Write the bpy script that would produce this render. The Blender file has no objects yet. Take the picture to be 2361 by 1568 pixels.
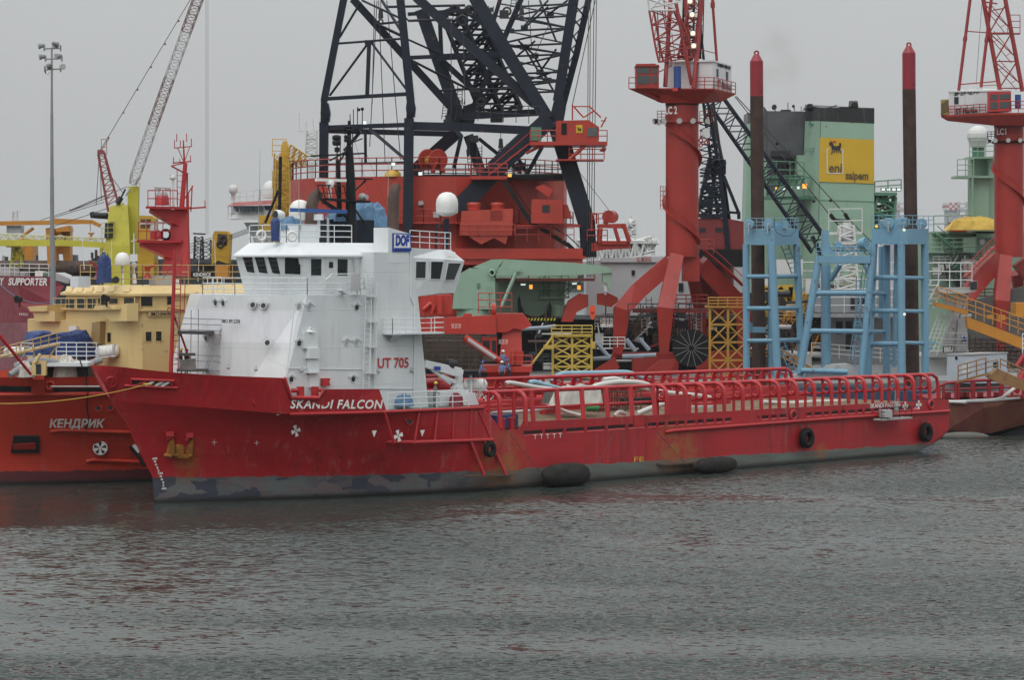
import bpy,bmesh,math,random
from mathutils import Vector,Matrix
random.seed(7)
SC=bpy.context.scene
COL=SC.collection
R=math.radians
# ---------------------------------------------------------------- camera
F,HZ,CH=5670.0,612.0,15.7
cd=bpy.data.cameras.new("camera")
cam=bpy.data.objects.new("camera",cd);COL.objects.link(cam)
cam.location=(0,0,CH);cam.rotation_euler=(R(90),0,0)
cd.sensor_width=36;cd.lens=F/2361*36;cd.shift_y=-(784-HZ)/2361
cd.clip_start=1;cd.clip_end=20000
SC.camera=cam
# ---------------------------------------------------------------- world: overcast
wd=bpy.data.worlds.new("World");SC.world=wd;wd.use_nodes=True
nt=wd.node_tree;nt.nodes.clear()
def wn(t,**k):
    n=nt.nodes.new(t)
    for a,b in k.items():setattr(n,a,b)
    return n
SUN_EL,SUN_AZ=R(52),R(205)
sky=wn('ShaderNodeTexSky');sky.sky_type='NISHITA';sky.sun_disc=False
sky.sun_elevation=SUN_EL;sky.sun_rotation=SUN_AZ
sky.air_density=1.5;sky.dust_density=5;sky.ozone_density=1
hs=wn('ShaderNodeHueSaturation');hs.inputs['Saturation'].default_value=0.25
tc=wn('ShaderNodeTexCoord');sx=wn('ShaderNodeSeparateXYZ')
mr=wn('ShaderNodeMapRange');mr.interpolation_type='SMOOTHSTEP'
mr.inputs[1].default_value=0.02;mr.inputs[2].default_value=0.85
mr.inputs[3].default_value=5.6;mr.inputs[4].default_value=14.5
nz=wn('ShaderNodeTexNoise');nz.inputs['Scale'].default_value=2.2;nz.inputs['Detail'].default_value=3
mz=wn('ShaderNodeMapRange');mz.inputs[1].default_value=.3;mz.inputs[2].default_value=.7
mz.inputs[3].default_value=.93;mz.inputs[4].default_value=1.07
mm=wn('ShaderNodeMath',operation='MULTIPLY')
vs=wn('ShaderNodeVectorMath',operation='SCALE');vs.inputs[0].default_value=(0.972,0.998,1.012)
mx=wn('ShaderNodeMix',data_type='RGBA');mx.inputs[0].default_value=0.9
bg=wn('ShaderNodeBackground');bg.inputs[1].default_value=0.1
wo=wn('ShaderNodeOutputWorld');L=nt.links.new
L(sky.outputs[0],hs.inputs['Color']);L(tc.outputs['Generated'],sx.inputs[0]);L(sx.outputs[2],mr.inputs[0])
L(tc.outputs['Generated'],nz.inputs['Vector']);L(nz.outputs[0],mz.inputs[0]);L(mr.outputs[0],mm.inputs[0]);L(mz.outputs[0],mm.inputs[1])
L(mm.outputs[0],vs.inputs['Scale']);L(hs.outputs[0],mx.inputs[6]);L(vs.outputs[0],mx.inputs[7])
L(mx.outputs[2],bg.inputs[0]);L(bg.outputs[0],wo.inputs[0])
sl=bpy.data.lights.new("sun",'SUN');sl.energy=1.0;sl.angle=R(45);sl.color=(1,.97,.92)
so=bpy.data.objects.new("sun",sl);COL.objects.link(so)
sd=Vector((math.sin(SUN_AZ)*math.cos(SUN_EL),math.cos(SUN_AZ)*math.cos(SUN_EL),math.sin(SUN_EL)))
so.rotation_euler=sd.to_track_quat('Z','Y').to_euler();so.location=(0,0,120)
SC.view_settings.view_transform='Standard';SC.view_settings.look='None'
SC.view_settings.exposure=0.0;SC.view_settings.gamma=1
# ---------------------------------------------------------------- measuring helpers
OFF={0:(0,0,1.0),1:(0,0,.3755),2:(0,530,.3755),3:(412.1,353.3,.3755),4:(647.7,0,.3755),5:(883.2,353.3,.3755),
       6:(1354.2,0,.3755),7:(1354.2,412.1,.3755),8:(1766.3,0,.3754),9:(1766.3,471,.3754),
       10:(206,794.9,.26285),11:(736,794.9,.26285),12:(1059.8,794.9,.24938)}
def uv(n,x,y):
    a,b,s=OFF[n];return a+s*x,b+s*y
def W(n,x,y,D):
    u,v=uv(n,x,y)
    return Vector(((u-1180.5)/F*D,D,CH-(v-HZ)/F*D))
TH=R(43.8);CA,SA=math.cos(TH),math.sin(TH)
C0=Vector((-23.64,162.4,0))
def S(s,y,z):
    return Vector((C0.x+CA*s-SA*y,C0.y+SA*s+CA*y,z))
def SP(n,x,yy,y):
    u,v=uv(n,x,yy);k=(u-1180.5)/F
    x0=C0.x-SA*y;d0=C0.y+CA*y
    s=(k*d0-x0)/(CA-k*SA);D=d0+SA*s
    return s,y,CH-(v-HZ)/F*D
def SQ(n,x,yy,s):
    u,v=uv(n,x,yy);k=(u-1180.5)/F
    x0=C0.x+CA*s;d0=C0.y+SA*s
    y=(x0-k*d0)/(SA+k*CA);D=d0+CA*y
    return s,y,CH-(v-HZ)/F*D
def SW(n,x,yy,y):return S(*SP(n,x,yy,y))
def V3(*a):return Vector(a)
# ---------------------------------------------------------------- materials
MATS={}
class NG:
    def __init__(g,m):g.t=m.node_tree;g.l=g.t.links.new
    def n(g,t,**k):
        x=g.t.nodes.new(t)
        for a,b in k.items():setattr(x,a,b)
        return x
    def val(g,s,sock):
        if hasattr(s,'is_linked') or isinstance(s,bpy.types.NodeSocket):g.l(s,sock)
        else:sock.default_value=s
    def math(g,op,a,b=0.0,c=None):
        x=g.n('ShaderNodeMath',operation=op);g.val(a,x.inputs[0]);g.val(b,x.inputs[1])
        if c is not None:g.val(c,x.inputs[2])
        return x.outputs[0]
    def ramp(g,v,a,b,lo=0.,hi=1.,smooth=False):
        x=g.n('ShaderNodeMapRange');g.val(v,x.inputs[0])
        if smooth:x.interpolation_type='SMOOTHSTEP'
        for i,q in enumerate((a,b,lo,hi)):g.val(q,x.inputs[i+1])
        return x.outputs[0]
    def mix(g,f,a,b,bt='MIX'):
        x=g.n('ShaderNodeMix',data_type='RGBA',blend_type=bt);g.val(f,x.inputs[0])
        for q,i in ((a,6),(b,7)):
            g.val((q[0],q[1],q[2],1) if isinstance(q,tuple) else q,x.inputs[i])
        return x.outputs[2]
    def noise(g,vec,scale,detail=4,rough=.55,dist=0):
        x=g.n('ShaderNodeTexNoise');g.l(vec,x.inputs['Vector'])
        x.inputs['Scale'].default_value=scale;x.inputs['Detail'].default_value=detail
        x.inputs['Roughness'].default_value=rough;x.inputs['Distortion'].default_value=dist
        return x.outputs[0]
    def map(g,vec,sc,loc=(0,0,0)):
        x=g.n('ShaderNodeMapping');g.l(vec,x.inputs[0]);x.inputs['Scale'].default_value=sc;x.inputs['Location'].default_value=loc
        return x.outputs[0]
def newmat(name):
    m=bpy.data.materials.new(name);m.use_nodes=True;g=NG(m)
    b=m.node_tree.nodes['Principled BSDF'];return m,g,b
def paint(name,col,rough=.42,var=.14,rust=0.0,streak=.25,sc=.35,metal=0,rcol=(.16,.06,.025),dcol=None,bump=.0):
    if name in MATS:return MATS[name]
    m,g,b=newmat(name)
    tc=g.n('ShaderNodeTexCoord').outputs['Object']
    n1=g.noise(tc,sc,6,.6)
    k=g.ramp(n1,.3,.7,1-var,1+var)
    c=g.n('ShaderNodeVectorMath',operation='SCALE');c.inputs[0].default_value=col;g.l(k,c.inputs['Scale'])
    out=c.outputs[0]
    if streak:
        n2=g.noise(g.map(tc,(1.7,1.7,.12)),1.0,5,.65)
        n2b=g.noise(tc,.22,2)
        f=g.math('MULTIPLY',g.ramp(n2,.52,.75,0,streak,True),g.ramp(n2b,.35,.65))
        d=dcol or tuple(q*.35+.01 for q in col)
        out=g.mix(f,out,d)
    if rust:
        n3=g.noise(tc,1.1,8,.7)
        n4=g.noise(g.map(tc,(1.2,1.2,.2)),1.0,4,.6)
        f=g.ramp(g.math('ADD',g.math('MULTIPLY',n3,.6),g.math('MULTIPLY',n4,.4)),.60-rust*.12,.66-rust*.08,0,.85)
        out=g.mix(f,out,rcol)
    g.l(out,b.inputs['Base Color'])
    g.l(g.ramp(g.noise(tc,1.3,3),.3,.7,rough-.08,rough+.12),b.inputs['Roughness'])
    if max(col)<.06:b.inputs['Specular IOR Level'].default_value=.2
    b.inputs['Metallic'].default_value=metal
    if bump:
        bp=g.n('ShaderNodeBump');bp.inputs['Strength'].default_value=bump;bp.inputs['Distance'].default_value=.1
        g.l(g.noise(tc,1.2,3),bp.inputs['Height']);g.l(bp.outputs[0],b.inputs['Normal'])
    MATS[name]=m;return m
def flat(name,col,rough=.5,emit=0,ecol=None,metal=0):
    if name in MATS:return MATS[name]
    m,g,b=newmat(name)
    tc=g.n('ShaderNodeTexCoord').outputs['Object']
    k=g.ramp(g.noise(tc,1.5,4),.3,.7,.88,1.1)
    c=g.n('ShaderNodeVectorMath',operation='SCALE');c.inputs[0].default_value=col;g.l(k,c.inputs['Scale'])
    g.l(c.outputs[0],b.inputs['Base Color'])
    b.inputs['Roughness'].default_value=rough;b.inputs['Metallic'].default_value=metal
    if emit:
        b.inputs['Emission Color'].default_value=(*(ecol or col),1);b.inputs['Emission Strength'].default_value=emit
    MATS[name]=m;return m
def cloth(name,col,sc=1.2):
    if name in MATS:return MATS[name]
    m,g,b=newmat(name)
    tc=g.n('ShaderNodeTexCoord').outputs['Object']
    n=g.noise(tc,sc,5,.6,.6)
    k=g.ramp(n,.3,.7,.7,1.25)
    c=g.n('ShaderNodeVectorMath',operation='SCALE');c.inputs[0].default_value=col;g.l(k,c.inputs['Scale'])
    g.l(c.outputs[0],b.inputs['Base Color']);b.inputs['Roughness'].default_value=.55
    bp=g.n('ShaderNodeBump');bp.inputs['Strength'].default_value=.8;bp.inputs['Distance'].default_value=.25
    g.l(n,bp.inputs['Height']);g.l(bp.outputs[0],b.inputs['Normal'])
    MATS[name]=m;return m
RED=paint('red paint',(.38,.016,.021),rust=.12,streak=.3)
REDR=paint('red rail paint',(.40,.018,.024),rust=.05,streak=.15)
ORED=paint('orange red paint',(.52,.045,.026),rust=.12,streak=.3)
CRED=paint('crane red paint',(.30,.024,.017),rust=.1,streak=.45)
SRED=paint('crane house red paint',(.38,.036,.022),rust=.1,streak=.4)
WHITE=paint('white ship paint',(.66,.69,.70),rust=.02,streak=.16,var=.04,dcol=(.5,.5,.47))
WHITE2=paint('worn white paint',(.58,.59,.58),rust=.15,streak=.3,var=.08,dcol=(.3,.27,.22))
HOSEG=paint('grey cargo hose',(.26,.27,.28),rough=.55,streak=.3,var=.15)
GREY=paint('grey paint',(.36,.37,.37),rust=.15,streak=.3)
GALV=paint('galvanised steel',(.22,.23,.24),rough=.5,streak=.15)
NAVY=paint('dark blue steel paint',(.014,.020,.032),rough=.38,streak=.1,rust=.02,dcol=(.05,.05,.055))
BLACK=paint('black paint',(.012,.012,.014),rough=.45,streak=.2,dcol=(.05,.04,.035))
HULLK=paint('black hull paint',(.010,.012,.017),rough=.6,streak=.5,rust=.12,dcol=(.05,.042,.036))
GREEN=paint('pale green paint',(.25,.38,.29),streak=.35,rust=.06,var=.06,dcol=(.12,.2,.14))
DGREEN=paint('dark green paint',(.08,.2,.13),streak=.3)
BLUE=paint('light blue paint',(.155,.315,.43),streak=.25,rust=.10,var=.07,dcol=(.1,.13,.16),rcol=(.07,.045,.03))
YELS=paint('buff yellow paint',(.64,.48,.22),streak=.35,rust=.03,var=.06,dcol=(.42,.27,.09))
YELG=paint('lime yellow crane paint',(.50,.46,.045),streak=.35,rust=.08)
YEL=paint('yellow steel paint',(.55,.34,.04),streak=.4,rust=.2)
ORNG=paint('orange crane paint',(.50,.21,.025),streak=.4,rust=.15)
RUST=paint('rusty steel',(.075,.045,.035),rough=.75,var=.4,streak=.6,sc=.8,rust=.25,rcol=(.16,.06,.02))
DARK=flat('dark machinery',(.018,.02,.024),.6)
RUBBER=paint('black rubber',(.010,.010,.011),rough=.75,var=.3,streak=.3,dcol=(.07,.065,.055),sc=1.2,bump=.5)
GLASS=flat('dark window glass',(.012,.016,.018),.06)
DECKG=paint('green deck paint',(.07,.16,.12),rough=.7,streak=.1)
WOOD=paint('worn timber deck',(.15,.092,.052),rough=.85,var=.55,sc=1.0,streak=.0,bump=.6)
CONC=paint('concrete',(.28,.27,.26),rough=.85,streak=.2)
KCR=paint('deck crane red paint',(.40,.036,.024),rust=.06,streak=.3)
TARPB=cloth('blue tarpaulin',(.02,.045,.16))
TARPL=cloth('light blue tarpaulin',(.10,.21,.35))
TARPY=cloth('yellow tarpaulin',(.60,.40,.06),.6)
TARPW=cloth('off white cover',(.55,.53,.47),2)
HOSEW=paint('white cargo hose',(.55,.55,.52),rough=.55,streak=.3,var=.12)
HOSEB=paint('pale blue cargo hose',(.22,.40,.50),rough=.5,streak=.2)
ROPEY=flat('yellow rope',(.46,.30,.05),.8)
ROPED=flat('dark wire rope',(.05,.045,.04),.7)
ROPEG=flat('grey wire rope',(.16,.16,.16),.6)
LAMPW=flat('lit white lamp',(.5,.5,.5),.3,.75,(.85,1,.95))
LAMPO=flat('lit orange lamp',(.6,.3,.06),.3,1.3,(1,.36,.06))
LENS=flat('floodlight lens',(.55,.55,.52),.25)
TXW=flat('white lettering',(.70,.70,.67),.5)
TXK=flat('black lettering',(.02,.02,.02),.5)
TXR=flat('red lettering',(.45,.02,.025),.5)
SIGNB=flat('blue sign enamel',(.01,.05,.30),.3)
# ---------------------------------------------------------------- mesh builder (world coordinates in, root-local mesh out)
def root(name,label,cat,loc,rz=0.0,group=None,kind=None):
    o=bpy.data.objects.new(name,None);COL.objects.link(o);o.empty_display_size=.5
    o.location=loc;o.rotation_euler=(0,0,rz)
    tag(o,label,cat,group,kind);return o
def tag(o,label=None,cat=None,group=None,kind=None):
    if label:o['label']=label
    if cat:o['category']=cat
    if group:o['group']=group
    if kind:o['kind']=kind
    return o
def rmat(o):
    while o.parent:o=o.parent
    return Matrix.Translation(o.location)@o.rotation_euler.to_matrix().to_4x4()
def basis(d):
    d=d.normalized();up=Vector((0,0,1)) if abs(d.z)<.95 else Vector((1,0,0))
    x=d.cross(up).normalized();return x,x.cross(d).normalized()
class MB:
    def __init__(s):s.v=[];s.f=[];s.sm=[]
    def add(s,vs,fs,sm=False):
        b=len(s.v);s.v+=[Vector(p) for p in vs]
        for f in fs:s.f.append([b+i for i in f]);s.sm.append(sm)
        return s
    def hexa(s,p):
        return s.add(p,[(3,2,1,0),(4,5,6,7),(0,1,5,4),(1,2,6,5),(2,3,7,6),(3,0,4,7)])
    def box(s,a,b):
        x0,y0,z0=a;x1,y1,z1=b
        return s.hexa([(x0,y0,z0),(x1,y0,z0),(x1,y1,z0),(x0,y1,z0),(x0,y0,z1),(x1,y0,z1),(x1,y1,z1),(x0,y1,z1)])
    def sbox(s,a,b):
        x0,y0,z0=a;x1,y1,z1=b
        return s.hexa([S(*q) for q in [(x0,y0,z0),(x1,y0,z0),(x1,y1,z0),(x0,y1,z0),(x0,y0,z1),(x1,y0,z1),(x1,y1,z1),(x0,y1,z1)]])
    def prism(s,poly,ext):
        n=len(poly);e=Vector(ext);poly=[Vector(p) for p in poly]
        return s.add(poly+[p+e for p in poly],[list(range(n))[::-1],list(range(n,2*n))]+[(i,(i+1)%n,n+(i+1)%n,n+i) for i in range(n)])
    def loft(s,rings,cap=True,closed=True,sm=False):
        n=len(rings[0]);vs=[p for r in rings for p in r];fs=[]
        for j in range(len(rings)-1):
            for i in range(n if closed else n-1):
                k=(i+1)%n;fs.append((j*n+i,j*n+k,(j+1)*n+k,(j+1)*n+i))
        s.add(vs,fs,sm)
        if cap:
            s.add(rings[0],[list(range(n))[::-1]]);s.add(rings[-1],[list(range(n))])
        return s
    def tube(s,p,q,r,r2=None,n=6,cap=True):
        p,q=Vector(p),Vector(q);d=q-p
        if d.length<1e-6:return s
        x,y=basis(d);r2=r if r2 is None else r2;rings=[]
        for c,rr in ((p,r),(q,r2)):
            rings.append([c+x*(math.cos(2*math.pi*i/n)*rr)+y*(math.sin(2*math.pi*i/n)*rr) for i in range(n)])
        return s.loft(rings,cap,True,n>5)
    def path(s,pts,r,n=6):
        pts=[Vector(p) for p in pts];rings=[];px=None
        for i,c in enumerate(pts):
            d=(pts[min(i+1,len(pts)-1)]-pts[max(i-1,0)])
            if px is None:x,y=basis(d)
            else:
                dn=d.normalized();x=(px-dn*px.dot(dn))
                x=x.normalized() if x.length>1e-4 else basis(d)[0];y=x.cross(dn)
            px=x;rr=r[i] if isinstance(r,(list,tuple)) else r
            rings.append([c+x*(math.cos(2*math.pi*k/n)*rr)+y*(math.sin(2*math.pi*k/n)*rr) for k in range(n)])
        return s.loft(rings,True,True,True)
    def beam(s,p,q,w,h,up=None,w2=None,h2=None):
        p,q=Vector(p),Vector(q);d=(q-p).normalized()
        if up is None:x,y=basis(d)
        else:x=d.cross(Vector(up)).normalized();y=x.cross(d)
        w2=w if w2 is None else w2;h2=h if h2 is None else h2;rings=[]
        for c,a,b in ((p,w,h),(q,w2,h2)):
            rings.append([c+x*(i*a/2)+y*(j*b/2) for i,j in ((-1,-1),(1,-1),(1,1),(-1,1))])
        return s.loft(rings)
    def lathe(s,c,prof,n=16,axis=(0,0,1),sm=True):
        c=Vector(c);a=Vector(axis).normalized();x,y=basis(a);rings=[]
        for r,h in prof:
            rings.append([c+a*h+x*(math.cos(2*math.pi*i/n)*r)+y*(math.sin(2*math.pi*i/n)*r) for i in range(n)])
        return s.loft(rings,True,True,sm)
    def ball(s,c,r,n=10,sq=(1,1,1)):
        c=Vector(c);rings=[]
        for j in range(n//2+1):
            t=math.pi*j/(n//2);rr=max(math.sin(t),.02)
            rings.append([c+Vector((math.cos(2*math.pi*i/n)*rr*r*sq[0],math.sin(2*math.pi*i/n)*rr*r*sq[1],-math.cos(t)*r*sq[2])) for i in range(n)])
        return s.loft(rings,True,True,True)
    def torus(s,c,axis,R_,r,n=24,m=10,sq=1.0):
        c=Vector(c);a=Vector(axis).normalized();x,y=basis(a);vs=[];fs=[]
        for i in range(n):
            t=2*math.pi*i/n;d=x*math.cos(t)+y*math.sin(t)
            for j in range(m):
                q=2*math.pi*j/m;vs.append(c+d*(R_+math.cos(q)*r)+a*(math.sin(q)*r*sq))
        for i in range(n):
            for j in range(m):
                fs.append((i*m+j,((i+1)%n)*m+j,((i+1)%n)*m+(j+1)%m,i*m+(j+1)%m))
        return s.add(vs,fs,True)
    def rail(s,pts,h=1.05,r=.03,bars=2,step=1.5,pr=None):
        pts=[Vector(p) for p in pts];pr=pr or r
        for a,b in zip(pts[:-1],pts[1:]):
            n=max(1,round((b-a).length/step))
            for i in range(n+1):
                p=a.lerp(b,i/n);s.tube(p,p+Vector((0,0,h)),pr,n=5)
            for k in range(bars):
                z=Vector((0,0,h*(k+1)/bars));s.tube(a+z,b+z,r,n=5)
        return s
    def ladder(s,p,q,side,w=.45,r=.03,step=.35,hoops=False):
        p,q=Vector(p),Vector(q);d=Vector(side).normalized()*(w/2)
        s.tube(p-d,q-d,r,n=5);s.tube(p+d,q+d,r,n=5);n=int((q-p).length/step)
        for i in range(1,n):
            c=p.lerp(q,i/n);s.tube(c-d,c+d,r*.7,n=4)
        return s
    def lattice(s,p,q,w0,w1,bays,r,rl=None,side=None,depth=None,bow=0):
        p,q=Vector(p),Vector(q);d=(q-p).normalized();rl=rl or r*.5
        if side is None:x,y=basis(d)
        else:
            x=Vector(side);x=(x-d*x.dot(d)).normalized();y=x.cross(d)
        dp=depth or 1.0;cs=[]
        for i in range(bays+1):
            t=i/bays;c=p.lerp(q,t);w=w0+(w1-w0)*t+bow*math.sin(math.pi*t)
            cs.append([c+x*(a*w/2)+y*(b*w*dp/2) for a,b in ((-1,-1),(1,-1),(1,1),(-1,1))])
        for k in range(4):
            for i in range(bays):s.tube(cs[i][k],cs[i+1][k],r,n=5)
        for i in range(bays):
            for k in range(4):
                m=(k+1)%4
                if i%2:s.tube(cs[i][k],cs[i+1][m],rl,n=4)
                else:s.tube(cs[i][m],cs[i+1][k],rl,n=4)
                if i%2==0:s.tube(cs[i][k],cs[i][m],rl,n=4)
        return s
    def pieces(s):
        n=len(s.v);pa=list(range(n))
        def fd(i):
            while pa[i]!=i:pa[i]=pa[pa[i]];i=pa[i]
            return i
        for f in s.f:
            a=fd(f[0])
            for i in f[1:]:pa[fd(i)]=a
        lo={};hi={}
        for i in range(n):
            r=fd(i);p=s.v[i]
            if r not in lo:lo[r]=list(p);hi[r]=list(p)
            else:
                for k in range(3):lo[r][k]=min(lo[r][k],p[k]);hi[r][k]=max(hi[r][k],p[k])
        rs=list(lo);m=len(rs)
        if m<2 or m>1200:return None
        g=list(range(m));sz=[max(hi[r][k]-lo[r][k] for k in range(3)) for r in rs]
        def fg(i):
            while g[i]!=i:g[i]=g[g[i]];i=g[i]
            return i
        for i in range(m):
            for j in range(i):
                d=sum(max(0,lo[rs[i]][k]-hi[rs[j]][k],lo[rs[j]][k]-hi[rs[i]][k])**2 for k in range(3))**.5
                if d<=max(.02,.49*max(sz[i],sz[j])):g[fg(i)]=fg(j)
        out={}
        ix={r:fg(i) for i,r in enumerate(rs)}
        if len(set(ix.values()))<2:return None
        for f,sm in zip(s.f,s.sm):
            b,mp=out.setdefault(ix[fd(f[0])],(MB(),{}))
            for i in f:
                if i not in mp:mp[i]=len(b.v);b.v.append(s.v[i])
            b.f.append([mp[i] for i in f]);b.sm.append(sm)
        return [b for b,_ in out.values()]
    def build(s,name,mat,parent=None,label=None,whole=False):
        if not s.v:return None
        if parent and not whole and name not in ('t',):
            ps=s.pieces()
            if ps:return [b.build(name,mat,parent,label,True) for b in ps][0]
        M=rmat(parent).inverted() if parent else Matrix.Identity(4)
        me=bpy.data.meshes.new(name);me.from_pydata([M@p for p in s.v],[],s.f)
        me.polygons.foreach_set('use_smooth',s.sm)
        bm=bmesh.new();bm.from_mesh(me);bmesh.ops.recalc_face_normals(bm,faces=bm.faces);bm.to_mesh(me);bm.free()
        me.materials.append(mat);o=bpy.data.objects.new(name,me);COL.objects.link(o)
        if parent:o.parent=parent
        if label:o['label']=label
        return o
def solo(mb,name,mat,label,cat,group=None,loc=None,kind=None):
    c=sum(mb.v,Vector())/len(mb.v);z=min(p.z for p in mb.v)
    loc=Vector(loc) if loc else Vector((c.x,c.y,z))
    e=bpy.data.objects.new('t',None);e.location=loc
    o=mb.build(name,mat,e,None,True);bpy.data.objects.remove(e);o.location=loc
    return tag(o,label,cat,group,kind)
def sagging(a,b,sag,n=8):
    a,b=Vector(a),Vector(b);out=[]
    for i in range(n+1):
        t=i/n;p=a.lerp(b,t);p.z-=sag*4*t*(1-t);out.append(p)
    return out
def textfit(parent,name,body,mat,p0,p1,height,up=(0,0,1),shear=0,off=.03,bold=0.0,space=1.0):
    """lettering whose left-bottom is p0, right end p1, given capital height"""
    cu=bpy.data.curves.new('txt','FONT');cu.body=body;cu.size=1;cu.shear=shear;cu.offset=bold;cu.space_character=space
    cu.resolution_u=3
    ob=bpy.data.objects.new('txt',cu);COL.objects.link(ob);me=ob.to_mesh()
    xs=[v.co.x for v in me.vertices];ys=[v.co.y for v in me.vertices]
    p0,p1=Vector(p0),Vector(p1);xd=p1-p0;ln=xd.length;xd.normalize();up=Vector(up);up=(up-xd*up.dot(xd)).normalized()
    nrm=xd.cross(up);kx=ln/(max(xs)-min(xs));ky=height/max(.3,(max(ys)-max(0,min(ys))))
    vs=[p0+xd*((v.co.x-min(xs))*kx)+up*(v.co.y*ky)+nrm*off for v in me.vertices]
    fs=[list(p.vertices) for p in me.polygons];ob.to_mesh_clear();bpy.data.objects.remove(ob)
    b=MB();b.add(vs,fs);return b.build(name,mat,parent,None,True)
# ================================================================ WATER
def water_mat():
    m,g,b=newmat('harbour water')
    tc=g.n('ShaderNodeTexCoord').outputs['Object']
    b.inputs['Base Color'].default_value=(.030,.041,.036,1);b.inputs['Roughness'].default_value=.05
    b.inputs['IOR'].default_value=1.33
    def slope(sc,scale,detail,amp):
        x=g.n('ShaderNodeTexNoise');g.l(g.map(tc,sc),x.inputs['Vector']);x.inputs['Scale'].default_value=scale
        x.inputs['Detail'].default_value=detail;x.inputs['Roughness'].default_value=.55;x.inputs['Distortion'].default_value=.4
        v=g.n('ShaderNodeVectorMath',operation='SUBTRACT');g.l(x.outputs['Color'],v.inputs[0]);v.inputs[1].default_value=(.5,.5,.5)
        s=g.n('ShaderNodeVectorMath',operation='SCALE');g.l(v.outputs[0],s.inputs[0]);g.val(amp,s.inputs['Scale']);return s.outputs[0]
    def add(a,c):
        v=g.n('ShaderNodeVectorMath',operation='ADD');g.l(a,v.inputs[0]);g.l(c,v.inputs[1]);return v.outputs[0]
    patch=g.ramp(g.noise(g.map(tc,(.011,.024,1)),1.0,4,.55,1.0),.38,.62,.22,1.25,True)
    sx=g.n('ShaderNodeSeparateXYZ');g.l(tc,sx.inputs[0])
    off=g.math('ADD',g.math('MULTIPLY',sx.outputs[0],-SA),g.math('MULTIPLY',sx.outputs[1],CA));off=g.math('SUBTRACT',off,-SA*C0.x+CA*C0.y)
    off=g.math('ADD',off,g.ramp(g.noise(g.map(tc,(.05,.05,1)),1.0,2),.3,.7,-5,5))
    lee=g.ramp(off,-30,-12,1.0,.42,True)
    s1=slope((1.9,4.4,1),1.0,3,g.math('MULTIPLY',g.math('MULTIPLY',patch,lee),3.1))
    s2=slope((.35,.7,1),1.0,2,g.math('MULTIPLY',lee,.32))
    n=add(s1,s2)
    bi=g.n('ShaderNodeCombineXYZ');wk=g.math('SQRT',g.math('ADD',g.math('POWER',g.math('DIVIDE',g.math('SUBTRACT',sx.outputs[0],31.5),5.0),2),g.math('POWER',g.math('DIVIDE',g.math('SUBTRACT',sx.outputs[1],g.math('SUBTRACT',183,g.math('MULTIPLY',g.math('POWER',g.math('SUBTRACT',sx.outputs[0],29),2),.12))),1.1),2)))
    g.l(g.math('SUBTRACT',g.math('MULTIPLY',g.math('MULTIPLY',lee,patch),-.27),g.ramp(wk,.3,1.0,.16,0,True)),bi.inputs[1]);n=add(n,bi.outputs[0])
    f=g.n('ShaderNodeVectorMath',operation='MULTIPLY');g.l(n,f.inputs[0]);f.inputs[1].default_value=(1,1,0)
    n=g.n('ShaderNodeVectorMath',operation='ADD');g.l(f.outputs[0],n.inputs[0]);n.inputs[1].default_value=(0,0,1)
    q=g.n('ShaderNodeVectorMath',operation='NORMALIZE');g.l(n.outputs[0],q.inputs[0]);g.l(q.outputs[0],b.inputs['Normal'])
    return m
w=MB();w.add([(-3000,-400,0),(3000,-400,0),(3000,6000,0),(-3000,6000,0)],[(0,1,2,3)])
tag(w.build('water',water_mat()),kind='structure')

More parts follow.
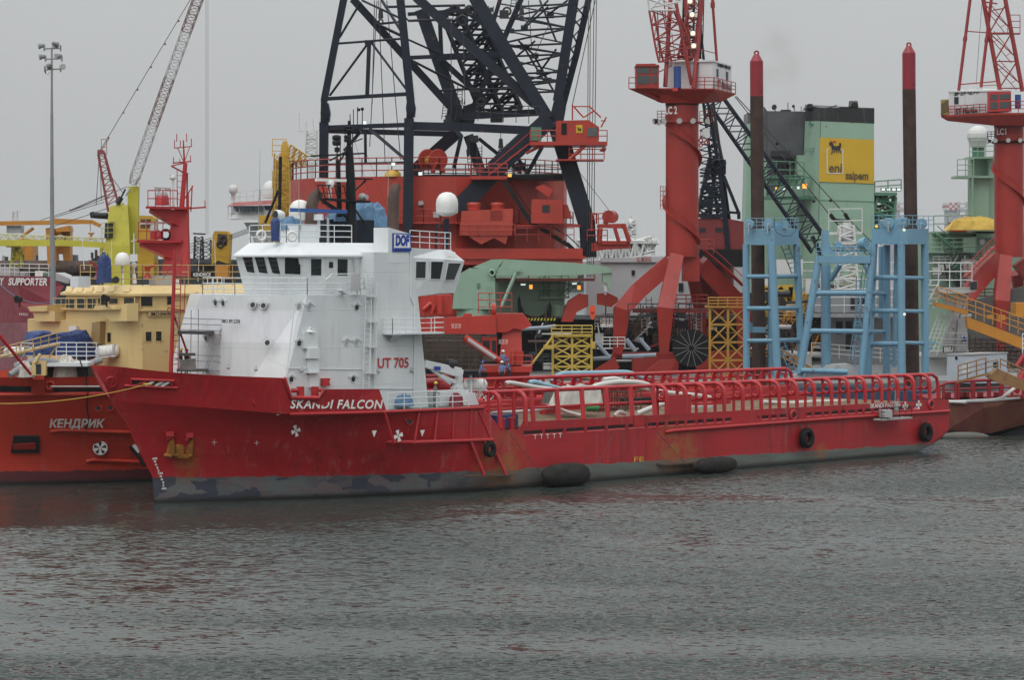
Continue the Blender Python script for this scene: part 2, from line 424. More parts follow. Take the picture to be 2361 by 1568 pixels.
# ================================================================ RED SUPPLY SHIP (nearest)
SHIP=root('supply_ship','long red offshore supply ship with white wheelhouse and open cargo deck, nearest to camera','ship',C0,TH)
def hull_mat(name,red,zedge,wear=1.0,cold=((.042,.047,.066),(.13,.10,.105),(.125,.165,.142))):
    m,g,b=newmat(name)
    tc=g.n('ShaderNodeTexCoord').outputs['Object'];sp=g.n('ShaderNodeSeparateXYZ');g.l(tc,sp.inputs[0])
    x,y,z=sp.outputs
    n1=g.noise(tc,.3,6,.6);k=g.ramp(n1,.3,.7,.86,1.12)
    c=g.n('ShaderNodeVectorMath',operation='SCALE');c.inputs[0].default_value=red;g.l(k,c.inputs['Scale']);col=c.outputs[0]
# plate seams and touch-up patches
    pt=g.n('ShaderNodeTexVoronoi');pt.distance='CHEBYCHEV';g.l(g.map(tc,(.16,1,.5)),pt.inputs[0]);pt.inputs['Scale'].default_value=1
    col=g.mix(g.ramp(g.noise(tc,.16,2),.42,.60,0,.55),col,g.mix(pt.outputs['Color'],red,tuple(q*.62 for q in red)))
# pale scuffs / runs
    st=g.noise(g.map(tc,(2.2,2.2,.16)),1.0,6,.68)
    col=g.mix(g.math('MULTIPLY',g.ramp(st,.52,.70,0,.55*wear,True),g.ramp(g.noise(tc,.13,2),.42,.6)),col,(.40,.13,.13))
    st2=g.noise(g.map(tc,(1.3,1.3,.1),(7,3,1)),1.0,5,.65)
    col=g.mix(g.math('MULTIPLY',g.ramp(st2,.50,.70,0,.75*wear,True),g.ramp(g.noise(g.map(tc,(1,1,1),(9,9,9)),.1,2),.42,.6)),col,(.09,.016,.015))
# welded plate seams: thin lines along z and along the length, wandering a little
    wob=g.math('MULTIPLY',g.math('SUBTRACT',g.noise(tc,.4,3),.5),.06)
    def seam(c,pitch,w):return g.ramp(g.math('ABSOLUTE',g.math('SUBTRACT',g.math('FRACT',g.math('DIVIDE',g.math('ADD',c,wob),pitch)),.5)),.5-w/pitch,.5,0,1)
    sm=g.math('MAXIMUM',seam(z,1.55,.05),g.math('MULTIPLY',seam(x,6.3,.05),.7))
    col=g.mix(g.math('MULTIPLY',sm,g.ramp(g.noise(tc,.7,3),.35,.65,.1,.6)),col,tuple(q*.45 for q in red))
# dark smears, chipped spots
    ch=g.noise(tc,2.6,6,.72)
    col=g.mix(g.math('MULTIPLY',g.ramp(ch,.66,.70,0,.7),g.ramp(g.noise(tc,.3,2),.5,.6)),col,(.07,.02,.018))
# rust patches
    rn=g.noise(tc,.9,7,.7)
    def spot(px,pz,r,s=1.0):
        d=g.math('SQRT',g.math('ADD',g.math('POWER',g.math('SUBTRACT',x,px),2),g.math('POWER',g.math('MULTIPLY',g.math('SUBTRACT',z,pz),s),2)))
        return g.math('MULTIPLY',g.ramp(d,r*.3,r,1,0),g.ramp(rn,.38,.58))
    if wear>=1:
        f=g.math('MAXIMUM',spot(23.2,1.6,3.0),spot(41.2,1.5,3.2));f=g.math('MAXIMUM',f,spot(58,.4,1.4))
        f=g.math('MAXIMUM',f,spot(1.6,2.7,.9,.5))
        col=g.mix(g.math('MULTIPLY',f,.85),col,(.30,.125,.035))
        sc=g.math('MULTIPLY',spot(16,2.6,5,2.2),g.ramp(g.noise(g.map(tc,(1.4,1,2.6)),1.0,5,.7),.55,.66));col=g.mix(g.math('MULTIPLY',sc,.6),col,(.06,.03,.03))
# boot-top
    ed=g.math('ADD',g.math('MULTIPLY',g.math('SUBTRACT',g.noise(g.map(tc,(1.2,1.2,.3)),1.0,6,.7),.5),.55),zedge(g,x))
    ab=g.ramp(g.math('SUBTRACT',z,ed),-.03,.03)
    vb=g.n('ShaderNodeTexVoronoi');vb.distance='CHEBYCHEV';wv=g.n('ShaderNodeVectorMath',operation='ADD');g.l(tc,wv.inputs[0]);nn_=g.n('ShaderNodeTexNoise');g.l(tc,nn_.inputs['Vector']);nn_.inputs['Scale'].default_value=1.6;nn_.inputs['Detail'].default_value=5;ns=g.n('ShaderNodeVectorMath',operation='SCALE');g.l(nn_.outputs['Color'],ns.inputs[0]);ns.inputs['Scale'].default_value=.5;g.l(ns.outputs[0],wv.inputs[1]);g.l(g.map(wv.outputs[0],(.75,.2,1.25)),vb.inputs[0]);vb.inputs['Scale'].default_value=1;sb_=g.n('ShaderNodeSeparateColor');g.l(vb.outputs['Color'],sb_.inputs[0]);pn=g.math('ADD',g.math('MULTIPLY',sb_.outputs[0],.7),g.math('MULTIPLY',g.noise(g.map(tc,(.5,1,3)),1.0,5,.7),.3));pm=g.noise(g.map(tc,(.22,1,1.3),(4,4,4)),1.0,5,.7)
    bow=g.mix(g.ramp(pn,.36,.60),cold[0],g.mix(g.ramp(pm,.45,.55),cold[1],cold[3] if len(cold)>3 else (.115,.125,.125)))
    aft=g.mix(g.ramp(pm,.35,.65),cold[2],(.10,.085,.08) if wear>=1 else cold[1])
    aft=g.mix(g.ramp(g.math('SUBTRACT',z,ed),-1.1,-.45),(.065,.058,.055),aft)
    bt=g.mix(g.ramp(x,16,27),bow,aft)
    if wear>=1:bt=g.mix(g.math('MULTIPLY',f,.9),bt,(.22,.10,.035))
    bt=g.mix(g.ramp(z,.12,.4),(.022,.022,.02),bt)
    col=g.mix(ab,bt,col)
    g.l(col,b.inputs['Base Color']);g.l(g.ramp(n1,.3,.7,.38,.55),b.inputs['Roughness'])
    bp=g.n('ShaderNodeBump');bp.inputs['Strength'].default_value=.25;bp.inputs['Distance'].default_value=.12
    g.l(g.noise(g.map(tc,(.5,1,.5)),1.0,2),bp.inputs['Height']);g.l(bp.outputs[0],b.inputs['Normal'])
    return m
HULLR=hull_mat('red hull with worn boot top',(.385,.0145,.020),lambda g,x:g.ramp(x,0,75,1.68,.72))
# levels: z (number or function of s), stem s, entrance length, exponent, aft end
def brd(lv,s):
    z,st,Le,p,B=lv[:5];t=max(0.,min(1.,(s-st)/Le));return B*(1-(1-t)**p)
def shell(levels,y0=0,sd0=0,n=40,pw=1.7):
    """hull side surfaces, both sides, as rings along s"""
    rows=[]
    for i in range(n+1):
        t=(i/n)**pw;near=[];far=[]
        for lv in levels:
            s=lv[1]+t*(lv[5]-lv[1]);b=max(.02,brd(lv,s));z=lv[0](s) if callable(lv[0]) else lv[0]
            if i==n:b=max(.02,b-lv[6]) if len(lv)>6 else b
            near.append(S(s+sd0,y0-b,z));far.append(S(s+sd0,y0+b,z))
        rows.append(near[::-1]+far)
    return rows
zk=lambda s:6.9-.95*max(0,min(1,(s+3.4)/9)) if s<5.6 else 5.95-.006*(s-5.6)
LV=[(-1.2,.3,28,1.8,8.6,66),(0,0,27,1.81,9,70.3),(.6,-.05,26,1.83,9,72.8),(1.1,-.1,26,1.83,9,74.2),(1.8,-.16,25,1.85,9,75.3),(3.3,-1.08,23,1.95,9,75.4),(3.55,-1.2,22.7,1.97,9,75.4)]
LF=[(3.55,-1.2,22.7,1.97,9,23.3),(5.3,-2.14,21,2.1,9,21.9),(zk,-3.4,19,2.2,9,21.4)]
LK=LF[-1];LT=(9.2,-4.9,18.5,2.3,9,22)
h=MB()
LB=[(l[0],l[1],l[2],l[3],l[4],23.3) for l in LV]+[(4.3,-1.65,21.9,2.03,9,22.7)]+LF[1:]
rf=shell(LB,n=40);h.loft(rf,False,False,True)
LA=[(l[0],23.3,l[5],l) for l in LV];rows=[]
for i in range(31):
    t=i/30;near=[];far=[]
    for z,a,e,l in LA:
        s=a+(e-a)*t;b=brd(l,s);near.append(S(s,-b,z));far.append(S(s,b,z))
    rows.append(near[::-1]+far)
h.loft(rows,False,False,True);h.add(rows[-1],[list(range(len(rows[-1])))])
ef=shell(LB,n=1)[-1];ef=ef[0:5]+ef[-5:];h.add(ef,[(0,1,8,9),(1,2,7,8),(2,3,6,7),(3,4,5,6)])
HULL=h.build('hull',HULLR,SHIP)
# decks
d=MB();pts=[]
for i in range(25):
    s=-1.6+i*(21.3+1.6)/24;b=max(.05,brd(LF[1],s)-.15);pts.append((s,b))
d.add([S(s,-b,5.86) for s,b in pts]+[S(s,b,5.86) for s,b in pts],[(i,i+1,26+i,25+i) for i in range(24)])
d.build('forecastle_deck',DECKG,SHIP)
d=MB();d.sbox((21.5,-8.85,3.2),(75.2,8.85,3.56));d.build('main_deck',REDR,SHIP)
d=MB();d.sbox((24.5,-6.6,3.58),(73.5,6.6,4.12));d.build('timber_sheathing',WOOD,SHIP)
d=MB();d.sbox((24.4,-6.66,3.57),(73.6,-6.61,4.1));d.build('slot_shade_plate',DARK,SHIP)  # added dark plate: its colour stands in for shade behind the bulwark slots
d=MB();d.sbox((24.5,5.9,3.57),(73.5,6.15,5.0));d.build('crash_barrier',RED,SHIP)
# forecastle bulwark
def SH(n,x,y,lv):
    yy=-8.5
    for _ in range(25):
        s,_,z=SP(n,x,y,yy);yy+=.6*(-brd(lv,s)-yy)
    return s,yy,z
prof=[(-4.9,9.2)]
for q in [(25,177),(300,197),(500,220),(700,240),(900,255),(1200,274),(1500,285),(1725,293)]:
    s,_,z=SH(10,*q,LT);prof.append((max(s,-4.85),z))
prof=sorted(prof);sB=prof[-1][0]
for q in [(1815,470),(2050,470),(2090,393)]:s,_,z=SH(10,*q,LT);prof.append((s,z))
for q in [(535,390),(595,560)]:s,_,z=SH(11,*q,LT);prof.append((s,z))
def ztop(s):
    for (a,za),(b,zb) in zip(prof[:-1],prof[1:]):
        if s<=b:return za+(zb-za)*max(0,(s-a)/max(b-a,1e-6))
    return prof[-1][1]
sE=prof[-1][0]
def btop(s,z):
    k=zk(s);f=max(0,min(1,(z-k)/(9.2-k)));a=brd(LK,s);t=brd(LT,s);return a+(t-a)*f
ss=sorted(set([-4.9+3.0*(i/14)**1.5 for i in range(15)]+[-1.9+i*.7 for i in range(12)]+[p[0] for p in prof if p[0]>-4.8]+[prof[4][0]]))
ss=[s for s in ss if s<=sE]
b=MB()
for sg in (-1,1):
    rings=[]
    for s in ss:
        zt=max(ztop(s),zk(s)+.02);zb=zk(max(s,-3.4));
        if s<-3.4:zb=6.9+(9.15-6.9)*(-3.4-s)/1.5
        zb=min(zb,zt-.01);ob,ot=max(.02,btop(s,zb)),max(.02,btop(s,zt));th=.12 if s>-4.5 else .01
        rings.append([S(s,sg*ob,zb),S(s,sg*ot,zt),S(s,sg*max(.01,ot-th),zt),S(s,sg*max(.01,ob-th),zb)])
    b.loft(rings,True,True,False)
BW=b.build('bulwark',HULLR,SHIP)
# pipes along the notch, rub rails, frames
r_=MB()
notch=[p for p in prof if p[0]>=sB-.01][0:4]
r_.path([S(s,-btop(s,z)-.03,z) for s,z in notch[0:1]]+[S(notch[1][0],-btop(*notch[1])-.03,notch[1][1]),S(notch[2][0],-btop(*notch[2])-.03,notch[2][1]),S(notch[3][0],-btop(*notch[3])-.03,notch[3][1])],.16)
s0=SH(10,1755,580,LK)[0]
r_.path([S(s,-brd(LK,s)-.05,zk(s)-.02) for s in [s0+i*(21.3-s0)/12 for i in range(13)]],.13)
a=SP(11,150,880,-9.05);e=SP(11,1520,835,-9.05)
r_.path([S(a[0]+(e[0]-a[0])*i/8,-9.06 if a[0]+(e[0]-a[0])*i/8>15 else -brd(LV[5],a[0]+(e[0]-a[0])*i/8)-.05,a[2]+(e[2]-a[2])*i/8) for i in range(9)],.15)
for x0,y0,x1,y1 in [(575,590,655,870),(880,585,835,870),(1040,580,1012,860),(1185,575,1170,850),(1335,570,1325,850),(1395,570,1515,850)]:
    p,q=SP(11,x0,y0,-9.02),SP(11,x1,y1,-9.02);r_.tube(S(p[0],-9.0,p[2]),S(q[0],-9.02,q[2]),.09)
s1=SP(12,1975,795,-9.1)[0];zz=SP(12,1975,795,-9.1)[2]
r_.path([S(s1-.8,-9.0,zz-.1),S(s1,-9.12,zz),S(60,-9.12,3.42),S(75.2,-9.12,3.38)],.15)
for x0,y0,x1,y1 in [(1330,850,1450,1160),(1555,960,1640,1145)]:
    p,q=SP(11,x0,y0,-9.05),SP(11,x1,y1,-9.4);r_.tube(S(*p),S(*q),.13)
r_.build('rub_rail',RED,SHIP)
st=MB()
for (x0,y0),(x1,y1) in [((1240,1155),(1690,1140))]:
    p,q=SP(11,x0,y0,-9.05),SP(11,x1,y1,-9.05);st.hexa([S(p[0],-9,p[2]),S(q[0],-9,q[2]),S(q[0],-9,q[2]+.1),S(p[0],-9,p[2]+.1),S(p[0]+.4,-9.5,p[2]-.05),S(q[0]-.3,-9.5,q[2]-.05),S(q[0]-.3,-9.5,q[2]+.05),S(p[0]+.4,-9.5,p[2]+.05)])
p,q=SP(12,1820,1112,-9.05),SP(12,2165,1092,-9.05)
st.hexa([S(p[0],-9,p[2]),S(q[0],-9,q[2]),S(q[0],-9,q[2]+.1),S(p[0],-9,p[2]+.1),S(p[0]+.4,-9.5,p[2]-.05),S(q[0],-9.5,q[2]-.05),S(q[0],-9.5,q[2]+.05),S(p[0]+.4,-9.5,p[2]+.05)])
st.build('fender_step',RUST,SHIP)
# main-deck bulwark with freeing slots
b=MB();zA,zB_,zC=3.55,3.68,4.02
def zbt(s):return 4.66-.006*(s-25)
YB=-9.014
def plate(s0,s1,z0,z1,y=YB,t=.1):
    b.hexa([S(s0,y,z0),S(s1,y,z0),S(s1,y+t,z0),S(s0,y+t,z0),S(s0,y,z1 if not callable(z1) else z1(s0)),S(s1,y,z1 if not callable(z1) else z1(s1)),
            S(s1,y+t,z1 if not callable(z1) else z1(s1)),S(s0,y+t,z1 if not callable(z1) else z1(s0))])
sN0,sN1=SP(11,1585,755,-9)[0],SP(11,1750,745,-9)[0]
zN=4.15
b.prism([S(21.3,YB,5.87),S(22.55,YB,4.75),S(sN0,YB,zN),S(sN0,YB,3.5),S(21.3,YB,3.5)],S(0,.1,0)-S(0,0,0))
plate(sN0,sN1,3.5,zN)
b.prism([S(sN1,YB,zN),S(sN1+.5,YB,zbt(24)),S(sN1+.5,YB,3.5),S(sN1,YB,3.5)],S(0,.1,0)-S(0,0,0))
sa=sN1+.5;sv=SP(12,585,800,-9)[0];plate(sa,sv,3.5,zbt)
plate(sv,75.3,zA,zB_);plate(sv,75.3,zC,zbt)
pit=2.15;k=0;s=sv+1.9
solid=[(47.5,50.5),(54,56.2),(71.4,75.3)]
while s<75:
    plate(s,s+.26,zB_,zC);s+=pit
for a,e in solid:plate(a,e,zB_,zC,YB+.006)
for sg,y in ((1,8.9),):
    plate(21.5,75.3,3.5,zbt,y)
b.build('deck_bulwark',HULLR,SHIP)
bx=MB();p,q=SP(12,1920,470,-9.0),SP(12,2140,630,-9.0)
bx.sbox((p[0],-9.03,4.5),(q[0],-8.75,p[2]));p,q=SP(12,1610,655,-9.03),SP(12,1708,750,-9.03);bx.sbox((p[0],-9.06,q[2]),(q[0],-8.9,p[2]))
bx.build('rail_plate',RED,SHIP)
# cargo rails
def cargo_rail(sg,sa,sb,hs0):
    rail=MB();yT=sg*7.95;z=lambda s:6.78-.0058*(s-24)
    n=24;tp=[S(sa+(sb-sa)*i/n,yT,z(sa+(sb-sa)*i/n)) for i in range(n+1)]
    rail.path(tp+[S(sb+.7,yT,z(sb)-.3),S(sb+.9,yT,z(sb)-.9),S(sb+.95,yT,4.4)],.15,8)
    rail.build('top_rail',REDR,SHIP)
    mid=MB();mid.path([S(sa+(sb-sa)*i/n,yT,5.55-.004*(sa+(sb-sa)*i/n-24)) for i in range(n+1)],.11)
    if sg>0:mid.path([S(sa+(sb-sa)*i/n,yT-.3,4.95) for i in range(n+1)],.11)
    mid.build('middle_rail',REDR,SHIP)
    s=hs0
    while s<sb+.2:
        hp=MB();zt=z(s)-.02
        hp.path([S(s,yT,zt),S(s,yT+sg*.35,zt-.02),S(s,yT+sg*.68,zt-.12),S(s,yT+sg*.9,zt-.38),S(s,yT+sg*.97,zt-.75),S(s,yT+sg*.97,4.5)],.15,8)
        hp.build('hoop',REDR,SHIP)
        po=MB();po.tube(S(s+.05,yT,3.56),S(s+.05,yT,zt),.13);po.torus(S(s,yT+sg*.42,zt-.75),S(1,0,0)-S(0,0,0),.36,.09,12,6)
        po.build('post',REDR,SHIP);s+=2.17
NEAR0=SP(7,455,1275,-8.4)[0]
cargo_rail(-1,SP(12,230,440,-7.95)[0],74.3,NEAR0)
cargo_rail(1,19.5,74.2,24.3)
for x in (285,520):
    s,y,z=SP(12,x,445,-7.95);hp=MB();zt=6.75
    hp.path([S(s,-7.95,zt),S(s,-8.3,zt-.02),S(s,-8.65,zt-.14),S(s,-8.85,zt-.4),S(s,-8.92,zt-.8),S(s,-8.92,4.3)],.17,8)
    hp.tube(S(s-.25,-8.0,3.6),S(s-.25,-8.0,zt),.14);hp.build('hoop',REDR,SHIP)
for x in (705,940,1170,1395,1620,1830):
    s,y,z=SP(12,x,445,-8.5);hp=MB();hp.beam(S(s,-8.3,4.0),S(s,-8.0,6.75),.34,.34);hp.build('post',REDR,SHIP)
# mooring bitts in the notch and at the bow step
for n,qs in ((12,[(390,690,780),(482,680,775)]),):
    bt=MB()
    for x,y0,y1 in qs:
        p=SP(n,x,y1,-8.3);t=SP(n,x,y0,-8.3);bt.tube(S(p[0],-8.3,3.6),S(p[0],-8.3,t[2]),.24,n=10);bt.tube(S(p[0],-8.3,t[2]-.05),S(p[0],-8.3,t[2]+.06),.3,n=10)
    bt.build('mooring_bitts',RED,SHIP)
bt=MB()
for x in (1852,1978):
    p=SP(10,x,462,-7.1);t=SP(10,x,368,-7.1);bt.tube(S(p[0],-7.1,5.9),S(p[0],-7.1,t[2]),.26,n=10);bt.tube(S(t[0]-(.7 if x<1900 else .1),-7.1,t[2]-.25),S(t[0]+(.1 if x<1900 else .6),-7.1,t[2]-.25),.15)
bt.build('mooring_bitts',RED,SHIP)
# portholes in the hull
for n,x,y in [(11,135,670),(11,220,670),(11,518,665),(11,792,660)]:
    s,y_,z=SP(n,x,y,-9.0);y_=-max(brd(LF[1],s),0);s,y_,z=SP(n,x,y,y_-.02)
    ph=MB();a=(S(0,-1,0)-S(0,0,0));ph.torus(S(s,y_,z),a,.34,.06,16,6);o=ph.build('porthole',RED,SHIP)
    g_=MB();g_.lathe(S(s,y_+.06,z),[(.33,0),(.33,.08)],16,a);g_.build('pane',DARK,o)
for n,x,y,lv in [(10,195,325,LT),(10,1472,485,LT)]:
    s,yy,z=SH(n,x,y,lv);bb=btop(s,z);s,yy,z=SP(n,x,y,-bb-.03)
    ph=MB();a=S(0,-1,0)-S(0,0,0);

    if x<500:pn=lambda s_,z_:S(s_,-btop(s_,z_),z_);a=(pn(s+.2,z)-pn(s-.2,z)).cross(pn(s,z+.2)-pn(s,z-.2))
    ph.torus(S(s,yy,z),a,.36,.13,16,8);o=ph.build('fairlead',RED,SHIP)
    g_=MB();g_.lathe(S(s,yy,z),[(.3,0),(.3,.03)],16,a);g_.build('opening',WHITE2 if x>500 else CRED,o)
for n,x,y in [(7,1265,1455),(9,168,1295),(9,1013,1230)]:
    s,yy,z=SP(n,x,y,-9.04);ph=MB();a=S(0,-1,0)-S(0,0,0);ph.torus(S(s,yy,z),a,.34,.12,16,8);o=ph.build('fairlead',RED,SHIP)
    g_=MB();g_.lathe(S(s,yy,z),[(.28,0),(.28,.03)],16,a);g_.build('opening',DARK,o)
# bow mooring slot
p=SH(10,405,305,LT);q=SH(10,785,320,LT);pl=SH(10,370,362,LT);ql=SH(10,830,382,LT)
def onb(s,z,o=.05):return S(s,-btop(s,z)-o,z)
fr=MB()
n_=6
for a,e,o in ((p,q,.08),(pl,ql,.1)):
    fr.path([onb(a[0]+(e[0]-a[0])*i/n_,a[2]+(e[2]-a[2])*i/n_,o) for i in range(n_+1)],.1)
for t in (.02,.98):
    a=(p[0]+(q[0]-p[0])*t,p[2]+(q[2]-p[2])*t);e=(pl[0]+(ql[0]-pl[0])*(.1+t*.8),pl[2]+(ql[2]-pl[2])*(.1+t*.8));fr.tube(onb(*a,.06),onb(*e,.06),.1)
mo=fr.build('mooring_opening',RED,SHIP)
dk=MB();dk.loft([[onb(p[0]+(q[0]-p[0])*i/n_,p[2]+(q[2]-p[2])*i/n_-.05,.015),onb(p[0]+(q[0]-p[0])*i/n_,pl[2]+(ql[2]-pl[2])*i/n_+.1,.015)] for i in range(n_+1)],False,False)
dk.build('opening',DARK,mo)
for i,(t,m) in enumerate([(.22,CRED),(.40,WHITE2),(.62,TARPW),(.76,WHITE2)]):
    bl=MB();s=p[0]+(q[0]-p[0])*t;z=(p[2]+pl[2])/2+(q[2]-p[2])*t;bl.tube(onb(s,z-.18,.02),onb(s+.3,z+.12,.02),.13);bl.build('roller',m,mo)
# anchor, rusty, hung in its pocket
AN=MB();lv=LF[1]
def hp_(n,x,y,o=.1):
    zz=SP(n,x,y,-6)[2]
    def bz(s,z):
        L_=[LV[4],LV[5]]+LF[1:];zs=[1.8,3.3,5.3,zk(s)]
        for (l0,z0),(l1,z1) in zip(list(zip(L_,zs))[:-1],list(zip(L_,zs))[1:]):
            if z<=z1:return brd(l0,s)+(brd(l1,s)-brd(l0,s))*max(0,(z-z0))/(z1-z0)
        return brd(LK,s)
    yy=-4.
    for _ in range(30):
        s,_,z=SP(n,x,y,yy);yy+=.5*(-bz(s,z)-yy)
    return SP(n,x,y,yy-o)
def HW(n,x,y,o=.1):return S(*hp_(n,x,y,o))
def ply(mb,pts,o0,o1):
    P=[hp_(10,x,y,0) for x,y in pts];mb.loft([[S(s,y-o0,z) for s,y,z in P],[S(s,y-o1,z) for s,y,z in P]])
ply(AN,[(712,806),(728,855),(734,930),(726,975),(668,970),(692,880)],-.1,.22);ply(AN,[(891,812),(894,840),(888,978),(850,976),(836,945),(866,880)],-.1,.22)
ply(AN,[(748,890),(762,874),(788,874),(802,895),(796,965),(752,965)],-.1,.38);ply(AN,[(718,968),(742,958),(818,958),(842,970),(826,998),(738,994)],.1,.55)
AN.tube(HW(10,660,968,.15),HW(10,722,980,.35),.12);AN.tube(HW(10,838,985,.35),HW(10,890,972,.15),.12)
ao=AN.build('anchor',paint('rusty orange anchor',(.32,.125,.02),rough=.8,var=.4,streak=.5,sc=1.5),SHIP)
ap=MB();ap.beam(HW(10,672,785),HW(10,742,785),.3,.3);ap.beam(HW(10,850,795),HW(10,912,795),.3,.3);ap.tube(HW(10,740,790),HW(10,690,830),.14);ap.tube(HW(10,900,800),HW(10,850,840),.14);ap.build('anchor_bracket',RED,SHIP)
# lettering on the hull
def hull_text(n,a,e,body,mat,hgt,lv=LT,shear=.2,name='lettering',bold=.02,b0=None):
    p0=SP(n if not isinstance(n,tuple) else n[0],*a,-9.03);p1=SP(n if not isinstance(n,tuple) else n[1],*e,-9.03)
    return textfit(SHIP,name,body,mat,S(*p0),S(*p1),hgt,shear=shear,bold=bold)
a_,e_=SH(10,1735,556,LK),SP(11,553,560,-9.03)
textfit(SHIP,'ship_name','SKANDI FALCON',TXW,S(a_[0],-btop(a_[0],a_[2]+.3)-.12,a_[2]),S(*e_)+(S(0,-.05,0)-S(0,0,0)),.58,shear=.22,off=.04,bold=.025,space=1.12)
hull_text(9,(638,1252),(822,1243),'SKANDI FALCON',TXW,.36,shear=.05,name='ship_name')
for n,x,y,r in [(10,1812,757,.37),(11,695,800,.38),(9,855,1240,.36),(9,938,1232,.36)]:
    s,yy,z=SP(n,x,y,-9.0);
    if n==10:s,yy,z=hp_(n,x,y,.22)
    else:s,yy,z=SP(n,x,y,-9.04 if n==9 else -9.035)
    cr=MB();t0=.25 if n<9 or n>9 else 0
    for k in range(4):
        q=t0+k*math.pi/2;c_,s_=math.cos(q),math.sin(q)
        P=lambda u,v:S(s+u*c_-v*s_,yy,z+u*s_+v*c_)
        cr.add([P(.05,-.06),P(r,-r*.42),P(r*1.04,0),P(r,r*.42),P(.05,.06)],[(0,1,2,3,4)])
    cr.build('thruster_mark',TXW,SHIP)
mk=MB()
for n,x,y in [(11,484,782),(11,906,777)]:
    s,yy,z=SP(n,x,y,-9.03);mk.add([S(s-.21,yy,z+.21),S(s+.21,yy,z+.21),S(s-.03,yy,z-.24)],[(0,1,2)])
for x,y in [(1895,810),(1950,806),(2005,804),(2062,802),(2115,798)]:
    s,yy,z=SP(11,x,y,-9.02);mk.add([S(s-.16,yy,z+.12),S(s+.16,yy,z+.12),S(s+.16,yy,z+.17),S(s-.16,yy,z+.17)],[(0,1,2,3)]);mk.add([S(s-.03,yy,z-.15),S(s+.03,yy,z-.15),S(s+.03,yy,z+.12),S(s-.03,yy,z+.12)],[(0,1,2,3)])
for x,y in [(1095,857),(1468,862)]:
    s,yy,z=hp_(10,x,y,.12);mk.tube(S(s-.2,yy,z),S(s+.2,yy,z),.014,n=4);mk.tube(S(s,yy,z-.17),S(s,yy,z+.17),.014,n=4)
mk.build('hull_marks',TXW,SHIP)
DRAUGHT=[('6M',570,1008),('8',572,1034),('6',581,1060),('4',591,1088),('2',602,1113),('5M',618,1138),('8',623,1164),('6',633,1190),('4',643,1218),('2',645,1245),('4M',650,1272)]
for tx,x,y in DRAUGHT:
    c=hp_(10,x,y,.05);w_=.075*len(tx);p0=S(c[0]-w_,c[1]+.4*w_,c[2]);p1=S(c[0]+w_,c[1]-.4*w_,c[2]);textfit(SHIP,'draught_mark',tx,TXW,p0,p1,.15,off=.12,bold=.02)
textfit(SHIP,'chalk_mark','FE',flat('yellow chalk',(.6,.4,.05),.8),SW(12,1610,1085,-9.02),SW(12,1700,1080,-9.02),.35)
# ================================================================ superstructure of the nearest ship
EYE=Vector((0,0,CH))
def RAY(n,x,y,p0,nrm,off=0.0):
    u,v=uv(n,x,y);d=Vector(((u-1180.5)/F,1,-(v-HZ)/F));p0=Vector(p0);nrm=Vector(nrm).normalized()
    t=(p0-EYE).dot(nrm)/d.dot(nrm);p=EYE+d*t
    if nrm.dot(d)>0:nrm=-nrm
    return p+nrm*off
def plane3(a,b,c):return a,(b-a).cross(c-a).normalized()
def nout(nrm,at):
    nrm=Vector(nrm).normalized();return nrm if nrm.dot(EYE-at)>0 else -nrm
def window(par,n,quad,pl,fm,name='window',fw=.04,glass=None,bars=0,grow=1.05):
    p=[RAY(n,*q,*pl) for q in quad];c=sum(p,Vector())/len(p);p=[c+(q-c)*grow for q in p];nn=nout(pl[1],c)
    ou=[c+(q-c)*(1+fw/max(.1,(q-c).length)*1.3) for q in p];k=len(p)
    m=MB();A,B=.015,.05
    for i in range(k):
        j=(i+1)%k;m.hexa([ou[i]-nn*.02,ou[j]-nn*.02,p[j]-nn*.02,p[i]-nn*.02,ou[i]+nn*B,ou[j]+nn*B,p[j]+nn*B,p[i]+nn*B])
    for b in range(bars):
        t=(b+1)/(bars+1);m.beam(p[0].lerp(p[1],t)+nn*.04,p[3].lerp(p[2],t)+nn*.04,.05,.05)
    o=m.build(name,fm,par);g=MB();g.add([q+nn*.02 for q in p],[list(range(k))]);g.build('pane',glass or GLASS,o);return o
def porthole(par,n,x,y,pl,r=.2,brow=True,fm=None,gm=None):
    c=RAY(n,x,y,*pl);nn=nout(pl[1],c);xd=Vector((0,0,1)).cross(nn).normalized();up=nn.cross(xd)
    m=MB();m.torus(c+nn*.02,nn,r*1.05,.032,16,6)
    if brow:
        a,b,e=c-xd*r*1.9+up*r*.75,c+up*r*1.85,c+xd*r*1.9+up*r*.75
        m.beam(a+nn*.06,b+nn*.06,.05,.14);m.beam(b+nn*.06,e+nn*.06,.05,.14)
    o=m.build('porthole',fm or WHITE,par);g=MB();g.lathe(c,[(r*1.02,-.01),(r*1.02,.035)],14,nn);g.build('pane',gm or GLASS,o)
SIDE=(S(10,-6.5,8),S(0,-1,0)-S(0,0,0))
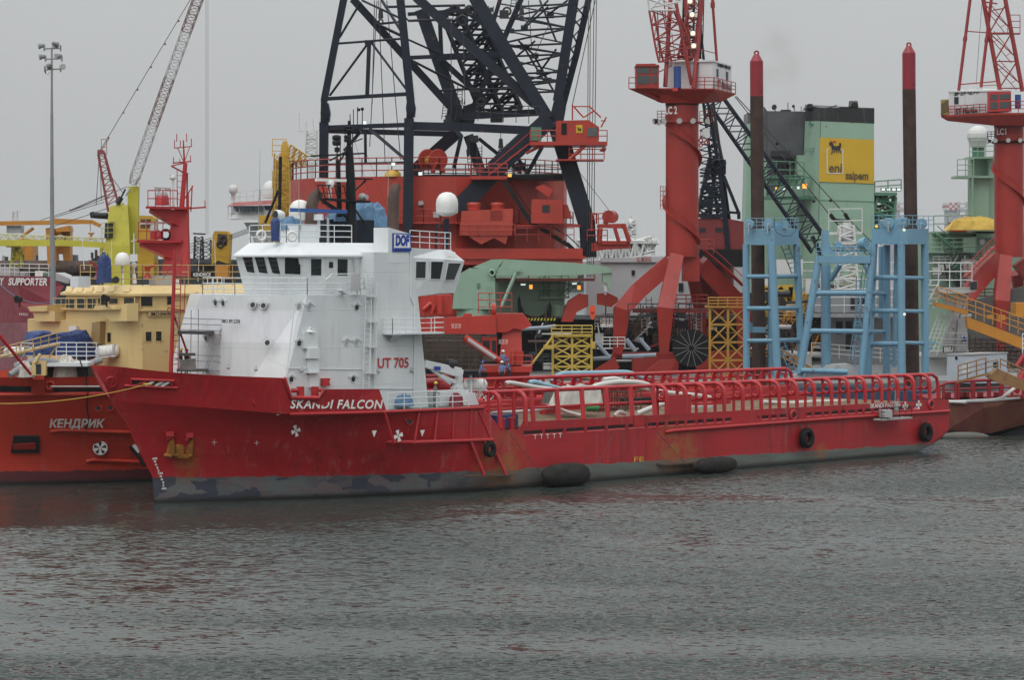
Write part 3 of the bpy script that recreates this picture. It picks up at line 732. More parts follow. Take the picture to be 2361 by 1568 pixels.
def wall_mat():
    m,g,b=newmat('plated white deckhouse');tc=g.n('ShaderNodeTexCoord').outputs['Object'];sp=g.n('ShaderNodeSeparateXYZ');g.l(tc,sp.inputs[0]);x,y,z=sp.outputs
    c=g.mix(g.ramp(g.noise(tc,.35,5),.3,.7),(.59,.625,.64),(.67,.69,.695))
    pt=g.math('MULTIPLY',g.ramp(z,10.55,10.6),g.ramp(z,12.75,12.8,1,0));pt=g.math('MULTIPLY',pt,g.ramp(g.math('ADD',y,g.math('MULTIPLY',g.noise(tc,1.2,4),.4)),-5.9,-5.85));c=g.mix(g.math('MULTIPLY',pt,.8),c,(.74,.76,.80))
    wob=g.math('MULTIPLY',g.noise(tc,.6,2),.05)
    def seam(q,p,w):return g.ramp(g.math('ABSOLUTE',g.math('SUBTRACT',g.math('FRACT',g.math('DIVIDE',g.math('ADD',q,wob),p)),.5)),.5-w/p,.5,0,1)
    sm=g.math('MAXIMUM',seam(z,2.55,.035),g.math('MULTIPLY',seam(x,3.1,.03),.6));c=g.mix(g.math('MULTIPLY',sm,.28),c,(.30,.31,.30))
    rn=g.noise(g.map(tc,(3.2,3.2,.22)),1.0,5,.65);c=g.mix(g.math('MULTIPLY',g.ramp(rn,.57,.72,0,.42,True),g.ramp(g.noise(tc,.35,2),.45,.62)),c,(.36,.29,.21))
    gr=g.noise(g.map(tc,(1.5,1.5,.3),(5,5,5)),1.0,5,.65);c=g.mix(g.ramp(gr,.5,.75,0,.22),c,(.38,.40,.40))
    c=g.mix(g.math('MULTIPLY',g.ramp(g.noise(tc,3.5,6,.7),.68,.72,0,.6),g.ramp(g.noise(tc,.5,2),.5,.6)),c,(.25,.12,.06))
    g.l(c,b.inputs['Base Color']);b.inputs['Roughness'].default_value=.42
    bp=g.n('ShaderNodeBump');bp.inputs['Strength'].default_value=.35;bp.inputs['Distance'].default_value=.08;g.l(g.math('ADD',g.noise(g.map(tc,(.9,.9,.7)),1.0,2),g.math('MULTIPLY',sm,.25)),bp.inputs['Height']);g.l(bp.outputs[0],b.inputs['Normal']);return m
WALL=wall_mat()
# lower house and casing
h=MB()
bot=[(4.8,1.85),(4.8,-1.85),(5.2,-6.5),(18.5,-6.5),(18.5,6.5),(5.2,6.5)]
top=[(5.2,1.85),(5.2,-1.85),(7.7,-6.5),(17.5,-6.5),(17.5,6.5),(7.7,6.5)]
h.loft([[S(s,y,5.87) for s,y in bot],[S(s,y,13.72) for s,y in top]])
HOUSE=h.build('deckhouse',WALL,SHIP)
CHAM=plane3(S(5.2,-1.85,13.72),S(7.7,-6.5,13.72),S(5.2,-6.5,5.87));FRONT=plane3(S(4.8,-1.85,5.87),S(5.2,-1.85,13.72),S(4.8,1.85,5.87))
t=MB()
s0,s1,s2=SP(3,1197,900,-6.62)[0],SP(3,1470,885,-6.62)[0],SP(3,1505,1500,-6.62)[0]
t.hexa([S(s0,-6.62,5.87),S(s2,-6.62,5.87),S(s2,-3,5.87),S(s0,-3,5.87),S(s0,-6.62,16.6),S(s1-.5,-6.62,16.6),S(s1-.5,-3,16.6),S(s0,-3,16.6)])
t.build('casing',WALL,SHIP)
u=MB();a=SP(3,1285,455,-6.6);b=SP(3,1412,492,-6.6);c=SP(3,1195,640,-6.6)
y2=SQ(3,1197,560,a[0])[1]
zt=a[2]
u.prism([S(a[0],-6.63,15.9),S(b[0],-6.63,15.9),S(b[0],-6.63,b[2]),S(a[0],-6.63,zt)],S(0,y2+6.63,0)-S(0,0,0))
u.sbox((c[0]+.1,-5.2,13.7),(a[0]+.3,-3,16.3));u.sbox((a[0],-6.61,13.7),(s1-.6,-3,15.95))
u.build('exhaust_casing',WHITE,SHIP)
# wheelhouse
base=[(10.8,4.2),(7.7,.2),(7.8,-4.1),(9.2,-4.95),(16.5,-4.95),(16.5,4.2)]
eave=[(10.4,4.5),(6.9,.2),(7.0,-4.4),(8.35,-5.25),(16.4,-5.25),(16.4,4.5)]
eav2=[(10.2,4.7),(6.7,.25),(6.8,-4.5),(8.25,-5.42),(13.1,-5.45),(16.4,-5.45),(16.4,4.7)]
roof=[(11,4),(8.3,.5),(8.4,-3.4),(8.9,-4.2),(13.3,-4.4),(16.4,-4.4),(16.4,4)]
wb=MB();wb.loft([[S(s,y,13.72) for s,y in base],[S(s,y,16.3) for s,y in eave]]);WHB=wb.build('wheelhouse',WALL,SHIP)
wr=MB();wr.loft([[S(s,y,16.28) for s,y in eav2],[S(s,y,16.4) for s,y in eav2],[S(s,y,17.25) for s,y in roof]]);wr.build('wheelhouse_roof',WHITE,SHIP)
PF=plane3(S(7.7,.2,13.72),S(7.8,-4.1,13.72),S(6.9,.2,16.3));PC=plane3(S(7.8,-4.1,13.72),S(9.2,-4.95,13.72),S(7.0,-4.4,16.3));PS=plane3(S(9.2,-4.95,13.72),S(13,-4.95,13.72),S(8.35,-5.25,16.3))
for q in [[(392,630),(452,634),(468,732),(422,726)],[(468,634),(527,638),(548,736),(496,730)],[(549,637),(603,641),(626,740),(578,734)]]:window(SHIP,3,q,PF,WHITE)
window(SHIP,3,[(653,642),(745,645),(745,742),(653,738)],PC,WHITE)
window(SHIP,3,[(811,650),(874,650),(872,748),(811,748)],PS,WHITE);window(SHIP,3,[(974,650),(1035,652),(1033,748),(973,748)],PS,WHITE)
do=window(SHIP,3,[(903,655),(953,655),(953,840),(903,840)],PS,WHITE,'wheelhouse_door',.05,WHITE2)
gm=MB();q=[RAY(3,*p,*PS,.05) for p in [(921,667),(945,667),(945,703),(921,703)]];gm.add(q,[(0,1,2,3)]);gm.build('door_window',GLASS,do)
# aft control station
def ring(*pts):
    r=[SP(5,x,y,yl) for x,y,yl in pts];z=sum(p[2] for p in r)/3
    return [S(p[0],p[1],p[2]) for p in r]+[S(p[0],-p[1],p[2]) for p in r[::-1]]
rb,re,rr=ring((165,885,-6.5),(350,860,-6.3),(440,858,-5.5)),ring((165,640,-6.5),(385,652,-6.5),(500,662,-5.3)),ring((165,580,-6.5),(345,590,-5.9),(415,592,-5.2))
a=MB();a.loft([rb,re,rr]);a.build('aft_station',WALL,SHIP)
PA=(S(18,-6.5,14),S(0,-1,0)-S(0,0,0));PAC=plane3(rb[1],rb[2],re[1])
window(SHIP,5,[(202,668),(260,668),(257,764),(200,764)],PA,WHITE);window(SHIP,5,[(294,668),(367,668),(348,770),(292,768)],(rb[1],(rb[1]-rb[0]).cross(re[1]-rb[0])),WHITE)
window(SHIP,5,[(400,676),(474,678),(436,774),(380,774)],PAC,WHITE)
hm=MB();hp4=[RAY(5,*p,*plane3(re[1],re[2],rr[1]),.03) for p in [(378,606),(440,608),(455,640),(390,640)]];hm.add(hp4,[(0,1,2,3)]);hm.build('roof_hatch',WHITE2,SHIP)
# portholes
for x,y in [(738,945),(802,945),(1092,948),(738,1168),(1030,1165),(1090,1165),(690,1390),(1070,1388)]:porthole(SHIP,3,x,y,SIDE,gm=GLASS if x in (1092,738,690,1070) and (x,y)!=(738,945) else GREY)
for x,y in [(455,933),(520,937),(545,1165)]:porthole(SHIP,3,x,y,CHAM)
for x,y in [(228,920),(274,922),(170,1137)]:porthole(SHIP,3,x,y,FRONT)
# vent trunk, fire box, pipes, ladder on the side
v=MB()
def sb(x0,y0,x1,y1,d,m=None):
    p,q=SP(3,x0,y1,-6.5-d),SP(3,x1,y0,-6.5-d);(m or v).sbox((p[0],-6.5-d,p[2]),(q[0],-6.45,q[2]))
sb(772,1100,858,1200,.25);sb(802,1195,866,1262,.45);sb(806,1262,864,1345,.3);sb(808,1345,868,1352,.5);sb(810,1352,862,1440,.2)
v.lathe(RAY(3,797,1098,*SIDE,.15),[(.3,0),(.22,.15),(.05,.35)],10);v.build('vent_trunk',WHITE,SHIP)
fb=MB();sb(888,1382,930,1430,.3,fb);fb.build('fire_box',TXR,SHIP)
fs=MB();fs.torus(RAY(3,915,1407,*SIDE,.32),SIDE[1],.11,.02,12,4);fs.build('fire_symbol',TXW,SHIP)
p_=MB()
for x0,y0,x1,y1,o,r in [(712,880,655,1365,.08,.05),(1415,600,1415,885,.18,.06),(1415,885,1435,930,.18,.06),(1437,925,1435,1500,.18,.06),(650,1322,1130,1328,.04,.025),(1195,1445,1430,1447,.16,.03)]:
    p_.tube(RAY(3,x0,y0,*SIDE,o),RAY(3,x1,y1,*SIDE,o),r)
p_.build('wall_pipe',WHITE,SHIP)
l_=MB();sd=S(1,0,0)-S(0,0,0);l_.ladder(RAY(3,1135,1450,*SIDE,.25),RAY(3,1150,880,*SIDE,.25),sd,.5,.035);l_.build('wall_ladder',WHITE,SHIP)
l_=MB()
for x in (1158,1192):l_.tube(RAY(3,x-8,1352,*SIDE,.45),RAY(3,x,790,*SIDE,.45),.035)
for y in (880,1035,1190,1350):l_.beam(RAY(3,1150,y,*SIDE,.3),RAY(3,1192,y,*SIDE,.3),.45,.06)
l_.build('ladder_cage',WHITE,SHIP)
for x,y in [(480,1332),(310,1320)]:
    f=MB();c=RAY(3,x,y,*CHAM,.15);f.ball(c,.13,8);f.tube(c,c+Vector((0,0,.25)),.04);f.build('deck_light',GREY,SHIP)
for x,y in [(745,1335),(1212,1340),(1418,1335)]:
    f=MB();c=RAY(3,x,y,*SIDE,.2);f.ball(c,.13,8);f.tube(c,c+Vector((0,0,.25)),.04);f.build('deck_light',GREY,SHIP)
# side platform
pf=MB();a=SP(5,55,1110,-7.6);b=SP(5,370,1108,-7.6);pf.sbox((a[0],-7.7,a[2]-.06),(b[0],-6.6,a[2]+.06))
pf.prism([S(a[0]+.1,-7.6,a[2]-.06),S(a[0]+.9,-7.6,a[2]-.06),S(a[0]+1.2,-6.6,a[2]-.6),S(a[0]+.6,-6.6,a[2]-.6)],Vector((0,0,.02)));pf.build('side_platform',WHITE,SHIP)
pr=MB();pr.rail([S(a[0],-6.7,a[2]),S(a[0],-7.65,a[2]),S(b[0],-7.65,a[2]),S(b[0],-6.7,a[2])],1.05,.03,3,1.2);pr.build('platform_railing',WHITE,SHIP)
# railings
def railing(pts,h=1.05,bars=3,step=1.4,r=.032,mat=WHITE,name='railing',par=SHIP):
    m=MB();m.rail(pts,h,r,bars,step);return m.build(name,mat,par)
railing([S(9.5,5.2,13.72),S(5.3,1.8,13.72),S(5.3,-1.8,13.72),S(7.75,-6.45,13.72),S(SP(3,1195,880,-6.45)[0],-6.45,13.72)],1.15,3,1.3)
railing([S(10.9,3.9,17.25),S(8.4,.5,17.25),S(8.5,-3.3,17.25),S(8.95,-4.1,17.25),S(13.4,-4.3,17.25)],1.2,3,1.3)
railing([rr[0]+Vector((0,0,0)),rr[1],rr[2]],1.2,3,1.2)
railing([S(SP(11,600,550,-8.85)[0],-8.85,5.95),S(SP(11,1310,540,-8.85)[0],-8.85,5.9)],1.2,3,1.6)
sr=MB();a_,b_=RAY(3,885,780,*SIDE,.3),RAY(3,1060,740,*SIDE,.3);sr.path([a_,RAY(3,920,742,*SIDE,.3),b_,RAY(3,1095,780,*SIDE,.3),RAY(3,1100,870,*SIDE,.3)],.035)
sr.beam(RAY(3,975,840,*SIDE,.2),RAY(3,1010,866,*SIDE,.2),.6,.06);sr.build('step_rail',WHITE,SHIP)
wl=MB();wl.box(RAY(3,1035,815,*SIDE,.4)-Vector((.0,0,.35)),RAY(3,1090,770,*SIDE,.4)+Vector((.0,.5,.35)));wl.build('switch_cabinet',GREY,SHIP)
cy=MB();cy.tube(RAY(3,1138,830,*SIDE,.2),RAY(3,1138,745,*SIDE,.2),.17,n=12);cy.build('fire_extinguisher_locker',WHITE,SHIP)
sm=MB();sm.lathe(RAY(3,1068,690,*PS,.15),[(.05,-.5),(.07,.5)],8);sm.build('antenna_base',GREY,SHIP)
# lettering
textfit(SHIP,'type_lettering','UT 705',TXR,RAY(3,1212,1318,*SIDE,.14),RAY(3,1402,1314,*SIDE,.14),.68,bold=.02)
textfit(SHIP,'ship_number','IMO 8912338',TXK,RAY(3,268,1042,*CHAM,.02),RAY(3,378,1044,*CHAM,.02),.25,bold=.035)
sp_=[RAY(3,*q,*SIDE,.17) for q in [(1303,605),(1418,605),(1413,494),(1303,490)]]
sg=MB();nn=nout(SIDE[1],sp_[0]);sg.hexa([p-nn*.12 for p in sp_]+[p+nn*.02 for p in sp_]);SIGN=sg.build('company_sign',SIGNB,SHIP)
c_=sum(sp_,Vector())/4;ins=[c_+(p-c_)*.88+nn*.035 for p in sp_];iw=MB()
ins[0]=ins[0].lerp(ins[3],.06);ins[1]=ins[1].lerp(ins[2],.06)
iw.add(ins,[(0,1,2,3)]);iw.build('sign_panel',flat('white sign enamel',(.8,.8,.8),.3),SIGN)
textfit(SIGN,'sign_lettering','DOF',SIGNB,ins[0].lerp(ins[3],.30)+(ins[1]-ins[0])*.08,ins[1].lerp(ins[2],.30)-(ins[1]-ins[0])*.06,.72,shear=.08,off=.02,bold=.065)
wv=MB();xd=ins[1]-ins[0];pts=[]
for i in range(41):
    q=i/40;pts.append(ins[0]+xd*q+Vector((0,0,.10+.05*abs(math.sin(q*math.pi*6))))+nn*.02)
wv.add([ins[0]+nn*.02]+pts+[ins[1]+nn*.02],[list(range(43))]);wv.build('sign_wave',SIGNB,SIGN)
# rooftop gear
def PT(n,x,y,s,yl):
    return SW(n,x,y,yl)
for x,y in [(507,505),(695,510)]:
    m=MB();c=SW(3,x,y,-4.4 if x>600 else -2.5);m.torus(c,S(-.4,-1,0)-S(0,0,0),.30,.09,18,8);tag(m.build('lifebuoy',TXW,SHIP))
m=MB();c=SW(3,593,540,-3);m.lathe(c,[(.28,0),(.3,.6),(.33,1.3),(.22,1.55),(.05,1.6)],12);m.build('covered_light',TARPB,SHIP)
m=MB();c=SW(3,605,440,-2.6);m.tube(c-Vector((0,0,1)),c+Vector((0,0,.15)),.25,n=10);m.tube(c,c+Vector((0,0,.5)),.06);c2=SW(3,605,378,-2.6);m.lathe(c2+Vector((.25,.3,0)),[(.22,-.15),(.33,.1),(.36,.45),(.33,.48)],14,Vector((-.75,-.65,0)));sl_=m.build('searchlight',WHITE,SHIP)
m=MB();m.lathe(c2+Vector((.25,.3,0)),[(.3,.47),(.3,.5)],14,Vector((-.75,-.65,0)));m.build('lens',GLASS,sl_)
m=MB();c=SW(3,745,412,1);m.lathe(c,[(.75,0),(.78,.1),(.78,.75),(.7,1.05),(.5,1.3),(.25,1.42),(.02,1.46)],20);m.lathe(c,[(.3,-1.2),(.3,0)],10);m.build('satellite_dome',TXW,SHIP)
m=MB();c=SW(4,1020,1308,-4.2);m.lathe(c,[(.30,-.22),(.74,-.02),(.78,.05),(.79,.7),(.74,1.0),(.56,1.3),(.3,1.46),(.02,1.5)],24);m.build('satellite_dome',TXW,SHIP)
m=MB();m.tube(SW(4,1018,1340,-4.2),SW(4,1012,1530,-4.2),.2,.22);m.tube(SW(4,1010,1345,-4.2),SW(4,955,1410,-4.4),.05);m.tube(SW(4,955,1370,-4.4),SW(4,950,1530,-4.4),.09);m.build('dome_post',NAVY,SHIP)
m=MB();m.path([SW(3,812,445,0),SW(3,815,330,0),SW(3,830,275,0),SW(3,858,245,0)],[.42,.42,.42,.4],12);m.build('exhaust_pipe',RUST,SHIP)
m=MB();m.path([SW(3,1315,480,-5),SW(3,1318,280,-5),SW(3,1326,225,-5),SW(3,1340,195,-5)],[.40,.40,.38,.3],12);m.build('exhaust_pipe',RUST,SHIP)
m=MB();a=SP(3,905,535,1);b=SP(3,1200,410,1);m.sbox((a[0],1,17.2),(b[0],3,b[2]));m.build('battery_locker',NAVY,SHIP)
m=MB();a=SP(3,735,530,-2.5);b=SP(3,862,445,-2.5);m.sbox((a[0],-2.5,17.2),(b[0],-.5,b[2]));m.build('roof_locker',WHITE,SHIP)
m=MB()
for x,y0,y1,r in [(748,360,480,.06),(917,395,560,.1),(1285,290,455,.05),(300,1380,1390,.01)]:m.tube(SW(3,x,y1,-3.5),SW(3,x,y0,-3.5),r)
for x,y0,y1 in [(500,0,300),(738,160,380),(1290,0,290),(490,300,470)]:m.tube(SW(3,x-6 if y0==0 else x,y1,-3.5),SW(3,x,y0-30,-3.5),.025,.012)
m.build('whip_antenna',GREY,SHIP)
def tarp(c,w,d,h,mat,par=None,name='tarpaulin',seed=1,rz=TH):
    rnd=random.Random(seed);m=MB();n=9;g=[]
    for j in range(n):
        for i in range(n):
            u_,v_=i/(n-1)*2-1,j/(n-1)*2-1;e=max(abs(u_),abs(v_))
            z=h*(1-e**4)*(.8+.3*rnd.random()) if e<1 else 0
            x=u_*w/2*(1+.08*rnd.uniform(-1,1));y=v_*d/2*(1+.08*rnd.uniform(-1,1))
            if e>=.99:z=-.02
            elif e>.7:z=h*(.62+.2*rnd.random())
            g.append(Vector((c[0]+x*math.cos(rz)-y*math.sin(rz),c[1]+x*math.sin(rz)+y*math.cos(rz),c[2]+z)))
    m.add(g,[(j*n+i,j*n+i+1,(j+1)*n+i+1,(j+1)*n+i) for j in range(n-1) for i in range(n-1)])
    return m if par is None else m.build(name,mat,par)
solo(tarp(SW(3,1155,450,2),3.2,1.6,1.8,TARPL,seed=3),'tarpaulin',TARPL,'large light blue tarpaulin over gear behind the black mast','tarpaulin','tarpaulins on the wheelhouse roof')
solo(tarp(SW(3,970,418,1.5),1.4,1.4,.6,TARPL,seed=4),'tarpaulin',TARPL,'small light blue tarpaulin just left of the black mast','tarpaulin','tarpaulins on the wheelhouse roof')
solo(tarp(SW(3,688,468,-.8),1.6,1.4,.9,TARPL,seed=5),'tarpaulin',TARPL,'crumpled light blue tarpaulin beside the searchlight on the wheelhouse','tarpaulin','tarpaulins on the wheelhouse roof')
# black mast
YM=0.0
def M4(x,y,dy=0):return SW(4,x,y,YM+dy)
m=MB();m.tube(M4(432,1530),M4(428,1130),.42,.36,10);m.tube(M4(428,1130),M4(418,900),.35,.27,8);m.tube(M4(418,900),M4(420,740),.2,.12);m.tube(M4(358,1330,.6),M4(352,980,.2),.2,.14,8);m.tube(M4(445,1270),M4(555,1430),.07)
m.tube(M4(345,850),M4(345,1000),.05);MAST=m.build('mast',BLACK,SHIP)
m=MB();bs=[M4(255,1235),M4(515,1240)]
m.beam(M4(255,1222),M4(515,1240),1.3,.14);m.tube(M4(225,1135,-.6),M4(390,1140,-.6),.05);m.tube(M4(225,1135,.6),M4(390,1140,.6),.05)
for x in (225,255,290,330,385):
    m.tube(M4(x+20,1230,-.6),M4(x,1135,-.6),.04);m.tube(M4(x+20,1230,.6),M4(x,1135,.6),.04)
m.tube(M4(232,1185,-.6),M4(390,1185,-.6),.03);m.beam(M4(255,1235),M4(410,1330),.3,.2);m.build('mast_platform',BLACK,MAST)
m=MB();m.beam(M4(185,957),M4(520,940),.12,.12);m.beam(M4(300,985),M4(400,930),.1,.1);m.beam(M4(430,1095),M4(550,1100),.5,.1);m.beam(M4(440,1180),M4(520,1108),.12,.1)
m.beam(M4(330,800),M4(480,790),.08,.08);m.tube(M4(355,1000),M4(420,900),.06);m.tube(M4(420,880),M4(500,850),.05)
for x,y0,y1 in [(470,655,800),(500,660,790),(445,670,780),(395,765,850),(440,800,960),(365,850,1000),(520,860,980),(425,700,740)]:m.tube(M4(x,y1),M4(x,y0),.035)
m.build('crosstree',BLACK,MAST)
for x,y,w_,h_ in [(342,860,.32,.75),(345,918,.2,.35),(405,850,.22,.5),(420,790,.25,.5),(478,672,.12,.2),(500,668,.12,.2)]:
    m=MB();c=M4(x,y,-.2);m.lathe(c-Vector((0,0,h_/2)),[(w_*.8,0),(w_,.1),(w_,h_*.45),(w_*.6,h_*.5),(w_,h_*.55),(w_,h_*.9),(w_*.4,h_)],10);m.build('navigation_light',BLACK,MAST)
m=MB();c=M4(500,1210);m.ball(c,.3,10);m.tube(c,c+Vector((.35,-.3,0)),.18);m.build('mast_floodlight',GREY,MAST)
m=MB();m.beam(M4(215,1103,-.4),M4(397,1108,-.4),.22,.2);m.lathe(M4(302,1150,-.4),[(.2,0),(.28,.1),(.3,.35),(.18,.5)],12);m.tube(M4(302,1230,-.4),M4(302,1150,-.4),.12);m.build('radar_scanner',TXW,MAST)
m=MB();m.beam(M4(62,1288,-2),M4(400,1300,-2),.3,.26);m.build('radar_scanner',paint('blue radar bar',(.03,.10,.30)),SHIP)
m=MB();m.box(M4(202,1350,-2),M4(258,1315,-2)+Vector((0,.8,0)));m.tube(M4(232,1350,-1.6),M4(232,1460,-1.6),.12);m.build('radar_gearbox',WHITE,SHIP)
rg=MB()
for (x0,y0),(x1,y1) in [((420,745),(600,1400)),((415,800),(240,1430)),((520,930),(660,1290))]:rg.tube(M4(x0,y0),M4(x1,y1),.012,n=4)
rg.build('stay_wire',ROPED,MAST)
# foremast
m=MB()
def FM(x,y):return SW(2,x,y,0)
m.tube(FM(1048,900),FM(1075,120),.15,.11,10);m.tube(FM(1060,500),FM(1145,740),.07);m.tube(FM(1145,740),FM(1170,850),.06)
fmst=m.build('foremast',RED,SHIP)
m=MB();m.ladder(FM(1078,860),FM(1094,150),Vector((1,-.2,0)),.45,.035,.38);m.build('mast_ladder',RED,fmst)
m=MB();m.path([FM(1000,300),FM(1040,240),FM(1090,180)],.02);m.path([FM(1095,175),FM(1255,365)],.012);m.build('stay_wire',ROPED,fmst)
m=MB();m.beam(FM(1030,480),FM(1130,495),.08,.08);m.tube(FM(1130,495),FM(1138,310),.03);m.tube(FM(1030,480),FM(1030,520),.03);m.build('mast_bracket',RED,fmst)
# deck machinery forward of the break
m=MB();p=SP(11,1060,530,-6.5);q=SP(11,1310,405,-6.5);m.sbox((p[0],-6.5,5.88),(q[0],-4.5,q[2]));a=SP(11,1310,540,-7);b=SP(11,1365,420,-7);m.prism([S(a[0],-7,5.88),S(b[0]+.4,-7,5.88),S(b[0],-7,b[2]),S(a[0]+.1,-7,b[2])],S(0,1.5,0)-S(0,0,0));m.build('deck_locker',WHITE,SHIP)
m=MB();m.box(SW(11,1270,268,-6.5),SW(11,1398,225,-6.5)+Vector((0,.6,0)));sb_=m.build('floodlight_box',BLACK,SHIP);m=MB();m.tube(SW(11,1332,420,-6.3),SW(11,1332,268,-6.3),.09);m.build('post',WHITE,sb_)
CRN=MB();yc=-4.5
def CP(x,y):return SW(11,x,y,yc)
CRN.lathe(CP(1215,408),[(.55,0),(.55,.28),(.40,.36),(.38,.5)],14);CRN.box(CP(1190,350),CP(1258,245)+Vector((0,.6,0)));CRN.prism([CP(1190,250),CP(1235,215),CP(1265,225),CP(1262,260)],(0,.6,0));cr_=CRN.build('deck_crane',WHITE,SHIP)
m=MB();m.beam(CP(1225,245),CP(915,165),.45,.7,h2=.5);m.beam(CP(1195,330),CP(1060,270),.25,.25);m.tube(CP(1150,340),CP(985,215),.12);m.build('crane_jib',WHITE,cr_)
m=MB();m.tube(CP(1120,175),CP(1195,165),.25,n=10);m.lathe(CP(1150,170),[(.3,-.25),(.36,-.2),(.36,.2),(.3,.25)],12,Vector((1,.3,0)));m.path([CP(1120,200),CP(1150,235),CP(1190,225),CP(1180,290)],.05);m.build('crane_winch',DARK,cr_)
m=MB();p0_,p1_=CP(998,205),CP(1055,207);m.add([p0_+Vector((.1,-.35,-.14)),p1_+Vector((.1,-.35,-.14)),p1_+Vector((.1,-.35,.14)),p0_+Vector((.1,-.35,.14))],[(0,1,2,3)]);m.build('crane_plate',SIGNB,cr_)
w_=MB();w_.tube(SW(11,930,275,3),SW(11,1175,270,3),.14);w_.lathe(SW(11,1080,370,-2),[(.5,-.5),(.62,-.45),(.62,.45),(.5,.5)],16,(1,.4,0));w_.lathe(SW(11,990,340,-1),[(.4,-1.2),(.4,1.2)],14,(1,.9,0));w_.build('towing_winch',RED,SHIP)
# ================================================================ LEFT NEIGHBOUR: orange red ship with buff house
KY=18.5
KO=-.25
KEN=root('supply_ship','orange red ship with buff yellow deckhouse and red mast, rafted behind the bow at left','ship',S(KO,KY,0),TH)
KHULL=hull_mat('orange red hull',(.54,.046,.026),lambda g,x:g.math('ADD',.95,0.0),.8,cold=((.12,.028,.033),(.10,.026,.03),(.12,.03,.035),(.115,.03,.034)))
KB=8.0
KL=[(-1,.3,24,1.8,KB,70),(0,0,23,1.8,KB,72),(1,-.2,22,1.85,KB,74),(2.2,-.6,21,1.9,KB,75),(4,-1.8,19,2.1,KB,75),(6.7,-3.8,17,2.3,KB,26),(7.85,-4.6,16,2.4,KB,25)]
KA=[(l[0],l[1],l[2],l[3],l[4],26) for l in KL]
h=MB();rw=shell(KA,KY,KO,36);h.loft(rw,False,False,True)
rows=[]
for i in range(13):
    s=26+KO+(75-26)*i/12;rows.append([S(s,KY-KB,4.9),S(s,KY-KB,-1),S(s,KY+KB,-1),S(s,KY+KB,4.9)])
h.loft(rows,True,False,True);h.add(rw[-1],[list(range(len(rw[-1])))])
h.build('hull',KHULL,KEN)
d=MB();pts=[(-1.5+i*(26+1.5)/20) for i in range(21)]
d.add([S(s+KO,KY-max(.05,brd(KL[5],s)-.3),6.55) for s in pts]+[S(s+KO,KY+max(.05,brd(KL[5],s)-.3),6.55) for s in pts],[(i,i+1,22+i,21+i) for i in range(20)])
d.sbox((26.4,KY-KB+.1,3.6),(75,KY+KB-.1,3.9));d.build('deck',RED,KEN)
def kb_(z,s):
    for l0,l1 in zip(KL[:-1],KL[1:]):
        if z<=l1[0]:break
    t=(z-l0[0])/(l1[0]-l0[0]);return KY-brd(l0,s-KO)-(brd(l1,s-KO)-brd(l0,s-KO))*t
def SK(n,x,y,lv,o=.0):
    yy=KY-4
    for _ in range(30):
        s,_,z=SP(n,x,y,yy);yy+=.5*(kb_(z,s)-yy)
    return SP(n,x,y,yy-o)
r_=MB();r_.path([S(s+KO,KY-brd(KL[5],s)-.06,6.62) for s in [-3.7+30*(i/24)**1.4 for i in range(25)]],.17)
r_.build('rub_rail',ORED,KEN)
for (x0,x1,y) in [(310,800,1232),(530,880,1415)]:
    r2=MB();lv=KL[4] if y<1300 else KL[3];pts=[SK(2,x0+(x1-x0)*i/8,y+2*i-(4 if i else -8),lv,.05) for i in range(9)];r2.path([S(*p) for p in pts],.15);r2.build('rub_rail',ORED,KEN)
a_,e_=SK(2,303,1203,0,.1),SK(2,640,1203,0,.1);t_=SK(2,470,1140,0,.1);b_=SK(2,470,1203,0,.1)
textfit(KEN,'ship_name','КЕНДРИК',TXW,S(*a_),S(*e_),.72,shear=.12,bold=.03,off=.22,up=S(*t_)-S(*b_))
c=S(*SK(2,615,1340,KL[4],.15));nn=(EYE-c);nn.z=0;nn=(nn.normalized()+(S(-.3,-.2,-.2)-S(0,0,0))).normalized()
m=MB();m.lathe(c,[(.52,-.15),(.52,.03)],22,nn);mk_=m.build('thruster_mark',TXW,KEN)
xd=Vector((0,0,1)).cross(nn).normalized();up=nn.cross(xd);cr=MB()
for k in range(5):
    q=k*math.pi*2/5+math.pi/2;A=lambda t,r:c+nn*.05+xd*math.cos(q+t)*r+up*math.sin(q+t)*r
    cr.add([A(0,.05),A(-.3,.44),A(0,.46),A(.3,.44)],[(0,1,2,3)])
cr.build('propeller_symbol',TXK,mk_)
c=S(*SK(2,835,1345,KL[4],.15));m=MB();m.lathe(c,[(.35,-.1),(.35,.03)],18,nn);m.build('thruster_mark',TXW,KEN)
for x,y in [(605,1095),(677,1092)]:
    m=MB();c=S(*SK(2,x,y,KL[5],.05));m.torus(c,nn,.22,.05,14,6);o=m.build('porthole',ORED,KEN);m=MB();m.lathe(c,[(.21,0),(.21,.03)],14,nn);m.build('pane',DARK,o)
def kquad(n,pts,lv,mat,name,o=.05,th=.12):
    p=[S(*SK(n,x,y,lv,o)) for x,y in pts];nv=(p[1]-p[0]).cross(p[2]-p[0]).normalized();nv=nv if nv.dot(EYE-p[0])>0 else -nv
    m=MB();k=len(p);m.prism([q-nv*th for q in p],nv*th*2);return m.build(name,mat,KEN)
kquad(2,[(85,1265),(240,1265),(245,1365),(65,1365)],KL[4],DARK,'anchor_recess')
kquad(2,[(80,1318),(215,1310),(222,1345),(78,1350)],KL[4],CRED,'recess_flap',.2,.05)
kquad(2,[(0,955),(190,960),(190,988),(0,988)],KL[6],DARK,'mooring_opening',-.02)
kquad(2,[(200,905),(270,905),(275,1000),(195,985)],KL[6],ORED,'bow_fairlead',.25,.3)
for x,y in [(305,955)]:
    m=MB();c=S(*SK(2,x,y,KL[6],.1));m.torus(c,nn,.28,.1,14,6);m.build('fairlead',ORED,KEN)
kquad(2,[(330,970),(640,968),(640,990),(330,992)],KL[6],DARK,'mooring_opening',.0)
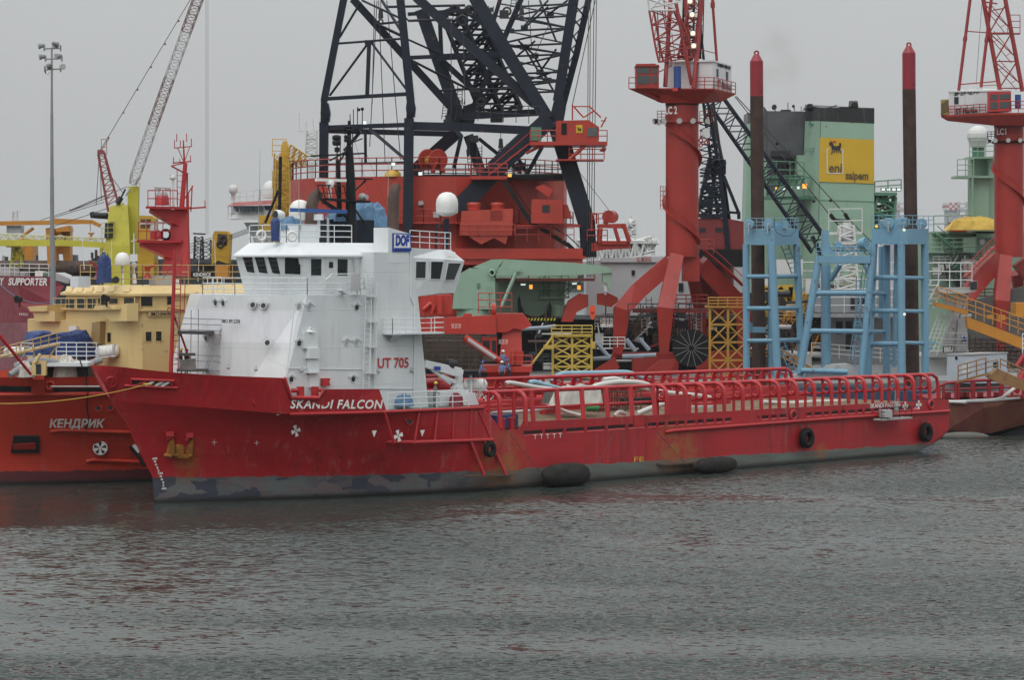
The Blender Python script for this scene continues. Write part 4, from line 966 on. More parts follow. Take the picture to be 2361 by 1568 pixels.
m=MB();m.path([S(*SK(2,x,962,KL[6],.25)) for x in (310,400,500,640)],.06);m.build('mooring_rope',HOSEW,KEN)
m=MB();m.path([S(*SK(2,x,y,KL[5],.2)) for x,y in [(490,800),(525,900),(540,1000),(532,1100),(548,1170),(528,1228)]],.05);m.build('hose',DARK,KEN)
# house
YN=12.0
KS0=SP(2,832,640,YN)[0];KSE=KS0+16
def KP(x,y):return SP(2,x,y,YN)
zR,zE,zW,zL=KP(848,345)[2],KP(848,402)[2],KP(848,492)[2],6.5
YF=SQ(2,372,470,KS0)[1]
hb=MB();ch=.7
def kring(s0,yn,yf,z,c=ch):return [S(s0+c,yn,z),S(KSE,yn,z),S(KSE,yf,z),S(s0+c,yf,z),S(s0,yf-c,z),S(s0,yn+c,z)]
hb.loft([kring(KS0-.1,YN,YF+5,zL),kring(KS0-.1,YN,YF+5,KP(848,565)[2])]);hb.build('deckhouse',YELS,KEN)
hb=MB();hb.loft([kring(KS0,YN,YF,KP(848,566)[2]),kring(KS0,YN,YF,zE)]);KWH=hb.build('wheelhouse',YELS,KEN)
hb=MB();hb.loft([kring(KS0-.3,YN-.25,YF+.3,zE-.05),kring(KS0-.3,YN-.25,YF+.3,zE+.12),kring(KS0+.9,YN+.7,YF-.7,zR)]);hb.build('wheelhouse_roof',YELS,KEN)
hb=MB();hb.loft([kring(KS0-.25,YN-.2,YF+.2,zW-.08),kring(KS0-.25,YN-.2,YF+.2,zW+.04)]);hb.build('wheelhouse_ledge',YELS,KEN)
KFR=(S(KS0,KY,10),S(1,0,0)-S(0,0,0));KSD=(S(10,YN,10),S(0,1,0)-S(0,0,0))
for x0,x1,y0,y1 in [(412,456,430,483),(480,525,428,484),(543,588,427,484),(608,655,424,482),(676,722,424,450),(768,822,420,465)]:window(KEN,2,[(x0,y0),(x1,y0),(x1,y1),(x0,y1)],KFR,YELS,grow=1.16)
for x0,x1,y0,y1 in [(868,930,415,465),(1026,1050,412,456),(1232,1246,405,458)]:window(KEN,2,[(x0,y0),(x1,y0),(x1,y1),(x0,y1)],KSD,YELS,grow=1.16)
KFL=(S(KS0-.1,KY,10),KFR[1])
for x0,x1,y0,y1 in [(895,926,630,680),(958,988,628,678),(1142,1172,620,668)]:window(KEN,2,[(x0,y0),(x1,y0),(x1,y1),(x0,y1)],KSD,YELS,grow=1.16)
for x0,x1,y0,y1 in [(662,682,636,686),(575,596,634,684)]:window(KEN,2,[(x0,y0),(x1,y0),(x1,y1),(x0,y1)],KFL,YELS,grow=1.16)
for x in (440,505,567,630,700,795):
    m=MB();p=[RAY(2,*q,S(KS0+.2,KY,13.7),S(-1,0,.9)-S(0,0,0),.28) for q in [(x-22,400),(x+14,400),(x+22,365),(x-12,365)]];nv=(p[1]-p[0]).cross(p[2]-p[0]).normalized();nv=nv if nv.dot(EYE-p[0])>0 else -nv;m.prism([q-nv*.05 for q in p],nv*.12);m.build('roof_flap',YELS,KEN)
# wings
m=MB();p=[RAY(2,*q,*KFL,.7) for q in [(218,470),(340,462),(335,500),(235,500)]];m.prism(p,S(2.0,0,0)-S(0,0,0));p=[RAY(2,*q,*KFL,.5) for q in [(235,498),(372,500),(372,562),(250,562)]];m.prism(p,S(1.5,0,0)-S(0,0,0));m.build('bridge_wing',YELS,KEN)
m=MB();p=[RAY(2,*q,*KFL,1.2) for q in [(658,490),(800,488),(800,470),(780,478),(735,462),(668,462)]];m.prism(p,S(1.3,0,0)-S(0,0,0));p=[RAY(2,*q,*KFL,.8) for q in [(668,492),(835,450),(835,560),(735,560)]];m.prism(p,S(1,0,0)-S(0,0,0));m.build('bridge_wing',YELS,KEN)
for x,y in [(218,425),(755,420)]:
    m=MB();c=RAY(2,x,y,*KFL,1.4);m.ball(c,.26,10);m.lathe(c,[(.25,0),(.3,.3)],12,Vector((-.6,-.8,0)));m.tube(c,c-Vector((0,0,.6)),.06);m.build('searchlight',BLACK,KEN)
bd=MB();p=[RAY(2,*q,*KSD,.12) for q in [(907,502),(1050,500),(1050,530),(907,532)]];nv=nout(KSD[1],p[0]);bd.prism([q-nv*.08 for q in p],nv*.1);nb=bd.build('number_board',YELS,KEN)
textfit(nb,'ship_number','IMO:84048',TXK,RAY(2,917,528,*KSD,.16),RAY(2,1046,526,*KSD,.16),.28,bold=.015)
m=MB();p=[RAY(2,*q,*KFL,.25) for q in [(440,592),(485,590),(485,618),(440,620)]];m.prism(p,S(.2,0,0)-S(0,0,0));m.build('vent_box',WHITE,KEN)
m=MB();p=[RAY(2,*q,*KFL,.5) for q in [(600,570),(650,560),(645,700),(592,710)]];m.prism(p,S(.6,0,0)-S(0,0,0));m.build('cable_trunk',paint('tan paint',(.30,.19,.08)),KEN)
railing([RAY(2,370,495,*KFL,.6),RAY(2,660,492,*KFL,.6)],.9,2,1.0,.025,YELS,'railing',KEN)
TAN=paint('tan railing paint',(.42,.29,.12))
tp=[S(KS0+1.2,YF-.8,zR),S(KS0+1.2,YN+.8,zR),S(KSE,YN+.8,zR)]
railing(tp,1.5,3,1.3,.035,TAN,'railing',KEN)
def KT(x,y,dy=3.5):return SW(2,x,y,YN+dy)
m=MB();c=KT(752,220);m.lathe(c,[(.50,0),(.55,.06),(.53,.5),(.45,.75),(.28,.92),(.02,.98)],18);m.tube(c,c-Vector((0,0,1.3)),.12);m.build('satellite_dome',TXW,KEN)
m=MB();c=KT(825,215);m.lathe(c,[(.18,-.2),(.23,.1),(.23,.14)],14,Vector((-.1,-1,0)));sl_=m.build('searchlight',GREY,KEN);m=MB();m.lathe(c,[(.2,.13),(.2,.16)],14,Vector((-.1,-1,0)));m.build('lens',LENS,sl_)
m=MB();m.tube(KT(828,330),KT(824,270),.16,.12);m.tube(KT(824,270),KT(822,20),.06,.04);m.beam(KT(805,70),KT(838,60),.06,.06);m.build('light_mast',WHITE,KEN)
m=MB();c=KT(700,310);m.lathe(c,[(.15,-.5),(.2,0),(.26,.35),(.26,.4)],12,Vector((.5,-.8,.1)));m.build('horn',DARK,KEN)
m=MB();c=KT(445,240,5);m.lathe(c,[(.15,-.3),(.24,.1),(.24,.14)],12,Vector((-.3,-1,0)));m.tube(c,c-Vector((0,0,1)),.05);m.build('floodlight',DARK,KEN)
for x0,x1,y0,y1,m_ in [(480,555,285,335,WHITE),(965,1060,280,325,GREY),(1060,1100,300,325,WHITE)]:
    m=MB();p,q=SP(2,x0,y1,YN+3),SP(2,x1,y0,YN+3);m.sbox((p[0],YN+3,zR-.1),(q[0],YN+4,q[2]));m.build('roof_locker',m_,KEN)
for x0,y0,x1,y1 in [(517,245,505,40),(680,300,685,60),(1130,470,1130,20),(1215,320,1228,50),(1322,210,1318,60)]:
    m=MB();m.tube(KT(x0,y0),KT(x1,y1),.03,.015);m.build('whip_antenna',WHITE,KEN)
for x,y in [(605,235),(905,240)]:
    m=MB();c=KT(x,y);m.lathe(c-Vector((0,0,.7)),[(.35,0),(.15,.35),(.2,.6),(.25,.9)],10);m.beam(c,c+Vector((-.6,-.2,.5) if x<700 else Vector((.7,-.2,.35))),.16,.16);m.build('water_monitor',CRED,KEN)
sg=MB();p=[SW(2,*q,YN+.75) for q in [(1170,290),(1300,292),(1300,258),(1170,255)]];nv=nout(KSD[1],p[0]);sg.prism(p,nv*.08);sg_=sg.build('name_board',BLACK,KEN)
textfit(sg_,'name_lettering','KENDRICK',TXW,SW(2,1180,286,YN+.75)+nv*.1,SW(2,1292,284,YN+.75)+nv*.1,.27,bold=.03)
# red mast
def KM(x,y,dy=4.0):return SW(1,x,y,YN+dy)
m=MB();m.beam(KM(1080,1690),KM(1115,1275),2.0,1.8,(0,1,0),.95,.9);m.tube(KM(1115,1290),KM(1138,1000),.2,.16,8);m.tube(KM(1132,1000),KM(1126,860),.08,.05);m.tube(KM(1158,1570),KM(1155,1180),.07);m.tube(KM(1148,1270),KM(1150,1060),.07)
km=m.build('mast',CRED if 0 else RED,KEN)
m=MB();m.hexa([KM(895,1280,3),KM(1145,1285,3),KM(1145,1285,5),KM(895,1280,5),KM(895,1265,3),KM(1180,1270,3),KM(1180,1270,5),KM(895,1265,5)]);m.beam(KM(930,1285),KM(1090,1345),.5,.5,None,.9,1.2);m.rail([KM(908,1268,3),KM(1090,1268,3)],1.2,.035,2,.7);m.rail([KM(908,1268,5),KM(1090,1268,5)],1.2,.035,2,.7);m.beam(KM(1140,1280),KM(1262,1272),.12,.12);m.build('mast_platform',RED,km)
m=MB();m.hexa([KM(840,1490,3),KM(1110,1490,3),KM(1110,1490,5),KM(840,1490,5),KM(840,1474,3),KM(1120,1474,3),KM(1120,1474,5),KM(840,1474,5)]);m.beam(KM(870,1492),KM(1050,1545),.5,.5,None,.9,1.2);m.rail([KM(850,1474,3),KM(1050,1474,3)],1.3,.035,2,.7);m.build('mast_platform',RED,km)
m=MB();m.beam(KM(952,1155),KM(1045,1160),.2,.16);m.lathe(KM(995,1195),[(.4,-.2),(.45,0),(.25,.35),(.15,.45)],10);m.build('radar_scanner',GREY,km)
m=MB();m.beam(KM(865,1370),KM(1018,1368),.2,.16);m.lathe(KM(942,1400),[(.25,-.2),(.28,0),(.2,.25)],10);m.build('radar_scanner',WHITE2,km)
m=MB();m.lathe(KM(995,1260),[(.55,0),(.5,.6),(.3,.9)],10);m.lathe(KM(940,1470),[(.25,0),(.2,.9)],8);m.lathe(KM(970,1470),[(.35,0),(.35,.5),(.1,.7)],8);m.build('mast_housing',RED,km)
m=MB();m.torus(KM(1018,1440,3.5),Vector((0,1,0)),.35,.1,14,6);m.build('horn',BLACK,km)
m=MB();m.tube(KM(1065,1270),KM(1062,1105),.09);m.lathe(KM(1060,1105),[(.1,0),(.25,.1),(.25,.25),(.1,.4)],10);m.beam(KM(1042,1075),KM(1078,1070),.1,.06);m.build('gyro_antenna',WHITE2,km)
m=MB();m.beam(KM(1062,1000),KM(1172,990),.1,.1);m.beam(KM(1070,908),KM(1178,898),.07,.07);m.tube(KM(1052,1018),KM(1130,1060),.06);m.tube(KM(1052,1018),KM(1130,1000),.05);m.tube(KM(1090,905),KM(1125,985),.03);m.tube(KM(1165,900),KM(1135,985),.03);m.tube(KM(1120,1240),KM(1185,1140),.05);m.tube(KM(1172,1300),KM(1180,1140),.05)
for x,y0,y1 in [(1072,905,860),(1085,870,820),(1108,900,860),(1146,870,818),(1175,898,850),(1065,998,965),(1170,990,955),(1105,995,975),(1258,1272,1230)]:m.tube(KM(x,y0),KM(x,y1),.035)
m.build('crosstree',RED,km)
m=MB();m.ladder(KM(1108,1260),KM(1108,1040),Vector((1,0,0)),.5,.03,.4);m.build('mast_ladder',RED,km)
# boat deck at the bow
kd=S(*SP(2,470,805,15));KDZ=kd.z
m=MB();p,q=SW(2,85,805,15),SW(2,610,800,15);m.box((p.x,p.y,KDZ-.25),(q.x,p.y+5,KDZ));m.build('boat_deck',WHITE,KEN)
m=MB();m.box((p.x+.3,p.y+1.5,6.5),(q.x-.2,p.y+5,KDZ-.25));m.build('winch_bay',DARK,KEN)
m=MB()
for x in (200,480,520,560):
    a_=SW(2,x,805,15);m.tube((a_.x,a_.y+.3,6.5),(a_.x,a_.y+.3,KDZ-.2),.1)
m.build('deck_pillar',WHITE2,KEN)
railing([SW(2,345,800,15),SW(2,592,800,15)],1.25,4,.85,.035,WHITE,'railing',KEN);railing([SW(2,130,800,15),SW(2,205,800,15)],1.2,4,.8,.035,WHITE,'railing',KEN)
def canister(c,ax,name,lab=None,par=None,r=.38,ln=1.5,ribs=5,mat=None):
    m=MB();ax=Vector(ax).normalized();pr=[(r*.5,-ln/2),(r*.9,-ln/2+.12),(r,-ln/2+.3)]
    for i in range(ribs):
        h_=-ln/2+.3+(ln-.6)*i/(ribs-1);pr+=[(r,h_-.03),(r*1.06,h_),(r,h_+.03)]
    pr+=[(r,ln/2-.3),(r*.9,ln/2-.12),(r*.5,ln/2)];m.lathe(c,pr,14,ax)
    return m
def raft(c,ax,label,r,ln,cr_mat=WHITE,ribs=5):
    m=canister(c,ax,'',r=r,ln=ln,ribs=ribs);rt=root('life_raft',label,'life raft',Vector(c)-Vector((0,0,r)),0,'white life raft canisters');m.build('canister',TXW,rt)
    k=MB();ax=Vector(ax).normalized();sd_=ax.cross(Vector((0,0,1))).normalized()
    for t in (-.3,.3):
        a_=Vector(c)+ax*ln*t;k.path([a_-sd_*r*1.1+Vector((0,0,r)),a_-sd_*r*1.1-Vector((0,0,r*1.1)),a_+sd_*r*1.1-Vector((0,0,r*1.1)),a_+sd_*r*1.1+Vector((0,0,r))],.04)
    for sg in (-1,1):k.tube(Vector(c)+sd_*sg*r*1.1-ax*ln*.45-Vector((0,0,r*.9)),Vector(c)+sd_*sg*r*1.1+ax*ln*.45-Vector((0,0,r*.9)),.04)
    k.build('cradle',cr_mat,rt)
raft(SW(2,662,745,14.5),(1,-.15,.12),'white life raft canister in a cradle by the buff deckhouse corner',.46,1.75)
raft(SW(2,90,748,15),(1,-.1,.05),'white life raft canister at the far left edge, left of the blue tarpaulins',.34,1.5)
raft(SW(11,1368,352,-6),(1,.3,0),'ribbed white life raft canister beside the white deck crane',.42,1.7,ribs=7)
def drape(pts,n,D_y,depth,mat,label,seed):
    """a cover thrown over gear: outline readings -> draped solid"""
    rnd=random.Random(seed);f=[SW(n,x,y,D_y) for x,y in pts];off=S(0,depth,0)-S(0,0,0);c=sum(f,Vector())/len(f)
    m=MB();k=len(f);rings=[]
    for t,sc in ((0,.80),(.12,.97),(.4,1.0),(.8,.97),(1,.75)):
        rings.append([c+(p-c)*sc*(1+rnd.uniform(-.05,.05))+off*(t+rnd.uniform(-.06,.06)) for p in f])
    m.loft(rings,True,True,False);return solo(m,'tarpaulin',mat,label,'tarpaulin','blue tarpaulins on the boat deck')
drape([(200,680),(220,630),(265,620),(320,618),(335,660),(355,700),(345,770),(290,770),(210,780)],2,17,1.5,TARPB,'smaller dark blue tarpaulin on the boat deck, left of the two',2)
drape([(365,640),(420,630),(480,625),(540,615),(565,650),(600,705),(605,780),(560,805),(480,790),(370,770)],2,16.5,1.8,TARPB,'larger dark blue tarpaulin behind the white railing, right of the two',3)
m=tarp(SW(2,640,325,YN+2),.9,.9,2.2,TARPB,seed=8);solo(m,'tarpaulin',TARPB,'narrow blue cover standing on the buff wheelhouse roof','tarpaulin')
m=MB();m.path([SW(2,x,y,13.6) for x,y in [(60,893),(120,850),(180,812),(240,800),(330,812),(420,848),(500,842),(570,815),(620,800)]],.24,8);solo(m,'cargo_hose',HOSEG,'thick grey hose draped below the boat deck with blue tarpaulins','hose')
g_=root('gangway','tan handrailed gangway slanting up at the left edge of the picture','gangway',SW(2,180,770,14.3));m=MB()
m.beam(SW(2,-30,785,14.2),SW(2,350,700,14.2),.8,.12);m.build('walkway',TAN,g_);m=MB();m.tube(SW(2,-30,735,14),SW(2,370,628,14),.05);m.tube(SW(2,-30,760,14),SW(2,370,660,14),.035)
for i in range(8):m.tube(SW(2,i*50,775-i*11,14),SW(2,i*50,727-i*13.5,14),.035)
m.tube(SW(2,205,840,14),SW(2,210,720,14),.06);m.tube(SW(2,290,800,14),SW(2,355,700,14),.06);m.build('handrail',TAN,g_)
m=MB();m.tube(SW(2,-10,640,12.5),SW(2,190,888,12.5),.13,.1);m.build('bow_staff',RED,KEN)
m=MB();p=SW(2,235,895,12.5);m.box(p+Vector((-.45,0,0)),p+Vector((.5,.6,1.0)));m.tube(p+Vector((-.2,-.1,.9)),p+Vector((.15,-.1,1.5)),.12);m.build('bow_roller',YELS,KEN);m=MB();m.box(p+Vector((-.15,-.06,.1)),p+Vector((.2,-.02,.8)));m.build('roller',DARK,KEN)
m=tarp(SW(2,400,905,13.6),1.5,1,1.5,TARPW,seed=11);solo(m,'cover',TARPW,'off white canvas cover over gear on the orange red bow','cover','canvas covers on the bow')
m=tarp(SW(2,160,903,13.3),1.1,1,1.0,TARPW,seed=12);solo(m,'cover',TARPW,'small off white canvas cover left of the buff bow roller','cover','canvas covers on the bow')
# knuckle crane on the far ship
KC=root('deck_crane','orange red knuckle boom crane with folded horizontal boom, behind the white wheelhouse tower','crane',W(5,790,1310,204))
def C5(x,y,D=204):return W(5,x,y,D)
m=MB();m.loft([[C5(710,1295,203),C5(855,1290,203),C5(855,1290,206),C5(710,1295,206)],[C5(735,1090,203.4),C5(850,1090,203.4),C5(850,1090,205.6),C5(735,1090,205.6)],[C5(790,985,203.5),C5(860,985,203.5),C5(860,985,205.5),C5(790,985,205.5)]]);m.build('pedestal',KCR,KC)
m=MB();m.beam(C5(200,1062,203),C5(690,1052,203.5),1.5,1.15,(0,0,1),1.5,1.6);m.build('boom',KCR,KC)
m=MB();m.prism([C5(650,1020,203),C5(700,985,203),C5(860,985,203),C5(912,1060,203),C5(850,1085,203),C5(800,1075,203),C5(760,1100,203),C5(650,1100,203)],(0,2.4,0));m.build('knuckle',KCR,KC)
m=MB();m.tube(C5(500,1130,202.5),C5(720,1275,202.5),.32,.26,10);m.build('luffing_cylinder',KCR,KC);m=MB();m.tube(C5(520,1145,202.3),C5(690,1262,202.3),.2);m.build('cylinder_rod',GREY,KC)
m=MB();m.box(C5(605,1245,203),C5(700,1130,203)+Vector((0,2,0)));cb_=m.build('cab',KCR,KC);m=MB();m.box(C5(612,1230,202.96),C5(655,1150,202.96)+Vector((0,.02,0)));m.box(C5(668,1230,202.96),C5(695,1150,202.96)+Vector((0,.02,0)));m.build('cab_window',GLASS,cb_)
m=MB();m.box(C5(600,1345,202),C5(915,1310,202)+Vector((0,5,0)));m.rail([C5(790,1318,202),C5(915,1318,202)],1.0,.04,2,1.2);m.box(C5(640,1500,203),C5(900,1345,203)+Vector((0,3,0)));m.build('crane_platform',KCR,KC)
m=MB();m.rail([C5(585,985,203),C5(790,985,203)],1.7,.04,3,1.0);m.lathe(C5(665,965,204),[(.6,0),(.6,.4)],12,(1,0,0));m.build('boom_railing',KCR,KC)
m=MB();m.prism([C5(480,1010,203),C5(545,1010,203),C5(545,985,203),C5(500,985,203)],(0,1,0));m.build('boom_bracket',KCR,KC)
textfit(KC,'load_lettering','SWL 20T-12M',TXW,C5(420,1076,202.2),C5(478,1075,202.2),.38);textfit(KC,'load_lettering','SWL 20T-12M',TXW,C5(710,1172,202.8),C5(765,1172,202.8),.38)
for i,x in enumerate((795,830,845)):m=MB();m.tube(C5(x,1295,202.6),C5(x+5,1215,202.6),.22);m.build('hydraulic_tank',KCR,KC)
m=MB();m.box(C5(235,985,207),C5(420,870,207)+Vector((0,3,0)));m.path([C5(250,960,206.8),C5(290,920,206.8),C5(310,940,206.8),C5(300,985,206.8)],.2);m.tube(C5(350,985,206.7),C5(350,880,206.7),.25);m.build('winch_house',KCR,KC)
m=MB();m.path([W(10,x,y,173) for x,y in [(355,890),(400,945),(440,995),(470,1050),(490,1068)]],.13,6);solo(m,'rubbing_strip',RUBBER,'dark rubber strip on the orange red hull just left of the nearest stem','fender strip')
# ================================================================ LEFT BACKGROUND
def tri_pt(n,pts,D):return [W(n,x,y,D) for x,y in pts]
def slab(mb,n,pts,D,th):
    mb.prism(tri_pt(n,pts,D),(0,th,0));return mb
SUP=root('anchored_ship','dark red hulled ship with white lettering on its bow, far left behind the buff deckhouse','ship',W(2,150,900,236))
MAR=paint('maroon hull paint',(.19,.014,.026),rust=.03,streak=.25);MAR2=paint('faded maroon boot top',(.20,.055,.07),streak=.3)
def bowhull(zl,n=10):
    r=[]
    for z,xs,in zl:r.append(z)
    return r
m=MB();rings=[]
for (vy,xe) in [(285,300),(345,392),(450,330),(570,262)]:
    p=W(2,xe,vy,236);l=W(2,-500,vy,262);rings.append([l,W(2,-100,vy,247),W(2,120,vy,239.5),p,W(2,xe-60,vy,262),l+Vector((0,14,0))])
rings[0]=[W(2,-500,275,262),W(2,-100,281,247),W(2,120,284,239.5),W(2,300,290,237.2),W(2,240,290,262),W(2,-500,275,276)]
m.loft(rings);m.build('hull',MAR,SUP)
m=MB();r2=[]
for (vy,xe) in [(570,262),(760,220),(1100,190)]:
    l=W(2,-500,vy,262);r2.append([l,W(2,-100,vy,247),W(2,120,vy,239.5),W(2,xe,vy,236),W(2,xe-60,vy,262),l+Vector((0,14,0))])
m.loft(r2);m.build('boot_top',MAR2,SUP)
textfit(SUP,'ship_name','Y',TXW,W(2,2,336,242.4),W(2,26,336,241.8),.68,shear=.2,bold=.03);textfit(SUP,'ship_name','SUPPORTER',TXW,W(2,52,338,241.0),W(2,292,340,234.2),.70,shear=.2,bold=.03)
textfit(SUP,'bow_lettering','FPSO',TXW,W(2,120,526,238.8),W(2,173,526,237.5),.22)
m=MB();m.rail([W(2,-200,280,250),W(2,120,284,239.5),W(2,300,288,237.4)],1.2,.04,3,1.2);m.build('railing',WHITE2,SUP)
m=MB();slab(m,2,[(-200,275),(-200,225),(60,230),(60,282)],252,5);slab(m,2,[(300,300),(420,330),(430,300),(340,262)],240,5);m.build('deck_house',GREY,SUP)
for i,(x0,x1,y0,m_) in enumerate([(90,150,255,GREY),(215,262,252,TXW),(275,300,255,DGREEN)]):
    m=MB();slab(m,2,[(x0,285),(x1,285),(x1,y0),(x0,y0)],241,2);m.build('deck_gear',m_,SUP)
ms=MB();ms.path(sagging(W(2,0,335,230),W(2,370,420,225),1.0),.04);solo(ms,'mooring_line',flat('blue rope',(.10,.16,.24),.8),'pale blue mooring line across the dark red hull at left','rope')
# floodlight mast
DL=214
FL=root('floodlight_mast','tall grey floodlight mast with six floodlights, at the left','light mast',(W(1,318,1640,DL).x,DL,3.0))
m=MB();b0=W(1,322,1800,DL);b0.z=-1.0
m.tube(b0,W(2,325,140,DL),.26,.24,12);m.tube(W(2,325,140,DL),W(1,320,1450,DL),.23,.22,12);m.tube(W(1,320,1450,DL),W(1,319,1085,DL),.19,.17,12);m.tube(W(1,319,1085,DL),W(1,318,695,DL),.15,.13,12);m.tube(W(1,318,695,DL),W(1,318,290,DL),.11,.08,12);m.build('pole',GALV,FL)
m=MB()
for y,xa,xb in [(294,272,372),(358,280,380),(422,275,372)]:
    m.beam(W(1,xa,y+4,DL),W(1,xb,y,DL),.12,.12)
    for x in (xa,xb):m.tube(W(1,x,y-18,DL),W(1,x,y+18,DL),.08)
m.build('crossarm',GALV,FL)
def flood(c,d,r,ln,par,mat=GREY,name='floodlight',rear=.3):
    d=Vector(d).normalized();m=MB();m.lathe(c,[(r*rear,-ln),(r*.45,-ln*.9),(r,0),(r,ln*.08)],14,d);m.tube(Vector(c)-d*ln*.8,Vector(c)-d*ln*.8-Vector((0,0,r)),.06)
    o=m.build(name,mat,par);g=MB();g.lathe(Vector(c)+d*ln*.08,[(r*.95,0),(r*.95,.02)],14,d);g.build('lens',LENS,o);return o
for x,y,d in [(238,282,(-1,-.25,-.25)),(330,275,(-.7,-.7,-.2)),(350,272,(.5,.6,-.2)),(243,348,(-1,-.3,-.2)),(345,345,(-.8,-.6,-.25)),(300,405,(-.6,.7,-.3)),(385,408,(.5,-.85,-.2))]:
    flood(W(1,x,y,DL),d,.27,.55,FL,GALV)
m=MB();m.tube(W(1,280,425,DL),W(1,280,450,DL),.05);m.path([W(1,282,448,DL),W(1,296,460,DL),W(1,303,440,DL)],.02);m.build('cable',DARK,FL)
# crawler style lattice crane on a lime yellow ship crane post
DC=300
LCR=root('lattice_crane','lime yellow ship crane with pale lattice boom rising behind the buff deckhouse','crane',(W(1,740,1560,DC).x,DC,0))
def C1(x,y,d=0):return W(1,x,y,DC+d)
m=MB();m.loft([[C1(615,2400,-2.5),C1(805,2400,-2.5),C1(805,2400,2.5),C1(615,2400,2.5)],[C1(645,1500,-2.3),C1(798,1510,-2.3),C1(798,1510,2.3),C1(645,1500,2.3)],[C1(672,1265,-1.6),C1(785,1258,-1.6),C1(785,1258,1.6),C1(672,1265,1.6)]]);slab(m,1,[(705,1270),(748,1270),(735,1238),(718,1240)],DC-1.5,3);m.build('crane_post',YELG,LCR)
m=MB();m.beam(C1(818,1560,1),C1(820,1145,1),1.3,1.0,(0,1,0));m.beam(C1(836,1420,1),C1(838,1150,1),.3,.3);m.rail([C1(840,1215),C1(856,1215)],1.8,.04,2,.6);m.build('gantry_column',YELG,LCR)
m=MB();m.beam(C1(-60,1492,-1),C1(400,1492,-1),1.6,.75,(0,0,1));m.beam(C1(400,1492,-1),C1(790,1512,-1),1.6,.75,(0,0,1),1.6,.6);slab(m,1,[(0,1475),(120,1478),(120,1520),(40,1518)],DC-1.5,1);m.build('jib_beam',YELG,LCR)
m=MB();m.lattice(C1(-60,1452,0),C1(640,1482,0),.75,.75,26,.06,.045,(0,0,1),1.2);m.build('walkway_truss',paint('pale lime paint',(.5,.48,.25)),LCR)
m=MB()
for (x0,y0),(x1,y1) in [((102,1510),(75,1620)),((102,1510),(135,1620))]:m.beam(C1(x0,y0),C1(x1,y1),.3,.3)
m.lattice(C1(104,1520),C1(104,1640),1.0,1.3,4,.08,.06);m.build('rest_frame',YELG,LCR)
m=MB();slab(m,1,[(640,1460),(690,1455),(690,1360),(645,1368)],DC-2.6,1);m.build('operator_cab',DARK,LCR)
m=MB();m.rail([C1(625,1460,-2.7),C1(700,1458,-2.7)],1.8,.035,3,.8);m.build('railing',YELG,LCR)
BOOM=paint('pale grey lattice paint',(.42,.42,.42));BRED=paint('dull crane red',(.25,.05,.05))
m=MB();m.lattice(C1(812,1130),C1(832,1078),.6,1.1,1,.09,.06,(1,0,0));m.lattice(C1(832,1078),C1(938,770),1.1,1.1,10,.06,.036,(1,0,0));m.lattice(C1(1040,480),C1(1142,195),1.1,1.1,10,.06,.036,(1,0,0));m.tube(C1(800,1155),C1(770,1200),.15);m.build('boom',BOOM,LCR)
m=MB();m.lattice(C1(938,770),C1(1040,480),1.1,1.1,10,.065,.036,(1,0,0));m.lattice(C1(1142,195),C1(1240,-75),1.1,1.1,10,.065,.036,(1,0,0));m.build('boom_section',paint('brown grey lattice paint',(.22,.15,.14)),LCR)
m=MB();m.tube(C1(603,945),C1(665,1300),.16);m.tube(C1(640,935),C1(720,1225),.16)
for i in range(9):
    t,t2=i/9,(i+1)/9;l=lambda t:C1(603+62*t,945+355*t);r=lambda t:C1(640+80*t,935+290*t)
    m.tube(l(t),r(t2),.06);m.tube(r(t),l(t),.06)
m.rail([C1(622,950),C1(655,950)],1.9,.04,2,.5);m.beam(C1(600,930),C1(640,935),.6,.5);m.build('gantry_mast',BRED,LCR)
m=MB()
for a,e in [((612,925),(665,840)),((622,925),(672,845)),((665,840),(1195,-50)),((610,945),(590,1260)),((615,960),(622,1230)),((640,1200),(430,1290)),((660,1215),(430,1295)),((780,1145),(430,1295)),((430,1292),(250,1352)),((640,1240),(330,1335)),((655,1280),(300,1400)),((640,960),(680,1120)),((680,1080),(760,1190))]:m.tube(C1(*a),C1(*e),.04,n=4)
m.build('pendant_rope',ROPED,LCR)
for x,y in [(665,843),(758,690),(845,548),(928,410),(1014,268),(1097,127),(430,1290)]:
    m=MB();m.ball(C1(x,y),.14,6);m.build('rope_socket',BRED,LCR)
m=MB()
for x in (1262,1267,1274,1279):m.tube(C1(x,-60),C1(x,1440),.011,n=4)
m.build('hoist_rope',ROPEG,LCR)
m=MB();slab(m,1,[(550,1305),(570,1298),(600,1310),(650,1305),(665,1330),(660,1345),(555,1338)],DC-1,1.5);m.tube(C1(575,1318,-1.3),C1(655,1322,-1.3),.35);m.tube(C1(720,1250,-1.6),C1(745,1210,-1.6),.35);m.tube(C1(745,1210,-1.6),C1(770,1160,-1.6),.12);m.build('luffing_winch',DARK,LCR)
